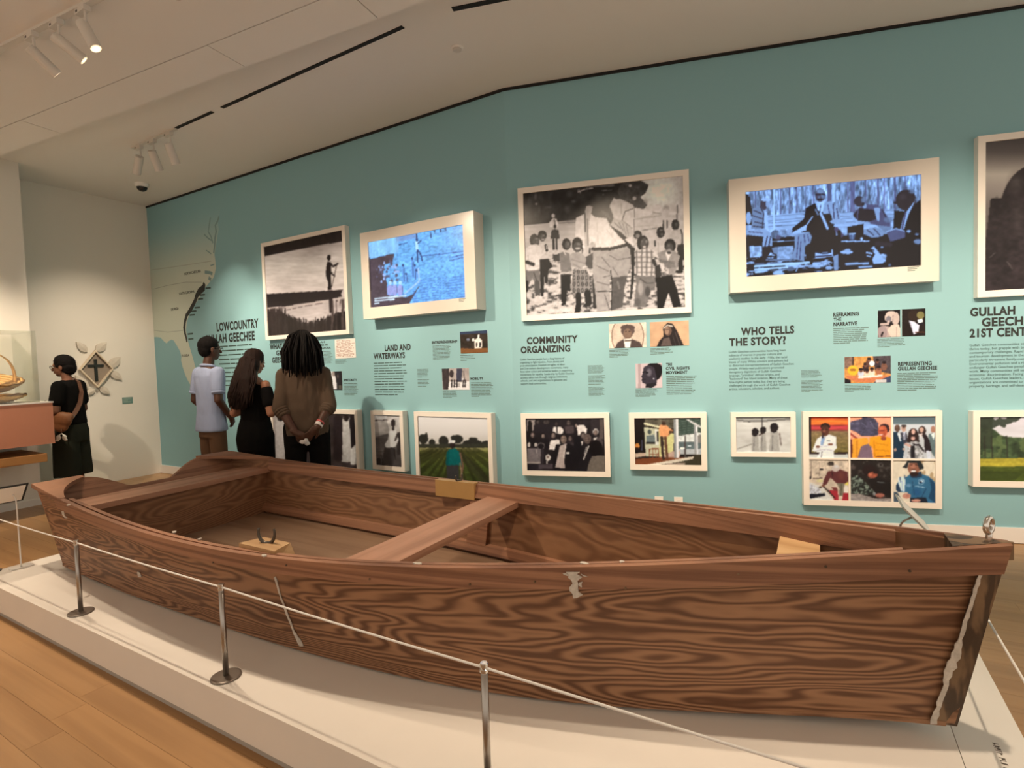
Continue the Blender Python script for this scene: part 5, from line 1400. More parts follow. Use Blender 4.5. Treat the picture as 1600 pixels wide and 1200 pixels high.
def p_crowd(c):
    c.fill((30, 23, 24)); c.grain(120, 120, 0.4, 1); c.poly([(90, 170), (230, 170), (215, 370), (80, 370)], (150, 128, 114)); c.ell(140, 240, 36, 55, (20, 15, 15)); c.line([(140, 290), (140, 560)], 80, (20, 15, 15))
    c.rect(1330, 150, 1400, 500, (84, 68, 60)); c.rect(1180, 150, 1320, 420, (44, 35, 34))
    for x in (280, 400, 440):
        face(c, x, 210, 34, (96, 78, 70)); c.poly([(x - 70, 260), (x + 70, 260), (x + 80, 400), (x - 80, 400)], (32, 25, 27))
    W = (222, 198, 178)
    face(c, 597, 240, 34, (84, 64, 58)); c.poly([(540, 300), (660, 290), (715, 340), (700, 420), (530, 400)], W); c.line([(600, 280), (600, 400)], 18, (26, 20, 20))
    face(c, 800, 220, 42, (104, 84, 74)); c.poly([(730, 290), (890, 270), (900, 400), (760, 410)], (70, 55, 52))
    face(c, 1010, 215, 36, (44, 33, 31)); c.poly([(940, 270), (1060, 260), (1115, 330), (1100, 420), (960, 440)], W); c.ell(930, 270, 18, 30, (150, 120, 104))
    face(c, 185, 430, 44, (138, 110, 98)); c.poly([(100, 490), (270, 480), (300, 620), (90, 640)], (22, 17, 18)); c.ell(125, 600, 28, 40, (196, 172, 152)); c.ell(240, 600, 28, 36, (196, 172, 152))
    face(c, 365, 450, 40, (150, 122, 106)); c.poly([(320, 500), (470, 500), (480, 660), (300, 640)], (24, 19, 20))
    face(c, 540, 440, 48, (152, 122, 106)); c.poly([(500, 520), (640, 510), (660, 600), (560, 690), (465, 680), (480, 570)], W)
    face(c, 825, 490, 44, (128, 102, 90)); c.poly([(790, 560), (890, 560), (900, 640), (800, 640)], (52, 42, 42))
    face(c, 1045, 440, 46, (140, 114, 100)); c.poly([(900, 470), (1000, 460), (1060, 640), (1000, 900), (860, 900)], (20, 16, 18)); c.poly([(1010, 540), (1050, 540), (1030, 620)], W)
    face(c, 1262, 390, 50, (146, 116, 100), (186, 168, 152)); c.poly([(1210, 480), (1310, 460), (1390, 540), (1390, 660), (1210, 640)], (72, 58, 54)); c.poly([(1225, 490), (1300, 465), (1240, 530)], (204, 184, 164))
    face(c, 1120, 510, 72, (112, 88, 76), (96, 78, 68)); c.poly([(1080, 620), (1180, 600), (1200, 1060), (950, 1060), (1040, 760)], (24, 19, 21)); c.line([(1145, 620), (1055, 850)], 20, (205, 184, 164)); c.line([(1105, 640), (1070, 750)], 12, (205, 184, 164))
    face(c, 715, 500, 72, (146, 116, 98)); c.poly([(590, 590), (700, 600), (800, 570), (960, 680), (980, 1050), (540, 1050), (540, 760)], (21, 16, 18)); c.poly([(650, 620), (770, 570), (725, 880), (745, 1000), (570, 990), (600, 860)], (172, 146, 130)); c.line([(760, 585), (735, 680), (715, 850)], 7, (222, 200, 180)); c.poly([(755, 730), (815, 728), (812, 752), (760, 752)], W)
    b = c.poly([(95, 660), (350, 660), (330, 900), (95, 900)], (112, 96, 90)); c.rect(90, 890, 330, 920, (150, 130, 116)); c.line([(250, 680), (265, 800)], 8, (170, 150, 134)); c.rect(325, 660, 375, 940, (46, 37, 38)); c.ell(330, 620, 66, 56, (110, 94, 86)); c.ell(330, 625, 52, 46, (24, 19, 20)); c.rect(90, 920, 330, 1060, (36, 29, 31))
    c.ell(450, 820, 46, 56, (206, 184, 164)); c.ell(450, 810, 20, 24, (120, 96, 84)); c.line([(430, 880), (430, 930)], 22, (196, 174, 156)); c.rect(290, 930, 530, 1010, (72, 58, 58))
    c.ell(1265, 660, 116, 136, (16, 11, 12)); c.poly([(1200, 790), (1430, 780), (1430, 1070), (1110, 1070), (1140, 930)], (104, 88, 74)); c.grain(24, 24, 0.12, 9); c.blur(1)


def p_porch(c):
    c.fill((26, 18, 16)); c.poly([(320, 150), (830, 150), (830, 340), (320, 300)], (92, 80, 62)); c.grain(90, 24, 0.5, 1)
    c.poly([(900, 160), (1340, 160), (1340, 400), (910, 470)], (58, 68, 56))
    for k in range(6):
        c.line([(910, 220 + 45 * k), (1340, 180 + 40 * k)], 7, (128, 130, 112), 0.7)
    c.poly([(910, 470), (1340, 405), (1340, 800), (910, 800)], (214, 202, 184)); c.rect(910, 570, 1340, 700, (92, 98, 92)); c.grain(30, 30, 0.2, 3); c.rect(910, 700, 1340, 800, (176, 168, 158)); c.ell(1300, 520, 50, 80, (128, 116, 104)); c.rect(1020, 470, 1048, 840, (76, 64, 58)); c.ell(985, 690, 40, 24, (236, 226, 212)); c.ell(1110, 650, 36, 16, (230, 220, 208))
    c.poly([(300, 310), (560, 345), (590, 840), (330, 840)], (190, 176, 140)); c.poly([(560, 350), (830, 430), (830, 850), (580, 850)], (206, 188, 120)); c.poly([(820, 740), (940, 740), (940, 860), (560, 860)], (190, 150, 126))
    c.line([(310, 250), (560, 310)], 34, (226, 206, 160)); c.line([(310, 275), (560, 335)], 6, (90, 70, 44)); m = c.poly([(340, 470), (490, 440), (500, 600), (340, 600)], (120, 122, 112)); c.put(m & (np.mod(c.y, 30) < 9), (70, 74, 70)); c.ell(400, 400, 36, 40, (70, 72, 64)); c.rect(340, 585, 500, 612, (40, 34, 30)); c.rect(500, 360, 560, 640, (216, 200, 176)); c.rect(530, 390, 560, 570, (40, 32, 28))
    c.ell(178, 650, 44, 48, (198, 118, 52)); c.ell(180, 690, 30, 16, (40, 20, 14)); c.rect(250, 540, 275, 730, (66, 62, 72))
    c.poly([(130, 780), (330, 770), (330, 830), (130, 860)], (196, 160, 130)); c.poly([(130, 880), (640, 850), (920, 850), (1050, 860), (330, 985), (130, 985)], (122, 62, 34)); c.poly([(330, 985), (1050, 855), (1190, 835), (1180, 880), (900, 940), (600, 985)], (216, 190, 160)); c.poly([(640, 985), (930, 935), (1190, 880), (1190, 810), (1340, 800), (1340, 1005), (640, 1000)], (54, 46, 32)); c.poly([(720, 960), (1040, 950), (1030, 990), (700, 985)], (150, 124, 104))
    r = (112, 44, 22)
    c.line([(395, 705), (560, 700)], 20, r); c.line([(400, 700), (395, 860)], 14, r); c.line([(560, 700), (555, 850)], 14, r); c.line([(460, 710), (455, 870)], 10, (140, 70, 40)); c.line([(510, 710), (520, 860)], 10, (140, 70, 40)); c.line([(395, 800), (560, 800)], 10, r)
    c.poly([(585, 270), (700, 280), (760, 330), (740, 480), (580, 490), (570, 340)], (226, 146, 92)); c.line([(730, 330), (800, 380)], 34, (226, 150, 96)); c.line([(800, 385), (750, 440)], 26, (96, 58, 36)); c.ell(650, 240, 36, 44, (60, 38, 26)); c.ell(650, 205, 46, 18, (92, 76, 60)); c.line([(590, 500), (700, 505)], 16, (200, 174, 140)); c.line([(615, 500), (650, 870)], 58, (54, 36, 30)); c.line([(680, 500), (715, 870)], 46, (96, 58, 40)); c.line([(650, 640), (668, 840)], 12, (206, 178, 140))
    c.poly([(825, 160), (870, 160), (880, 860), (835, 860)], (140, 132, 122)); c.poly([(868, 160), (912, 160), (925, 860), (878, 860)], (226, 208, 192)); c.poly([(1040, 170), (1090, 170), (1340, 310), (1320, 335), (1230, 290)], (214, 196, 180)); c.poly([(1195, 280), (1245, 280), (1255, 800), (1205, 800)], (150, 140, 130)); c.poly([(1228, 290), (1250, 290), (1262, 800), (1240, 800)], (226, 210, 196)); c.blur(1)


def p_girls(c):
    c.vgrad([(90, (150, 138, 124)), (130, (214, 198, 178)), (220, (196, 180, 162)), (320, (208, 192, 172))]); c.grain(70, 20, 0.10, 1); c.line([(180, 112), (250, 120), (340, 118), (530, 104)], 12, (70, 62, 56), 0.6); c.line([(340, 100), (340, 150)], 12, (60, 52, 48), 0.6); c.line([(180, 300), (270, 270)], 8, (120, 108, 96), 0.6)
    for x, y, r, w in ((295, 188, 23, 26), (347, 175, 20, 22), (420, 158, 27, 34)):
        c.poly([(x - w * .7, y + r), (x + w * .7, y + r), (x + w, 316), (x - w, 316)], (166, 152, 136)); c.line([(x - w * .3, y + r * 2), (x - w * .4, 310)], 5, (116, 104, 94)); c.ell(x, y, r, r * 1.05, (28, 22, 22)); c.ell(x - 3, y + r * .8, r * .8, r * .5, (34, 26, 25))
    c.line([(320, 210), (345, 200)], 9, (80, 62, 54)); c.line([(455, 200), (465, 275)], 10, (130, 112, 100)); c.blur(1)


def p_green(c):
    c.vgrad([(600, (206, 184, 176)), (690, (218, 198, 186)), (760, (196, 178, 166))]); c.grain(120, 30, 0.08, 7)
    n = vnoise(c.x / 46, c.y / 40, 4); lim = 715 - 20 * n - 70 * np.exp(-((c.x - 300) / 70) ** 2) - 90 * np.clip((c.x - 620) / 300, 0, 1)
    t = (c.y > lim + 40 * (n - 0.5)); c.put(t, (58, 68, 40)); c.grain(26, 20, 0.55, 1, 4, mask=t); c.put(t & (n > 0.58), (96, 104, 58), 0.7)
    d = (c.y < 640 + 60 * n - 0.25 * np.abs(c.x - 290)) & (c.x < 620); c.put(d & (n > 0.36), (44, 48, 34), 0.9); c.put((c.x < 350) & (n > 0.4) & (c.y < 760), (46, 50, 34), 0.8)
    for x in (310, 345, 420, 520, 640):
        c.line([(x, 700), (x + 4, 805)], 7, (40, 34, 26), 0.7)
    c.poly([(200, 812), (1300, 795), (1300, 852), (200, 856)], (172, 146, 46)); c.poly([(200, 850), (1300, 845), (1300, 940), (200, 940)], (74, 80, 27)); c.grain(60, 9, 0.2, 2, mask=c.y > 800); c.poly([(280, 866), (500, 880), (460, 918), (280, 916)], (50, 56, 22), 0.6); c.blur(1)


# small prints pasted flat on the wall
def p_manuscript(c):
    c.fill((236, 206, 176)); c.words(1155, 120, 1440, 385, 14, (150, 92, 70), 3, 0.75, 0.45)


def p_spirit(c):
    c.fill((40, 34, 32)); c.poly([(1050, 600), (1110, 600), (1150, 720), (1165, 880), (1050, 880)], (226, 204, 186)); c.ell(1110, 640, 22, 40, (150, 126, 110)); c.ell(1180, 680, 16, 30, (84, 68, 60)); c.rect(1195, 820, 1240, 880, (90, 78, 62)); c.blur(1)


def p_church(c):
    c.fill((56, 42, 32)); c.grain(50, 40, 0.4, 1); c.poly([(580, 60), (1040, 40), (1040, 110), (860, 110), (580, 130)], (52, 58, 74)); c.poly([(595, 340), (1030, 335), (1030, 430), (595, 430)], (124, 76, 40)); c.line([(600, 330), (800, 345)], 14, (60, 44, 36)); c.poly([(810, 215), (878, 165), (935, 215), (930, 335), (815, 345)], (238, 212, 186)); c.poly([(862, 130), (890, 125), (888, 180), (866, 185)], (240, 222, 204)); c.rect(838, 250, 856, 320, (60, 46, 40)); c.rect(886, 250, 915, 325, (40, 32, 30)); c.ell(795, 208, 20, 24, (236, 220, 200)); c.ell(715, 205, 26, 22, (120, 116, 122)); c.blur(1)


def p_street(c):
    c.fill((176, 150, 132)); c.poly([(300, 650), (420, 650), (410, 990), (330, 990)], (62, 48, 44)); c.grain(14, 80, 0.25, 1); c.poly([(530, 655), (625, 655), (610, 860), (535, 860)], (64, 58, 66)); c.ell(455, 740, 34, 60, (60, 46, 42)); c.poly([(420, 860), (740, 860), (740, 1000), (400, 1000)], (232, 208, 188)); c.line([(640, 700), (660, 840)], 12, (90, 76, 68))
    for x in (460, 500, 540, 640, 670):
        c.line([(x, 870), (x - 4, 945)], 20, (44, 34, 32)); c.ell(x, 850, 14, 16, (40, 30, 28))
    c.line([(510, 900), (580, 900)], 8, (50, 40, 36)); c.line([(510, 940), (580, 930)], 8, (50, 40, 36)); c.ell(630, 825, 16, 12, (240, 222, 206)); c.poly([(530, 850), (620, 850), (620, 870), (520, 870)], (50, 40, 38)); c.blur(1)


def p_gent(c):
    c.fill((226, 192, 160)); c.grain(30, 30, 0.14, 1); c.ell(615, 270, 195, 250, (132, 100, 78)); c.ell(615, 270, 184, 240, (206, 172, 142)); c.grain(60, 50, 0.1, 2); c.poly([(465, 410), (490, 350), (570, 300), (660, 300), (760, 340), (795, 400), (790, 420), (465, 420)], (78, 60, 52)); c.poly([(568, 305), (660, 300), (640, 415), (585, 415)], (238, 216, 190)); c.line([(585, 322), (650, 320)], 18, (90, 70, 58)); c.ell(615, 215, 66, 84, (108, 80, 64)); c.ell(615, 170, 86, 40, (88, 66, 56)); c.ell(560, 210, 24, 34, (92, 70, 60)); c.ell(675, 205, 22, 34, (92, 70, 60)); c.ell(615, 235, 48, 55, (126, 94, 74)); c.line([(590, 212), (600, 212)], 12, (60, 44, 38)); c.line([(632, 212), (642, 212)], 12, (60, 44, 38)); c.blur(1)


def p_veil(c):
    c.fill((198, 148, 108)); c.grain(90, 90, 0.10, 1); c.poly([(960, 395), (990, 330), (1045, 270), (1035, 170), (1090, 110), (1150, 120), (1200, 200), (1250, 310), (1285, 385)], (42, 32, 29)); c.line([(1045, 175), (1090, 138), (1145, 150)], 17, (190, 166, 142)); c.ell(1095, 205, 44, 58, (106, 76, 60)); c.ell(1082, 205, 26, 46, (150, 112, 86)); c.line([(1068, 190), (1100, 188)], 9, (60, 44, 38)); c.poly([(1010, 385), (1040, 300), (1110, 280), (1140, 385)], (92, 72, 62)); c.line([(1180, 220), (1240, 385)], 8, (84, 66, 58)); c.line([(1150, 260), (1190, 385)], 6, (70, 56, 50)); c.blur(1)


def p_profile(c):
    c.fill((196, 164, 152)); c.grain(200, 300, 0.12, 1); c.rect(740, 590, 770, 890, (150, 120, 110), 0.6); c.ell(925, 690, 100, 110, (24, 19, 20)); c.ell(985, 660, 42, 60, (24, 19, 20)); c.poly([(805, 640), (860, 610), (930, 640), (960, 760), (960, 830), (900, 880), (830, 880), (830, 840), (790, 820), (780, 790), (788, 770), (776, 752), (795, 710)], (54, 44, 48)); c.ell(870, 700, 40, 60, (112, 98, 98), .8, .5); c.line([(795, 700), (830, 690)], 14, (30, 24, 24)); c.ell(845, 705, 17, 12, (28, 22, 24)); c.line([(785, 785), (825, 782)], 9, (34, 26, 28)); c.ell(925, 775, 9, 9, (190, 176, 170)); c.poly([(830, 840), (945, 820), (960, 850), (900, 885), (830, 885)], (34, 28, 30)); c.blur(1)


def p_statue(c):
    c.fill((26, 19, 18)); S = (196, 164, 142); c.poly([(690, 290), (760, 240), (830, 250), (860, 340), (850, 395), (690, 400)], (172, 140, 124)); c.ell(745, 330, 66, 84, (150, 122, 112)); c.poly([(720, 380), (745, 320), (765, 330), (740, 395)], (30, 22, 22)); c.poly([(810, 300), (870, 230), (960, 225), (995, 300), (995, 395), (860, 395)], (206, 172, 146)); c.line([(930, 260), (930, 390)], 8, (150, 122, 106)); c.ell(865, 115, 78, 66, S); c.ell(920, 150, 52, 84, (186, 154, 134)); c.ell(825, 140, 50, 56, S); c.ell(830, 160, 38, 44, (120, 104, 100)); c.line([(730, 225), (820, 220), (830, 190)], 32, (180, 148, 130)); c.line([(890, 110), (880, 210)], 8, (140, 116, 104)); c.blur(1)


def p_reader(c):
    c.fill((34, 24, 20)); c.grain(60, 50, 0.3, 1); c.ell(1160, 110, 80, 70, (46, 32, 24)); c.ell(1250, 105, 50, 50, (120, 104, 60)); c.poly([(1095, 175), (1170, 190), (1235, 240), (1220, 330), (1160, 360), (1130, 280)], (206, 192, 196)); c.poly([(1210, 165), (1275, 150), (1280, 195), (1220, 215)], (232, 222, 218)); c.line([(1200, 210), (1280, 220)], 14, (30, 26, 34)); c.line([(1180, 330), (1300, 330)], 12, (90, 50, 30)); c.line([(1110, 180), (1140, 300)], 8, (150, 136, 140)); c.blur(1)


def p_table(c):
    c.fill((206, 132, 66)); c.rect(240, 650, 370, 800, (126, 92, 74)); c.rect(352, 650, 372, 790, (60, 42, 36)); c.poly([(620, 640), (860, 635), (860, 880), (650, 830)], (74, 60, 58)); c.grain(26, 26, 0.28, 1); c.ell(360, 830, 70, 66, (240, 164, 44)); c.ell(360, 825, 44, 16, (150, 92, 40))
    for x, y, col in ((465, 830, (190, 180, 176)), (525, 760, (60, 40, 36)), (570, 690, (90, 56, 44)), (610, 820, (226, 190, 160)), (680, 710, (60, 44, 44)), (700, 800, (160, 92, 60)), (770, 740, (120, 76, 58)), (545, 840, (226, 186, 150))):
        c.ell(x, y + 44, 40, 50, col); c.ell(x, y, 24, 30, (112, 68, 50)); c.ell(x, y - 14, 26, 18, (34, 24, 24))
    c.ell(610, 740, 36, 36, (236, 222, 210)); c.poly([(260, 900), (540, 925), (850, 890), (760, 950), (600, 990), (400, 985), (290, 940)], (196, 108, 66)); c.line([(440, 925), (740, 900)], 26, (230, 200, 176)); c.poly([(240, 930), (330, 960), (330, 1000), (240, 1000)], (34, 26, 28)); c.poly([(640, 985), (860, 900), (860, 1000), (640, 1000)], (60, 62, 80)); c.rect(660, 950, 800, 1000, (196, 176, 160)); c.blur(1)


# ---- builders
FRAMEW = mat('white_frame', (0.86, 0.82, 0.76), 0.42)


def rect_on(wall, quad, off):
    p = [wall.sz(x, y, off) for x, y in quad]
    s0 = (p[0][0] + p[2][0]) / 2; s1 = (p[1][0] + p[3][0]) / 2; z1 = (p[0][1] + p[1][1]) / 2; z0 = (p[2][1] + p[3][1]) / 2
    return s0, s1, z0, z1


def frame_bars(x0, x1, y0, y1, b, d0, d1):
    mb = MB(); o_ = [(x0, y0), (x1, y0), (x1, y1), (x0, y1)]; i_ = [(x0 + b, y0 + b), (x1 - b, y0 + b), (x1 - b, y1 - b), (x0 + b, y1 - b)]
    vs = []
    for z in (d0, d1):
        vs += [(x, y, z) for x, y in o_] + [(x, y, z) for x, y in i_]
    fs = []
    for i in range(4):
        j = (i + 1) % 4
        fs += [(8 + i, 8 + j, 12 + j, 12 + i), (i, 4 + i, 4 + j, j), (i, j, 8 + j, 8 + i), (4 + i, 12 + i, 12 + j, 4 + j)]
    return mb.add(vs, fs)


def picture(wall, rect, off, border, paint, org, sc, label, group, gain=1.0, recess=0.012, cells=None, mm=0.02, maxw=400):
    s0, s1, z0, z1 = rect
    sm = (s0 + s1) / 2
    t = thing('framed_photograph', label, 'picture', M=wall.M(sm, z0, 0), group=group)
    fo = frame_bars(s0 - sm, s1 - sm, 0, z1 - z0, border, 0.0, off).build('frame', FRAMEW, t)
    MB().box((s0 - sm + 0.004, 0.004, 0.001), (s1 - sm - 0.004, z1 - z0 - 0.004, off - recess - 0.003)).build('backing_board', mat('backing_dark', (0.05, 0.045, 0.04), 0.8), t)
    inner_ = (s0 + border, s1 - border, z0 + border, z1 - border)
    if cells is None:
        cells = [(inner_, paint)]
    for (a0, a1, b0, b1), pf in cells:
        cv = Canvas(wall, a0, a1, b0, b1, off - recess, org, sc, maxw=maxw); pf(cv)
        me = grid_mesh('print', cv, lambda c: alb(c, gain), sm, z0)
        o_ = obj('print', me, PRINT, t); o_.location = (0, 0, off - recess)
    return t, inner_


UP = 'large framed photographs on the teal wall'; LOW = 'lower row of framed photographs on the teal wall'
R_F1 = (-5.527 - KX, -4.175 - KX, 1.741, 2.848)
picture(WL, R_F1, 0.06, 0.045, p_boatman, (415, 365), 7.2727, 'large framed photograph of a man poling a small boat', UP)
picture(WR, (0.103, 1.471, 1.741, 2.850), 0.05, 0.045, p_children, (790, 250), 4.4444, 'large framed photograph of a man in a hat among children', UP)
picture(WR, (3.374, 4.742, 1.741, 2.850), 0.05, 0.045, p_coat, (1440, 180), 4.0, 'large framed photograph of a dark coat seen from behind, at right edge', UP, maxw=260)
lw = 0.07
q = rect_on(WL, [(578.3, 641.9), (628.9, 642.4), (582.8, 733), (632.7, 737)], lw)
picture(WL, q, lw, 0.042, p_seated, (540, 490), 4.443, 'upright framed photograph of a woman seated in a chair', LOW)
q3 = rect_on(WL, [(647.6, 644.2), (767.8, 645.3), (650, 766), (771, 773)], lw)
picture(WL, (q3[0], q3[1], 0.262, q[3]), lw, 0.042, p_field, (540, 490), 4.443, 'framed colour photograph of a farmer standing in crop rows', LOW)
a1 = WL.sz(560, 690, lw)[0]; a0 = WL.sz(424, 690, lw)[0]
picture(WL, (a0, a1, 0.262, q[3]), lw, 0.042, p_wedding, (270, 490), 5.0, 'framed photograph of standing people, partly hidden behind the visitors', LOW)
lr = 0.05
q = rect_on(WR, [(813.6, 646.4), (952, 645), (816.1, 743), (953.8, 745.4)], lr)
picture(WR, q, lr, 0.042, p_crowd, (815, 640), 10.91, 'framed black and white photograph of a smiling crowd in suits', LOW)
q = rect_on(WR, [(983, 645.5), (1103, 644.5), (984, 733.5), (1106, 736)], lr)
picture(WR, q, lr, 0.042, p_porch, (980, 640), 11.43, 'framed colour photograph of a man standing on a porch', LOW)
q = rect_on(WR, [(1142.5, 644.5), (1243.5, 644.5), (1143, 713.5), (1243.8, 714.5)], lr)
picture(WR, q, lr, 0.035, p_girls, (1110, 630), 4.2105, 'smallest framed photograph, of three girls seen from behind', LOW)
q = rect_on(WR, [(1255.3, 643), (1472.2, 641.9), (1255.3, 789.1), (1472.2, 795)], lr)
bd, mu_ = 0.040, 0.013
w3 = (q[1] - q[0] - 2 * bd - 2 * mu_) / 3; h2 = (q[3] - q[2] - 2 * bd - mu_) / 2
cells = []
for r_ in range(2):
    for k in range(3):
        x0 = q[0] + bd + k * (w3 + mu_); y1 = q[3] - bd - r_ * (h2 + mu_)
        cells.append(((x0, x0 + w3, y1 - h2, y1), p_six(r_ * 3 + k)))
t6, _ = picture(WR, q, lr, bd, None, (1110, 630), 4.2105, 'white grid frame holding six colour portraits', LOW, cells=cells)
sm = (q[0] + q[1]) / 2
for k in (1, 2):
    x0 = q[0] + bd + k * w3 + (k - 1) * mu_ - sm
    MB().box((x0, bd, lr - 0.013), (x0 + mu_, q[3] - q[2] - bd, lr - 0.002)).build('divider', FRAMEW, t6)
MB().box((q[0] + bd - sm, bd + h2, lr - 0.0131), (q[1] - bd - sm, bd + h2 + mu_, lr - 0.0021)).build('divider', FRAMEW, t6)
picture(WR, (3.345, 4.27, 0.408, 0.945), lr + 0.01, 0.042, p_green, (1440, 460), 3.158, 'framed colour photograph of a green meadow with trees, at right edge', LOW, maxw=220)


# ---- screens
TVF = mat('screen_surround', (0.70, 0.66, 0.60), 0.22, spec=0.55)


def screen(wall, rect, depth, scr, paint, org, sc, label):
    s0, s1, z0, z1 = rect; sm = (s0 + s1) / 2
    t = thing('video_screen', label, 'screen', M=wall.M(sm, z0, 0.0008), group='boxed video screens on the teal wall')
    a0, a1, b0, b1 = scr
    mb = MB(); vs = []
    H = z1 - z0
    o_ = [(s0 - sm, 0), (s1 - sm, 0), (s1 - sm, H), (s0 - sm, H)]; i_ = [(a0 - sm, b0 - z0), (a1 - sm, b0 - z0), (a1 - sm, b1 - z0), (a0 - sm, b1 - z0)]
    for z in (0.0, depth):
        vs += [(x, y, z) for x, y in o_] + [(x, y, z) for x, y in i_]
    fs = []
    for i in range(4):
        j = (i + 1) % 4
        fs += [(8 + i, 8 + j, 12 + j, 12 + i), (i, 4 + i, 4 + j, j), (i, j, 8 + j, 8 + i), (4 + i, 12 + i, 12 + j, 4 + j)]
    mb.add(vs, fs).build('surround', TVF, t)
    MB().box((a0 - sm + 0.001, b0 - z0 + 0.001, 0.001), (a1 - sm - 0.001, b1 - z0 - 0.001, depth - 0.018)).build('display_body', BLACK, t)
    cv = Canvas(wall, a0, a1, b0, b1, depth - 0.014, org, sc); paint(cv)
    me = grid_mesh('display', cv, lambda c: s2l(c), sm, z0)
    o2 = obj('display', me, SCREEN, t); o2.location = (0, 0, depth - 0.014)
    return t, sm


TD = 0.15
r1 = (-3.875 - KX, -2.541 - KX, 1.864, 2.700)
sq = rect_on(WL, [(560 + 120 / 7.5, 340 + 290 / 7.5), (560 + 1230 / 7.5, 340 + 85 / 7.5), (560 + 150 / 7.5, 340 + 1050 / 7.5), (560 + 1258 / 7.5, 340 + 945 / 7.5)], TD - 0.01)
t1, m1 = screen(WL, r1, TD, sq, p_tv1, (560, 340), 7.5, 'boxed screen showing people by a boat on a shore')
TD2 = 0.11
q2 = rect_on(WR, [(1138.5, 280.9), (1467.4, 245.2), (1141.4, 458), (1467.4, 438.3)], TD2)
s2_ = 4.2105
sq2 = rect_on(WR, [(1110 + 228 / s2_, 240 + 256 / s2_), (1110 + 1383 / s2_, 240 + 137 / s2_), (1110 + 237 / s2_, 240 + 812 / s2_), (1110 + 1383 / s2_, 240 + 737 / s2_)], TD2 - 0.01)
t2, m2 = screen(WR, q2, TD2, sq2, p_tv2, (1110, 240), s2_, 'boxed screen showing men in suits seated outdoors')
for tt, wall, dep, x0, y0, x1, y1, mm_, zb in ((t1, WL, TD, 717, 470, 728, 467, m1, r1[2]), (t2, WR, TD2, 1418, 421, 1436, 418.5, m2, q2[2])):
    a = wall.sz(x0, y0, dep); b = wall.sz(x1, y1, dep); wb_ = MB()
    for k in range(3):
        yk = a[1] - zb + 0.012 - 0.012 * k
        wb_.box((a[0] - mm_, yk, dep), (b[0] - mm_ - 0.012 * k, yk + 0.005, dep + 0.0006))
    wb_.build('caption_print', GREYINK, tt)


# ---- flat prints on the wall
def flat_print(wall, quad, paint, org, sc, label, gain=1.0):
    r = rect_on(wall, quad, 0.003); sm = (r[0] + r[1]) / 2
    t = thing('wall_print', label, 'photograph', M=wall.M(sm, r[2], 0), group='small prints pasted on the teal wall')
    MB().box((r[0] - sm, 0, 0), (r[1] - sm, r[3] - r[2], 0.0028)).build('card', WHITE, t)
    cv = Canvas(wall, *r, 0.003, org, sc, dens=1.4); paint(cv)
    o_ = obj('image', grid_mesh('image', cv, lambda c: alb(c, gain), sm, r[2]), PRINTM, t); o_.location = (0, 0, 0.0032)
    return t


def cq(org, sc, *pts):
    return [(org[0] + x / sc, org[1] + y / sc) for x, y in pts]


o_, k_ = (410, 520), 10.0
flat_print(WL, cq(o_, k_, (1130, 105), (1450, 85), (1140, 400), (1460, 390)), p_manuscript, o_, k_, 'small pale handwritten manuscript page below the boatman photograph')
flat_print(WL, cq(o_, k_, (1000, 610), (1240, 595), (1010, 900), (1250, 885)), p_spirit, o_, k_, 'small print of white-robed figures beside the dreadlocked man')
o_, k_ = (660, 510), 10.0
flat_print(WL, cq(o_, k_, (588, 85), (1012, 60), (598, 422), (1024, 408)), p_church, o_, k_, 'small colour print of a white wooden chapel')
flat_print(WL, cq(o_, k_, (300, 660), (722, 650), (320, 990), (738, 992)), p_street, o_, k_, 'small print of a narrow old street with people')
o_, k_ = (900, 490), 7.619
flat_print(WR, cq(o_, k_, (388, 122), (835, 105), (397, 412), (838, 400)), p_gent, o_, k_, 'small sepia print of a man in a bow tie')
flat_print(WR, cq(o_, k_, (877, 100), (1340, 82), (885, 395), (1348, 378)), p_veil, o_, k_, 'small sepia print of a veiled woman')
flat_print(WR, cq(o_, k_, (706, 595), (1020, 590), (714, 888), (1030, 882)), p_profile, o_, k_, 'small print of a woman in profile looking left')
o_, k_ = (1290, 480), 8.421
flat_print(WR, cq(o_, k_, (686, 46), (978, 30), (690, 398), (984, 388)), p_statue, o_, k_, 'small print of a pale sculpted figure')
flat_print(WR, cq(o_, k_, (1003, 28), (1312, 14), (1006, 384), (1316, 372)), p_reader, o_, k_, 'small dark print of a figure in white reading')
flat_print(WR, cq(o_, k_, (248, 656), (857, 636), (250, 1000), (858, 988)), p_table, o_, k_, 'small warm print of a family around a table')

# ---- wall switch plates
for x, lb in ((1029.5, 'left one of two small white socket plates low on the wall'), (1060, 'right one of two small white socket plates low on the wall')):
    s_, z_ = WR.sz(x, 777, 0)
    t = thing('wall_socket', lb, 'socket', M=WR.M(s_, 0.185, 0), group='socket plates behind the boat')
    MB().box((-0.034, 0, 0), (0.034, 0.075, 0.006)).build('plate', WHITE, t)
    MB().box((-0.014, 0.018, 0.006), (0.014, 0.056, 0.008)).build('insert', BASEB, t)

# ================================================================== lettering on the wall
def text_mesh(body, res=3, bold=0.0, space=1.0, line=1.0):
    cu = bpy.data.curves.new('t', 'FONT'); cu.body = body; cu.size = 1.0; cu.resolution_u = res; cu.offset = bold
    cu.space_character = space; cu.space_line = line; cu.fill_mode = 'FRONT'
    o_ = bpy.data.objects.new('t', cu); C.objects.link(o_)
    dg = bpy.context.evaluated_depsgraph_get(); dg.update()
    me = bpy.data.meshes.new_from_object(o_.evaluated_get(dg))
    bpy.data.objects.remove(o_); bpy.data.curves.remove(cu)
    return me


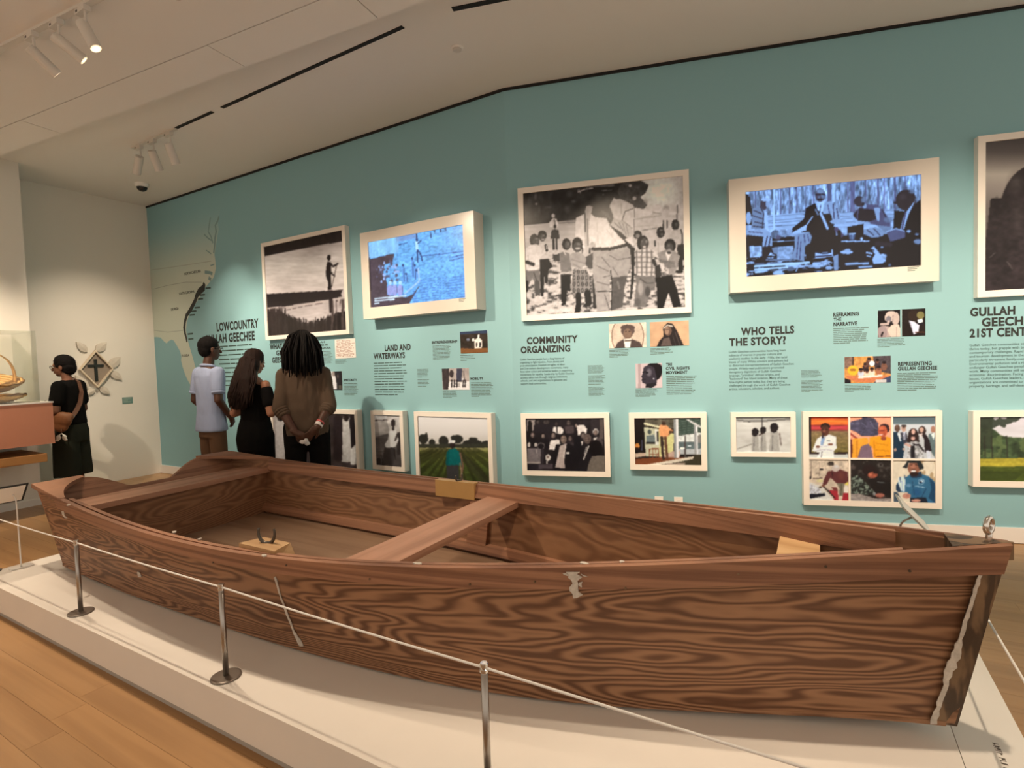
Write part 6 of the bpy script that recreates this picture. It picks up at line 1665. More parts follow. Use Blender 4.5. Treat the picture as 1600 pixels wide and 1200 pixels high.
def fit(me, x0, x1, y0, y1, z):
    n = len(me.vertices); co = np.zeros(n * 3); me.vertices.foreach_get('co', co); co = co.reshape(-1, 3)
    mn, mx = co.min(0), co.max(0)
    co[:, 0] = x0 + (co[:, 0] - mn[0]) / (mx[0] - mn[0]) * (x1 - x0)
    co[:, 1] = y0 + (co[:, 1] - mn[1]) / (mx[1] - mn[1]) * (y1 - y0)
    co[:, 2] = z
    me.vertices.foreach_set('co', co.ravel()); me.update()
    return me


def heading(wall, lines, label, bold=0.043, m=None, name='wall_heading'):
    """lines: (text, (x,y) left baseline px, (x,y) right baseline px, cap height px)"""
    m = m or INK
    a = wall.sz(*lines[-1][1], 0)
    t = thing(name, label, 'lettering', M=wall.M(a[0], a[1], 0), group='black lettering on the teal wall')
    for tx_, l, r, h in lines:
        p = wall.sz(*l, 0); q_ = wall.sz(*r, 0); u_ = wall.sz(l[0], l[1] - h, 0)
        base = (p[1] + q_[1]) / 2
        me = fit(text_mesh(tx_, 3, bold, 1.08), p[0] - a[0], q_[0] - a[0], base - a[1], base - a[1] + (u_[1] - p[1]), 0.0012)
        obj('letter_line', me, m, t)
    return t


heading(WL, [('LOWCOUNTRY', (339, 518.4), (404.5, 512), 14), ('GULLAH GEECHEE', (320.5, 537), (398.5, 532.6), 14)], 'heading LOWCOUNTRY GULLAH GEECHEE above the boy with glasses', 0.042)
heading(WL, [('WHAT IS', (421.8, 546.8), (448, 544.6), 9), ('GULLAH', (432, 556.2), (458.5, 554.2), 8.5), ('GEECHEE?', (425.5, 567.8), (456, 565.6), 9)], 'heading starting WHAT IS, mostly behind the visitors', 0.042)
heading(WL, [('GULLAH', (489, 536.8), (507.3, 536), 3), ('GEECHEE IN', (489, 541.2), (512, 540.4), 3), ('THE DIASPORA', (489, 546.2), (517, 545.2), 3.2)], 'tiny three-line subheading below the boatman photograph', 0.042)
heading(WL, [('SPIRITUALITY', (537.2, 595.8), (557.6, 595.5), 3.8)], 'subheading SPIRITUALITY beside the dreadlocked man', 0.042)
heading(WL, [('LAND AND', (601.5, 549), (642, 546.8), 9.8), ('WATERWAYS', (584, 561.6), (633, 559.8), 9.6)], 'heading LAND AND WATERWAYS below the left screen', 0.042)
heading(WL, [('ENTREPRENEURSHIP', (675, 537.5), (714.6, 535.6), 4.4)], 'subheading ENTREPRENEURSHIP beside the chapel print', 0.042)
heading(WL, [('MOBILITY', (735.5, 593.8), (755.2, 593.4), 4.0)], 'subheading MOBILITY beside the old street print', 0.042)
heading(WR, [('COMMUNITY', (823.3, 538.2), (903, 535.2), 11.4), ('ORGANIZING', (813.8, 552.5), (891.2, 549.8), 11.2)], 'heading COMMUNITY ORGANIZING below the children photograph')
heading(WR, [('THE', (1040.7, 572), (1050.3, 571.6), 4.7), ('CIVIL RIGHTS', (1040.4, 578.3), (1077.6, 577.2), 4.8), ('MOVEMENT', (1040.7, 584.8), (1074, 583.9), 4.8)], 'subheading THE CIVIL RIGHTS MOVEMENT beside the profile print', 0.042)
heading(WR, [('WHO TELLS', (1157.5, 524.4), (1241, 521.4), 12.8), ('THE STORY?', (1139.5, 541.2), (1228, 538.2), 13)], 'heading WHO TELLS THE STORY? below the right screen')
heading(WR, [('REFRAMING', (1302, 494.9), (1342, 493.2), 6.3), ('THE', (1302.4, 502.2), (1314.4, 501.7), 5.6), ('NARRATIVE', (1302.2, 509.8), (1339.2, 508.1), 6.0)], 'subheading REFRAMING THE NARRATIVE beside the sculpture print', 0.042)
heading(WR, [('REPRESENTING', (1403, 572), (1455.8, 570.7), 6.4), ('GULLAH GEECHEE', (1403, 579.2), (1464.2, 577.8), 6.2)], 'subheading REPRESENTING GULLAH GEECHEE beside the family print', 0.042)
heading(WR, [('GULLAH', (1515.6, 494.8), (1586.3, 491.9), 14), ('GEECHEE', (1533.7, 510.6), (1621, 507.3), 14), ('21ST CENTURY', (1514.8, 528), (1640, 523.4), 14)], 'heading starting GULLAH GEECHEE 21ST CENTURY at the right edge')


def paragraph(wall, lines, l, top, bot, right, label):
    a = wall.sz(l, bot, 0)
    t0 = wall.sz(l, top, 0); r = wall.sz(right, (top + bot) / 2, 0)
    me = fit(text_mesh('\n'.join(lines), 2, 0.004, 0.98, 1.05), 0, r[0] - a[0], 0, t0[1] - a[1], 0.0010)
    o_ = obj('wall_paragraph', me, INK2, None); o_.matrix_world = wall.M(a[0], a[1], 0)
    return tag(o_, label, 'text', 'printed paragraphs on the teal wall')


paragraph(WR, ['Gullah Geechee people have a long history of', 'organizing to fight injustice. From slavery and', 'post-emancipation freedom struggles, to labor', 'and 21st-century development movements, many', 'have taken action and served as leaders in supporting',
               'movements for equality. Leadership by Gullah Geechee', 'activists takes root through religious institutions,', 'schools, and civic organizations to galvanize and', 'support local communities.'], 813.8, 560.2, 602.2, 897.2, 'paragraph of small dark text below COMMUNITY ORGANIZING')
paragraph(WR, ['Gullah Geechee communities have long been', 'subjects of interest in popular culture and', 'academic studies. In the early 1930s, the racial', 'biases of many White scholars and authors led', 'to distorted misrepresentations of Gullah Geechee', 'people. Widely read publications promoted',
               'derogatory depictions of Gullah Geechee', 'language, "primitive" African origins, and', '"backward" Sea Island isolation. Many of these', 'false myths persist today, but they are being', 'challenged through the work of Gullah Geechee', 'artists, educators, scholars, and authors.'], 1139.5, 548.2, 610.0, 1240.5, 'paragraph of small dark text below WHO TELLS THE STORY?')
paragraph(WR, ['Gullah Geechee communities cont', 'thrive today, but grapple with both', 'contemporary challenges. Rapid re', 'and tourism development in the Lo', 'particularly threatens family-owned', 'Environmental pollution and a rising', 'endanger Gullah Geechee people\'s', 'work. Many communities still suffer', 'economic discrimination. Facing the', 'issues, Gullah Geechee leaders, activ', 'organizations are committed to pres', 'property, heritage, and self-determin'], 1514.2, 537.6, 606.5, 1612, 'paragraph of small dark text below the heading at the right edge')


def bars(wall, x0, y0, x1, y1, n, label, seed, m=None, h=0.42):
    p = wall.sz(x0, y0, 0); q_ = wall.sz(x1, (y0 + y1) / 2, 0); b = wall.sz(x0, y1, 0)
    W, H = q_[0] - p[0], p[1] - b[1]; ph = H / n; rg = random.Random(seed); mb = MB()
    for k in range(n):
        y = H - ph * k; x = 0; end = W * (rg.uniform(0.80, 1.0) if k < n - 1 else rg.uniform(0.3, 0.8))
        while x < end - 0.002:
            L = min(rg.uniform(1.5, 5.5) * ph, end - x)
            mb.quad((x, y - ph * h, 0), (x + L, y - ph * h, 0), (x + L, y, 0), (x, y, 0)); x += L + ph * 0.28
    o_ = mb.build('text_block', m or GREYINK, None); o_.matrix_world = wall.M(p[0], b[1], 0.0010)
    return tag(o_, label, 'text', 'tiny unreadable captions on the teal wall')


BARS = [
    (WL, 341, 541, 406, 608, 10, 'lines of small text below LOWCOUNTRY GULLAH GEECHEE', INK2, 0.27),
    (WL, 584, 567, 637.5, 620, 13, 'lines of small text below LAND AND WATERWAYS', INK2, 0.32),
    (WL, 652, 577, 671, 591, 7, 'upper tiny credits block right of the LAND AND WATERWAYS text'), (WL, 652.5, 593, 671.6, 605, 6, 'lower tiny credits block right of the LAND AND WATERWAYS text'),
    (WL, 676, 540.6, 707.7, 563, 11, 'tiny text block below ENTREPRENEURSHIP'), (WL, 719.4, 555, 744.4, 565.4, 4, 'tiny caption below the chapel print'),
    (WL, 692, 611.5, 715.5, 623, 5, 'tiny caption below the old street print'), (WL, 735.8, 597.6, 770.7, 621, 10, 'tiny text block below MOBILITY'),
    (WL, 537.5, 599, 561.5, 618.5, 9, 'tiny text block below SPIRITUALITY'), (WL, 524, 562.5, 543.5, 569, 4, 'tiny caption below the manuscript page'), (WL, 498, 549.5, 521, 571, 11, 'tiny text block left of the manuscript page'),
    (WR, 918.4, 571.4, 946, 584.5, 7, 'uppermost of three tiny credits blocks beside COMMUNITY ORGANIZING text'), (WR, 919, 587, 946, 602, 8, 'middle of three tiny credits blocks beside COMMUNITY ORGANIZING text'), (WR, 919.4, 604.8, 946.2, 620, 8, 'lowest of three tiny credits blocks beside COMMUNITY ORGANIZING text'),
    (WR, 952, 547, 986, 560, 6, 'tiny caption below the bow-tie man print'), (WR, 1016, 544.5, 1052, 555, 5, 'tiny caption below the veiled woman print'), (WR, 993, 608.8, 1029, 621, 6, 'tiny caption below the profile print'),
    (WR, 1041, 588, 1089.6, 618, 11, 'tiny text block below THE CIVIL RIGHTS MOVEMENT'),
    (WR, 1251.8, 578.6, 1284.6, 591, 6, 'upper tiny credits block right of the WHO TELLS THE STORY? text'), (WR, 1252, 594.7, 1285.7, 613.5, 9, 'lower tiny credits block right of the WHO TELLS THE STORY? text'),
    (WR, 1302, 513, 1358, 539, 9, 'tiny text block below REFRAMING THE NARRATIVE'), (WR, 1370.8, 530, 1414.7, 544, 6, 'tiny caption below the sculpture print'),
    (WR, 1320, 601.6, 1363, 613, 5, 'tiny caption below the family print'), (WR, 1402, 583, 1465.5, 611.8, 11, 'tiny text block below REPRESENTING GULLAH GEECHEE'),
]
for i, b in enumerate(BARS):
    bars(*b[:7], seed=i + 3, m=(b[7] if len(b) > 7 else None), h=(b[8] if len(b) > 8 else 0.42))

# ================================================================== painted coast map at the left end of the wall
mapo = thing('wall_map', 'pale coastline map painted on the teal wall beside the corner', 'map', M=WL.M(S_L, 0, 0))


def mp_(x, y, z):
    s_, zz = WL.sz(x, y, 0); return (max(s_ - S_L, 0.001), min(zz, HC - 0.023), z)


land = [(347.5, 306), (345, 322), (343, 338), (340.5, 347), (342, 358), (339.5, 372), (337, 386), (335.2, 398), (336.6, 408), (337.5, 418), (335.5, 428), (333.5, 434), (328.5, 440), (322.5, 447), (317, 455), (312, 465), (306, 474), (300.5, 483), (295.5, 492), (292, 503), (290.8, 515), (292.5, 528), (296, 541), (300, 554), (303.5, 567), (306.5, 578), (308, 590), (306.5, 600), (303, 606), (298, 602), (295, 597), (291, 589), (287.5, 580), (285, 572), (283, 563), (283.5, 557), (281.5, 549), (277, 541), (271.5, 532), (268, 530.5), (263.5, 533), (260.5, 536.5), (257, 534), (251, 527.5), (245, 526.5), (239, 527)]
corner_px = lambda y: 228 + 0.0621 * (y - 323)
poly = [mp_(x, y, 0.0006) for x, y in land] + [(0.001, WL.sz(241, 527, 0)[1], 0.0006), (0.001, HC - 0.023, 0.0006)]
me = bpy.data.meshes.new('land'); bm = bmesh.new(); vs = [bm.verts.new(p) for p in poly]; f_ = bm.faces.new(vs); bm.normal_update()
bmesh.ops.triangulate(bm, faces=[f_]); bmesh.ops.recalc_face_normals(bm, faces=bm.faces); bm.to_mesh(me); bm.free()
lm = mat('map_land', (0.58, 0.65, 0.57), 0.65)
nt = lm.node_tree; tc_ = nt.nodes.new('ShaderNodeTexCoord'); sx_ = nt.nodes.new('ShaderNodeSeparateXYZ'); mr_ = nt.nodes.new('ShaderNodeMapRange')
mr_.inputs[1].default_value = 2.5; mr_.inputs[2].default_value = 3.5; mr_.interpolation_type = 'SMOOTHSTEP'   # the print fades out towards the ceiling
mx_ = nt.nodes.new('ShaderNodeMix'); mx_.data_type = 'RGBA'; mx_.inputs[6].default_value = (0.58, 0.65, 0.57, 1); mx_.inputs[7].default_value = (0.25, 0.475, 0.53, 1)
nt.links.new(tc_.outputs['Object'], sx_.inputs[0]); nt.links.new(sx_.outputs[1], mr_.inputs[0]); nt.links.new(mr_.outputs[0], mx_.inputs[0]); nt.links.new(mx_.outputs[2], nt.nodes['Principled BSDF'].inputs['Base Color'])
obj('land', me, lm, mapo)


def ribbon(name, pts, w, m, z=0.0012):
    mb = MB(); P = [np.array(mp_(x, y, z)) for x, y in pts]; n = len(P)
    ws = w if hasattr(w, '__len__') else [w] * n
    L, R = [], []
    for i in range(n):
        t_ = P[min(i + 1, n - 1)] - P[max(i - 1, 0)]; t_ /= np.linalg.norm(t_) + 1e-9; nn = np.array([-t_[1], t_[0], 0]) * ws[i] / 2
        L.append(P[i] + nn); R.append(P[i] - nn)
    mb.add([tuple(p) for p in L + R], [(i, i + 1, n + i + 1, n + i) for i in range(n - 1)])
    return mb.build(name, m, mapo)


WATER = mat('map_water_line', (0.20, 0.33, 0.35), 0.65)
FAINT = mat('map_faint_line', (0.36, 0.42, 0.38), 0.65)
BLK = mat('map_black', (0.015, 0.018, 0.018), 0.6)
strip = [(318.2, 441), (319, 445), (318, 450), (312, 455), (307.5, 462), (305, 470), (301, 478), (296.5, 486), (291.5, 493), (289, 503), (288, 512), (289, 520), (291, 527), (292.3, 534.5)]
ribbon('heritage_corridor', strip, [0.02, 0.06, 0.09, 0.09, 0.07, 0.06, 0.065, 0.06, 0.055, 0.05, 0.05, 0.045, 0.035, 0.03], BLK)
for pts, w in (([(342.5, 338), (340, 346), (336.5, 352), (338, 362), (336, 372), (335.5, 384), (334, 396)], 0.028), ([(329, 340), (327, 352), (325.5, 362), (330, 370), (333, 380)], 0.020), ([(319, 366), (325, 372), (331, 376)], 0.018), ([(322, 391), (328, 395), (330, 397)], 0.014), ([(329, 415), (335, 413)], 0.016), ([(320, 425), (328, 426), (332, 428)], 0.042), ([(326, 434), (330, 437)], 0.042)):
    ribbon('inlet', pts, w, WATER)
for pts in ([(236, 422), (285, 415), (330, 408)], [(239, 452), (262, 446), (290, 441), (316, 441)], [(241, 516), (262, 519), (287, 516)]):
    ribbon('state_border', pts, 0.008, FAINT)
for x, y in ((321.5, 450.5), (312.5, 461), (309.5, 467.5), (304.5, 481), (299, 486.5), (296.5, 492.5), (293.5, 522), (294.5, 530)):
    ribbon('place_tick', [(x, y), (x + 8, y - 0.8)], 0.020, INK2)
for tx_, l, r, h in (('NORTH CAROLINA', (288.2, 430.2), (314.2, 425.4), 4.2), ('SOUTH CAROLINA', (280, 461.4), (304, 457.2), 4.0), ('GEORGIA', (267.3, 485.8), (279.4, 484), 4.2), ('FLORIDA', (284.2, 557.8), (296, 557), 4.0)):
    p = mp_(*l, 0); q_ = mp_(*r, 0); u_ = mp_(l[0], l[1] - h, 0); base = (p[1] + q_[1]) / 2
    obj('state_name', fit(text_mesh(tx_, 2, 0.02, 0.95), p[0], q_[0], base, base + u_[1] - p[1], 0.0014), INK, mapo)

# ================================================================== visitors
def hand(mb, w, d, n, curl=0.5, side_=1, k=1.0):
    w, d, n = V(w), V(d).normalized(), V(n); n = (n - d * n.dot(d)).normalized(); s_ = d.cross(n) * side_
    R = Matrix((s_, d, n)).transposed()
    mb.ell(w + d * 0.045 * k, (0.040 * k, 0.054 * k, 0.016 * k), R)
    mb.capsule(w - d * 0.03, w + d * 0.03 * k, 0.025 * k, 0.026 * k)
    for o_, L in ((-0.029, 0.060), (-0.010, 0.074), (0.010, 0.070), (0.028, 0.056)):
        p = w + d * 0.085 * k + s_ * o_ * k; a = 0.25 * curl
        for seg, r_ in ((0.45, 0.0088), (0.32, 0.0080), (0.23, 0.0072)):
            dr = d * math.cos(a) + n * math.sin(a); q_ = p + dr * L * k * seg
            mb.capsule(p, q_, r_ * k, r_ * k * 0.95, 8, 3); p = q_; a += 0.75 * curl
    p = w + d * 0.028 * k + s_ * 0.034 * k
    for seg, r_, dr in ((0.038, 0.0115, (d * 0.7 + s_ * 0.65 + n * 0.25)), (0.030, 0.0098, (d * 0.95 + s_ * 0.2 + n * 0.3))):
        q_ = p + dr.normalized() * seg * k; mb.capsule(p, q_, r_ * k, r_ * k * 0.95, 8, 3); p = q_


def limb(mb, pts, rad):
    for i in range(len(pts) - 1):
        mb.capsule(pts[i], pts[i + 1], rad[i], rad[i + 1], 14)


def head_parts(mb, c, yaw=0.0, pitch=0.0, k=1.0):
    R = (Matrix.Rotation(yaw, 3, 'Z') @ Matrix.Rotation(pitch, 3, 'X')); c = V(c)

    def at(x, y, z):
        return c + R @ (V((x, y, z)) * k)
    mb.ell(at(0, -0.012, 0.035), (0.076 * k, 0.096 * k, 0.088 * k), R)
    mb.ell(at(0, 0.018, -0.030), (0.062 * k, 0.070 * k, 0.078 * k), R)
    mb.ell(at(0, 0.045, -0.075), (0.036 * k, 0.036 * k, 0.030 * k), R)
    mb.capsule(at(0, 0.082, 0.012), at(0, 0.104, -0.020), 0.009 * k, 0.015 * k, 8)
    mb.capsule(at(-0.014, 0.086, -0.052), at(0.014, 0.086, -0.052), 0.010 * k, 0.010 * k, 8)
    mb.capsule(at(-0.03, 0.074, 0.028), at(0.03, 0.074, 0.028), 0.012 * k, 0.012 * k, 8)
    for sx in (-1, 1):
        mb.ell(at(0.077 * sx, -0.010, -0.010), (0.010 * k, 0.020 * k, 0.033 * k), R)
    return at


EYEW = mat('eye_white', (0.55, 0.50, 0.45), 0.3)
EYED = mat('eye_dark', (0.015, 0.010, 0.008), 0.2)
LIP = mat('lip_brown', (0.10, 0.035, 0.028), 0.5)


def face_parts(at, par, body):
    for sx in (-1, 1):
        e = MB().ell(at(0.030 * sx, 0.078, 0.010), (0.014, 0.010, 0.008)).build('eye', EYEW, body, True)
        MB().ell(at(0.030 * sx, 0.0875, 0.010), (0.006, 0.003, 0.006)).build('iris', EYED, body, True)


def glasses(at, par, m):
    g = MB()
    for sx in (-1, 1):
        g.tube([at(0.032 * sx + 0.024 * math.cos(t_), 0.100, 0.010 + 0.019 * math.sin(t_)) for t_ in np.linspace(0, 2 * PI, 17)[:-1]], 0.0024, 6, closed=True)
        g.tube([at(0.056 * sx, 0.098, 0.014), at(0.080 * sx, 0.05, 0.014), at(0.082 * sx, -0.02, 0.008)], 0.0026, 6)
    g.tube([at(-0.010, 0.101, 0.014), at(0.010, 0.101, 0.014)], 0.0024, 6)
    return g.build('glasses', m, par, True)


def wrinkle(a=0.006, fx=16, fz=7, sd=0.0):
    def f(co):
        return a * (vnoise(co[:, 0] * fx + co[:, 1] * fx * 0.7 + sd + 50, co[:, 2] * fz + co[:, 1] * 4 + sd + 50, 3) - 0.5) * 2
    return f


def base_body(mb, hip, knee, foot, torso):
    """legs, feet and a torso core under the clothes"""
    for sx in (-1, 1):
        h, k_, f_ = V((hip[0] * sx, hip[1], hip[2])), V((knee[0] * sx, knee[1], knee[2])), V((foot[0] * sx, foot[1], foot[2]))
        limb(mb, [h, k_, f_], [0.072, 0.048, 0.034])
        mb.ell(f_ + V((0, 0.055, -0.035)), (0.040, 0.115, 0.034)); mb.ell(f_ + V((0, -0.02, -0.02)), (0.034, 0.045, 0.04))
    mb.loft(torso)


def shoes(par, foot, m):
    for sx in (-1, 1):
        f_ = V((foot[0] * sx, foot[1], foot[2])); s_ = MB()
        s_.ell(f_ + V((0, 0.058, -0.032)), (0.048, 0.130, 0.040)); s_.ell(f_ + V((0, -0.02, -0.012)), (0.044, 0.058, 0.055))
        s_.box((f_.x - 0.044, f_.y - 0.07, 0.001), (f_.x + 0.044, f_.y + 0.17, 0.02))
        remesh(s_, 'shoe', m, par, 0.008, 4)


def rz(fx, fy):
    return math.atan2(-fx, fy)


HAIR = mat('black_hair', (0.006, 0.005, 0.005), 0.75, bump=0.6, bscale=220, spec=0.12)
HAIRB = mat('dark_brown_hair', (0.018, 0.009, 0.007), 0.65, bump=0.5, bscale=160, spec=0.15, var=0.4, vscale=30)
BLUEGREY = mat('polo_blue_grey', (0.29, 0.35, 0.52), 0.85, bump=0.25, bscale=400)
BROWNT = mat('brown_trousers', (0.105, 0.052, 0.024), 0.85, bump=0.2, bscale=300)
BLKC = mat('black_cotton', (0.006, 0.0055, 0.0055), 0.95, bump=0.2, bscale=300, spec=0.08)
OLIVE = mat('olive_brown_sweatshirt', (0.080, 0.050, 0.030), 0.9, bump=0.3, bscale=250)
GREENT = mat('dark_green_culottes', (0.024, 0.027, 0.020), 0.95, bump=0.2, bscale=250, spec=0.1)
SKIN1 = mat('deep_brown_skin', (0.075, 0.030, 0.017), 0.5, spec=0.4)
SKIN2 = mat('warm_brown_skin', (0.30, 0.135, 0.078), 0.5, spec=0.4)
SKIN3 = mat('brown_skin', (0.16, 0.068, 0.038), 0.5, spec=0.4)
SHOE = mat('dark_shoe', (0.02, 0.018, 0.016), 0.6)
BAND = mat('white_wristband', (0.75, 0.68, 0.66), 0.5)
BANDR = mat('red_wristband', (0.55, 0.09, 0.09), 0.5)


def band(par, p, d, r, m, w=0.012):
    p, d = V(p), V(d).normalized()
    MB().tube([p - d * w, p - d * w * 0.99, p + d * w * 0.99, p + d * w], [r * 0.9, r, r, r * 0.9], 18).build('wristband', m, par, False)


# ---- young man in a polo shirt reading the map text
def boy():
    t = thing('person', 'person in pale blue polo and glasses, hands low, facing the wall', 'person', (-5.66, 3.34, 0), rz(0.02, 1.0), 'visitors in the gallery')
    mb = MB(); tor = [(0.80, 0, 0, 0.13, 0.09), (1.0, 0, 0, 0.13, 0.09), (1.25, 0, 0, 0.15, 0.10), (1.40, 0, -0.01, 0.15, 0.08), (1.46, 0, -0.01, 0.07, 0.06)]
    base_body(mb, (0.085, 0, 0.90), (0.095, 0.01, 0.50), (0.10, -0.02, 0.085), tor)
    mb.capsule((0, -0.015, 1.42), (0, 0.012, 1.56), 0.058, 0.052)
    at = head_parts(mb, (0, 0.025, 1.635), -0.08, -0.05, 1.06)
    sh, el, wr_ = {}, {}, {}
    for sx in (-1, 1):
        sh[sx] = V((0.175 * sx, -0.01, 1.385)); el[sx] = V((0.225 * sx, -0.045, 1.10)); wr_[sx] = V((0.165 * sx, 0.115, 0.900))
        limb(mb, [sh[sx], el[sx], wr_[sx]], [0.050, 0.042, 0.028])
        hand(mb, wr_[sx], (-0.5 * sx, 0.55, -0.75), (-0.8 * sx, -0.4, 0.1), 0.9, sx, 1.05)
    body = remesh(mb, 'body', SKIN1, t, 0.0065, 3)
    face_parts(at, t, body)
    # close-cropped hair
    hm = MB(); hm.ell(at(0, -0.020, 0.046), (0.084 * 1.06, 0.103 * 1.06, 0.092 * 1.06)); hm.ell(at(0, -0.05, 0.0), (0.076, 0.068, 0.085))
    h = remesh(hm, 'hair', HAIR, t, 0.008, 2, wrinkle(0.003, 90, 90))
    # trim hair off the face
    cut_front(h, at, 0.052)
    glasses(at, t, BLKC)
    mb = MB(); mb.loft([(0.765, 0, -0.005, 0.185, 0.130), (0.80, 0, -0.005, 0.185, 0.130), (0.95, 0, 0, 0.170, 0.118), (1.10, 0, 0, 0.172, 0.118), (1.25, 0, 0, 0.185, 0.122), (1.36, 0, -0.01, 0.185, 0.105), (1.425, 0, -0.015, 0.125, 0.080), (1.455, 0, -0.012, 0.072, 0.066)])
    for sx in (-1, 1):
        mb.capsule(sh[sx] + V((-0.005 * sx, 0, 0)), sh[sx].lerp(el[sx], 0.62), 0.072, 0.067, 14)
    s_ = remesh(mb, 'polo_shirt', BLUEGREY, t, 0.010, 5, wrinkle(0.008, 13, 6))
    MB().tube([(0.068 * math.cos(a), -0.008 + 0.064 * math.sin(a), 1.462 + 0.012 * math.sin(-a)) for a in np.linspace(0, 2 * PI, 25)[:-1]], 0.016, 8, closed=True).build('collar', BLUEGREY, s_, True)
    for sx in (-1, 1):
        p = sh[sx].lerp(el[sx], 0.72); d = (el[sx] - sh[sx]).normalized()
        MB().tube([p - d * 0.012, p, p + d * 0.012, p + d * 0.013], [0.066, 0.0675, 0.0655, 0.05], 18).build('sleeve_cuff', BLUEGREY, s_, True)
    mb = MB(); mb.loft([(0.70, 0, 0, 0.165, 0.11), (0.80, 0, 0, 0.155, 0.104), (0.98, 0, 0, 0.140, 0.095)])
    for sx in (-1, 1):
        limb(mb, [V((0.085 * sx, 0, 0.84)), V((0.097 * sx, 0.01, 0.50)), V((0.10 * sx, -0.015, 0.09))], [0.086, 0.082, 0.072])
    remesh(mb, 'trousers', BROWNT, t, 0.011, 4, wrinkle(0.007, 12, 5, 9))
    shoes(t, (0.10, -0.02, 0.085), SHOE)
    band(t, wr_[1] + V((0, -0.012, 0.022)), wr_[1] - el[1], 0.034, BAND)
    return t


def cut_front(o_, at, y):
    """remove the part of a hair cap that lies in front of the face"""
    bm = bmesh.new(); bm.from_mesh(o_.data)
    c0 = at(0, 0, 0); f = (at(0, 1, 0) - c0).normalized(); u = (at(0, 0, 1) - c0).normalized()
    dead = [v for v in bm.verts if (V(v.co) - c0).dot(f) > y and (V(v.co) - c0).dot(u) < 0.075]
    bmesh.ops.delete(bm, geom=dead, context='VERTS'); bm.to_mesh(o_.data); bm.free()


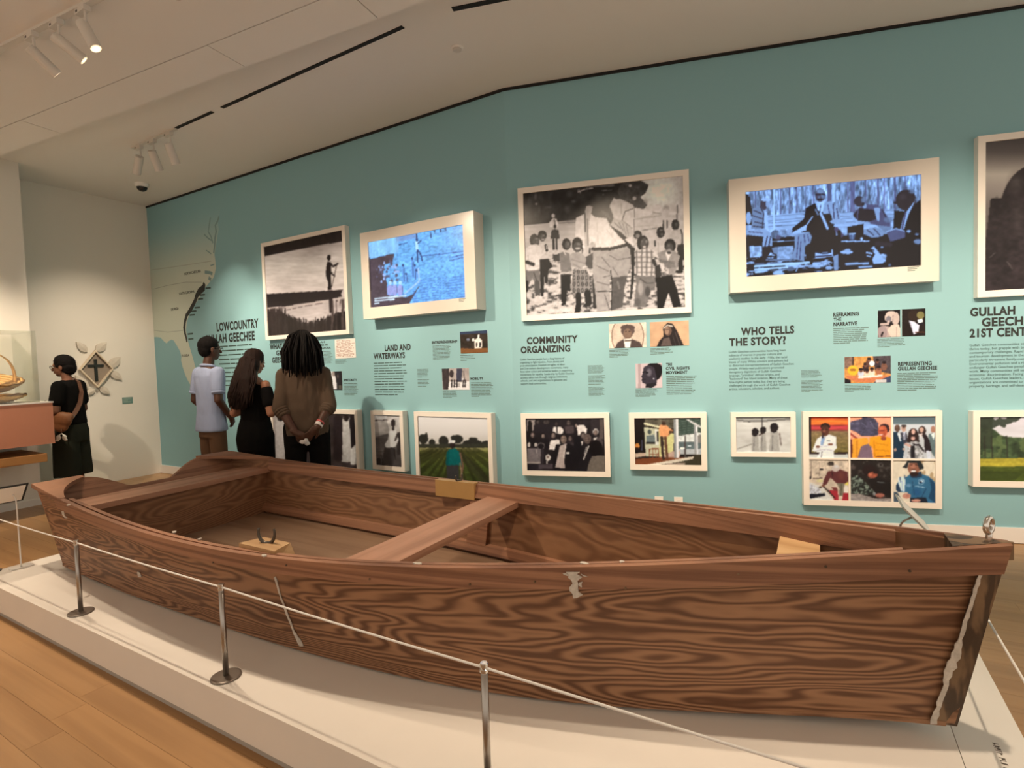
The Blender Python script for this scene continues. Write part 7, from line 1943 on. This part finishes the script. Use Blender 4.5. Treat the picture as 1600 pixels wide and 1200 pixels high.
def man():
    t = thing('person', 'person with shoulder-length locs and brown sweatshirt, hands clasped behind back', 'person', (-4.05, 3.26, 0), rz(-0.74, 0.67), 'visitors in the gallery')
    mb = MB(); tor = [(0.80, 0, 0, 0.14, 0.10), (1.0, 0, 0, 0.14, 0.10), (1.25, 0, 0, 0.17, 0.11), (1.38, 0, -0.01, 0.17, 0.09), (1.44, 0, -0.01, 0.07, 0.06)]
    base_body(mb, (0.09, 0, 0.90), (0.105, 0.01, 0.50), (0.12, -0.02, 0.085), tor)
    mb.capsule((0, -0.015, 1.40), (0, 0.01, 1.53), 0.058, 0.054)
    at = head_parts(mb, (0, 0.025, 1.60), 0.0, 0.05, 1.05)
    sh, el, wr_ = {}, {}, {}
    for sx in (-1, 1):
        sh[sx] = V((0.172 * sx, -0.01, 1.345)); el[sx] = V((0.205 * sx, -0.085, 1.055))
    wr_[-1] = V((-0.080, -0.205, 0.845)); wr_[1] = V((0.105, -0.215, 0.890))
    limb(mb, [sh[-1], el[-1], wr_[-1]], [0.052, 0.046, 0.029]); limb(mb, [sh[1], el[1], wr_[1]], [0.052, 0.046, 0.029])
    hand(mb, wr_[-1], (0.80, -0.10, -0.55), (0.2, 0.9, 0.2), 0.9, -1, 1.05)
    hand(mb, wr_[1], (-0.70, -0.16, -0.70), (-0.2, 0.9, 0.3), 1.1, 1, 1.05)
    body = remesh(mb, 'body', SKIN1, t, 0.0065, 3)
    face_parts(at, t, body)
    hm = MB(); hm.ell(at(0, -0.020, 0.050), (0.092, 0.112, 0.102)); hm.ell(at(0, -0.055, -0.03), (0.10, 0.085, 0.13))
    cap = remesh(hm, 'hair', HAIR, t, 0.010, 2, wrinkle(0.005, 70, 30)); cut_front(cap, at, 0.058)
    rg = random.Random(8); lk = MB(); c0 = V(at(0, -0.02, 0.05))
    for i in range(190):
        az = rg.uniform(0.95, 2 * PI - 0.95) + PI / 2      # leave the face free
        elv = rg.uniform(0.05, 1.35)
        p0 = c0 + V((0.088 * math.cos(az) * math.cos(elv), 0.106 * math.sin(az) * math.cos(elv), 0.098 * math.sin(elv)))
        R_ = rg.uniform(0.100, 0.155); end = rg.uniform(1.315, 1.43)
        if rg.random() < 0.12: R_ = rg.uniform(0.16, 0.185)
        pts = [p0]; ph = rg.uniform(0, 6)
        for k in range(1, 7):
            f = k / 6; z = p0.z + (end - p0.z) * f ** 1.15; rad = 0.5 + 0.5 * min(1, f * 2)
            x = R_ * 1.02 * math.cos(az) * rad + 0.006 * math.sin(ph + 5 * f); y = -0.02 + R_ * 0.98 * math.sin(az) * rad + 0.006 * math.cos(ph + 4 * f)
            pts.append(V((x, y, z)))
        lk.tube(pts, [0.008, 0.0085, 0.0085, 0.0085, 0.008, 0.007, 0.004], 5)
    lk.build('locs', HAIR, cap, True)
    mb = MB(); mb.loft([(0.800, 0, -0.01, 0.185, 0.145), (0.86, 0, -0.01, 0.190, 0.152), (0.96, 0, -0.005, 0.192, 0.150), (1.10, 0, 0, 0.188, 0.140), (1.25, 0, 0, 0.192, 0.134), (1.34, 0, -0.01, 0.186, 0.115), (1.405, 0, -0.015, 0.135, 0.085), (1.435, 0, -0.012, 0.078, 0.070)])
    for sx in (-1, 1):
        limb(mb, [sh[sx] + V((-0.012 * sx, 0, 0)), el[sx], el[sx].lerp(wr_[sx], 0.22)], [0.074, 0.066, 0.056])
    s_ = remesh(mb, 'sweatshirt', OLIVE, t, 0.010, 5, wrinkle(0.013, 12, 6, 4))
    for sx in (-1, 1):
        for q_, r_ in ((0.10, 0.070), (0.19, 0.065), (0.27, 0.057)):
            p = el[sx].lerp(wr_[sx], q_); d = (wr_[sx] - el[sx]).normalized()
            MB().tube([p - d * 0.016, p - d * 0.006, p + d * 0.006, p + d * 0.016], [r_ * 0.86, r_, r_, r_ * 0.86], 16).build('pushed_sleeve', OLIVE, s_, True)
    mb = MB(); mb.loft([(0.72, 0, 0, 0.185, 0.125), (0.86, 0, 0, 0.180, 0.125), (0.96, 0, 0, 0.165, 0.115)])
    for sx in (-1, 1):
        limb(mb, [V((0.095 * sx, 0, 0.86)), V((0.108 * sx, 0.01, 0.50)), V((0.12 * sx, -0.015, 0.09))], [0.108, 0.088, 0.080])
    remesh(mb, 'trousers', BLKC, t, 0.011, 4, wrinkle(0.007, 12, 5, 2))
    shoes(t, (0.12, -0.02, 0.085), SHOE)
    d = wr_[1] - el[1]; band(t, wr_[1] - d.normalized() * 0.015, d, 0.036, BAND, 0.014); band(t, wr_[1] - d.normalized() * 0.040, d, 0.037, BANDR, 0.007)
    rg = random.Random(3); cp = MB()
    for k in range(7):
        cp.ell((-0.008 + rg.uniform(-0.028, 0.028), -0.262 + rg.uniform(-0.012, 0.012), 0.765 + rg.uniform(-0.022, 0.022)), (rg.uniform(0.014, 0.024), rg.uniform(0.010, 0.016), rg.uniform(0.012, 0.022)), Matrix.Rotation(rg.uniform(0, 3), 3, 'Y'), 8, 5)
    pp = remesh(cp, 'crumpled_paper', mat('crumpled_paper', (0.60, 0.57, 0.55), 0.7, bump=0.8, bscale=120), None, 0.006, 0)
    pp.matrix_world = Matrix.Translation(t.location) @ Matrix.Rotation(t.rotation_euler.z, 4, 'Z')
    tag(pp, 'crumpled white paper held behind the back of the man with locs', 'paper')
    return t


def woman():
    t = thing('person', 'person with long wavy dark hair in black clothes, between the other two', 'person', (-4.765, 3.24, 0), rz(-0.16, 0.98), 'visitors in the gallery')
    mb = MB(); tor = [(0.76, 0, 0, 0.13, 0.09), (0.95, 0, 0, 0.11, 0.08), (1.15, 0, 0, 0.13, 0.09), (1.27, 0, -0.01, 0.14, 0.08), (1.33, 0, -0.01, 0.07, 0.055)]
    base_body(mb, (0.085, 0, 0.82), (0.09, 0.01, 0.45), (0.09, -0.02, 0.08), tor)
    mb.capsule((0, -0.015, 1.30), (0, 0.012, 1.42), 0.048, 0.045)
    at = head_parts(mb, (0, 0.03, 1.475), -0.10, -0.20, 0.98)
    sh, el, wr_ = {}, {}, {}
    for sx in (-1, 1):
        sh[sx] = V((0.160 * sx, -0.01, 1.255)); el[sx] = V((0.235 * sx, -0.03, 0.985)); wr_[sx] = V((0.100 * sx, 0.190, 1.030))
        limb(mb, [sh[sx], el[sx], wr_[sx]], [0.046, 0.042, 0.026])
        hand(mb, wr_[sx], (-0.5 * sx, 0.7, 0.5), (-0.7 * sx, -0.2, 0.6), 0.8, sx, 0.95)
    body = remesh(mb, 'body', SKIN2, t, 0.0065, 3)
    face_parts(at, t, body)
    hm = MB(); hm.ell(at(0, -0.018, 0.045), (0.086, 0.106, 0.094)); hm.ell(at(0, -0.05, -0.03), (0.094, 0.080, 0.12))
    hm.loft([(1.03, -0.03, -0.150, 0.075, 0.030), (1.10, -0.035, -0.150, 0.125, 0.042), (1.20, -0.025, -0.135, 0.142, 0.055), (1.32, -0.01, -0.105, 0.132, 0.070), (1.44, 0, -0.05, 0.105, 0.085), (1.52, 0, -0.02, 0.085, 0.090)])
    cap = remesh(hm, 'hair', HAIRB, t, 0.010, 3, wrinkle(0.010, 34, 6)); cut_front(cap, at, 0.05)
    rg = random.Random(5); lk = MB()
    for i in range(90):
        u_ = rg.uniform(-1, 1); x0 = u_ * 0.085; end = rg.uniform(1.02, 1.16); sp = rg.uniform(0.11, 0.165)
        ph = rg.uniform(0, 6); pts = []
        for k in range(9):
            f = k / 8; z = 1.50 + (end - 1.50) * f; w_ = 0.085 + (sp - 0.085) * math.sin(min(1, f * 1.5) * PI / 2)
            pts.append(V((-0.028 * f + u_ * w_ + 0.007 * math.sin(ph + 9 * f), -0.045 - 0.145 * f ** 0.7 * (1 - 0.25 * abs(u_)) - 0.03 * (1 - u_ * u_) + 0.006 * math.cos(ph + 8 * f), z)))
        lk.tube(pts, [0.009] * 5 + [0.008, 0.007, 0.005, 0.002], 5)
    lk.build('loose_strands', HAIRB, cap, True)
    mb = MB(); mb.loft([(0.80, 0, -0.005, 0.175, 0.122), (0.90, 0, 0, 0.150, 0.108), (1.02, 0, 0, 0.140, 0.104), (1.16, 0, 0.002, 0.150, 0.112), (1.25, 0, -0.005, 0.152, 0.100), (1.305, 0, -0.012, 0.100, 0.070), (1.325, 0, -0.012, 0.070, 0.058)])
    s_ = remesh(mb, 'top', BLKC, t, 0.010, 5, wrinkle(0.006, 14, 6, 3))
    for sx in (-1, 1):
        m2_ = MB(); a_, b_ = sh[sx].lerp(el[sx], 0.20), sh[sx].lerp(el[sx], 0.62)
        m2_.capsule(a_, b_, 0.056, 0.062, 14); remesh(m2_, 'sleeve', BLKC, s_, 0.009, 3)
    mb = MB(); mb.loft([(0.62, 0, -0.01, 0.180, 0.130), (0.74, 0, -0.015, 0.188, 0.138), (0.84, 0, -0.008, 0.172, 0.122), (0.94, 0, 0, 0.142, 0.102)])
    for sx in (-1, 1):
        limb(mb, [V((0.088 * sx, -0.005, 0.76)), V((0.092 * sx, 0.01, 0.45)), V((0.09 * sx, -0.015, 0.09))], [0.108, 0.088, 0.078])
    remesh(mb, 'trousers', BLKC, t, 0.011, 4, wrinkle(0.005, 12, 5, 7))
    shoes(t, (0.09, -0.02, 0.08), SHOE)
    return t


def lady():
    t = thing('person', 'person in black T-shirt and dark culottes with brown sling bag, by the case', 'person', (-7.38, 2.73, 0), rz(-0.80, -0.60), 'visitors in the gallery')
    mb = MB(); tor = [(0.78, 0, 0, 0.13, 0.09), (0.98, 0, 0, 0.12, 0.09), (1.18, 0, 0, 0.14, 0.10), (1.30, 0, -0.01, 0.15, 0.08), (1.36, 0, -0.01, 0.07, 0.055)]
    base_body(mb, (0.085, 0, 0.83), (0.09, 0.01, 0.46), (0.09, -0.02, 0.08), tor)
    mb.capsule((0, -0.01, 1.32), (0, 0.02, 1.44), 0.050, 0.046)
    at = head_parts(mb, (0, 0.04, 1.505), 0.15, -0.12, 0.98)
    sh, el, wr_ = {}, {}, {}
    for sx in (-1, 1):
        sh[sx] = V((0.165 * sx, -0.01, 1.285)); el[sx] = V((0.225 * sx, 0.0, 1.02)); wr_[sx] = V((0.120 * sx, 0.200, 1.055))
        limb(mb, [sh[sx], el[sx], wr_[sx]], [0.050, 0.046, 0.028])
        hand(mb, wr_[sx], (-0.6 * sx, 0.7, 0.3), (-0.6 * sx, -0.3, 0.7), 0.8, sx, 0.97)
    body = remesh(mb, 'body', SKIN3, t, 0.0065, 3)
    face_parts(at, t, body)
    hm = MB(); hm.ell(at(0, -0.022, 0.048), (0.088, 0.106, 0.096)); hm.ell(at(0, -0.058, -0.015), (0.082, 0.070, 0.085))
    h = remesh(hm, 'hair', HAIR, t, 0.008, 2, wrinkle(0.007, 60, 60)); cut_front(h, at, 0.050)
    glasses(at, t, BLKC)
    mb = MB(); mb.loft([(0.86, 0, -0.005, 0.180, 0.130), (0.96, 0, 0, 0.172, 0.125), (1.08, 0, 0, 0.165, 0.120), (1.20, 0, 0.002, 0.170, 0.122), (1.29, 0, -0.005, 0.168, 0.102), (1.340, 0, -0.01, 0.110, 0.074), (1.362, 0, -0.01, 0.070, 0.060)])
    for sx in (-1, 1):
        mb.capsule(sh[sx] + V((-0.005 * sx, 0, 0)), sh[sx].lerp(el[sx], 0.62), 0.072, 0.072, 14)
    remesh(mb, 't_shirt', BLKC, t, 0.010, 5, wrinkle(0.007, 13, 6, 5))
    mb = MB(); mb.loft([(0.66, 0, -0.005, 0.188, 0.138), (0.78, 0, -0.008, 0.182, 0.135), (0.92, 0, 0, 0.155, 0.115)])
    for sx in (-1, 1):
        mb.loft([(0.275, 0.092 * sx, 0.0, 0.108, 0.125), (0.30, 0.092 * sx, 0.0, 0.108, 0.125), (0.55, 0.090 * sx, 0, 0.102, 0.122), (0.80, 0.085 * sx, 0, 0.100, 0.120)])
    remesh(mb, 'culottes', GREENT, t, 0.011, 3, wrinkle(0.008, 12, 4, 1))
    shoes(t, (0.09, -0.02, 0.08), SHOE)
    # sling bag worn across the back, hanging at the left hip
    BAG = mat('tan_leather', (0.22, 0.085, 0.035), 0.55, var=0.15, vscale=20); STR = mat('brown_strap', (0.115, 0.048, 0.026), 0.7)
    rr_ = []
    pth = [(0.05, 0.045, 1.375), (0.055, -0.02, 1.385), (0.040, -0.090, 1.335), (0.0, -0.138, 1.22), (-0.05, -0.146, 1.10), (-0.105, -0.146, 1.03), (-0.150, -0.145, 0.985), (-0.180, -0.140, 0.960)]
    for i, p in enumerate(pth):
        t_ = (V(pth[min(i + 1, len(pth) - 1)]) - V(pth[max(i - 1, 0)])).normalized(); out_ = V((p[0] * 0.6, p[1] - 0.0, 0.15)).normalized(); s1 = t_.cross(out_).normalized(); o1 = s1.cross(t_)
        rr_.append([tuple(V(p) + s1 * 0.022 - o1 * 0.002), tuple(V(p) - s1 * 0.022 - o1 * 0.002), tuple(V(p) - s1 * 0.022 + o1 * 0.004), tuple(V(p) + s1 * 0.022 + o1 * 0.004)])
    bg = thing('sling_bag', 'tan leather sling bag with white keychains worn by the lady in black', 'bag', tuple(t.location), t.rotation_euler.z)
    MB().rings(rr_).build('strap', STR, bg)
    bm_ = MB(); bm_.ell((-0.222, -0.060, 0.925), (0.045, 0.105, 0.090)); bm_.ell((-0.222, -0.045, 0.86), (0.038, 0.080, 0.072)); bm_.ell((-0.205, -0.11, 0.955), (0.04, 0.06, 0.05))
    remesh(bm_, 'pouch', BAG, bg, 0.009, 3, wrinkle(0.004, 20, 14))
    MB().tube([(-0.186, -0.146 + 0.018 * math.cos(a), 0.955 + 0.018 * math.sin(a)) for a in np.linspace(0, 2 * PI, 17)[:-1]], 0.004, 6, closed=True).build('ring', CHROME, bg, True)
    MB().tube([(-0.256, -0.07, 0.83), (-0.258, -0.072, 0.775)], 0.005, 6).build('lanyard', STR, bg, True)
    for dy in (-0.030, 0.030):
        kc = MB(); kc.ell((-0.262, dy - 0.07, 0.735), (0.016, 0.024, 0.030)); kc.ell((-0.262, dy * 1.4 - 0.07, 0.708), (0.014, 0.018, 0.014)); kc.capsule((-0.259, dy * 0.2 - 0.07, 0.775), (-0.261, dy - 0.07, 0.755), 0.006, 0.008)
        remesh(kc, 'keychain', mat('white_keychain', (0.80, 0.76, 0.72), 0.6), bg, 0.005, 2)
    return t


boy(); woman(); man(); lady()
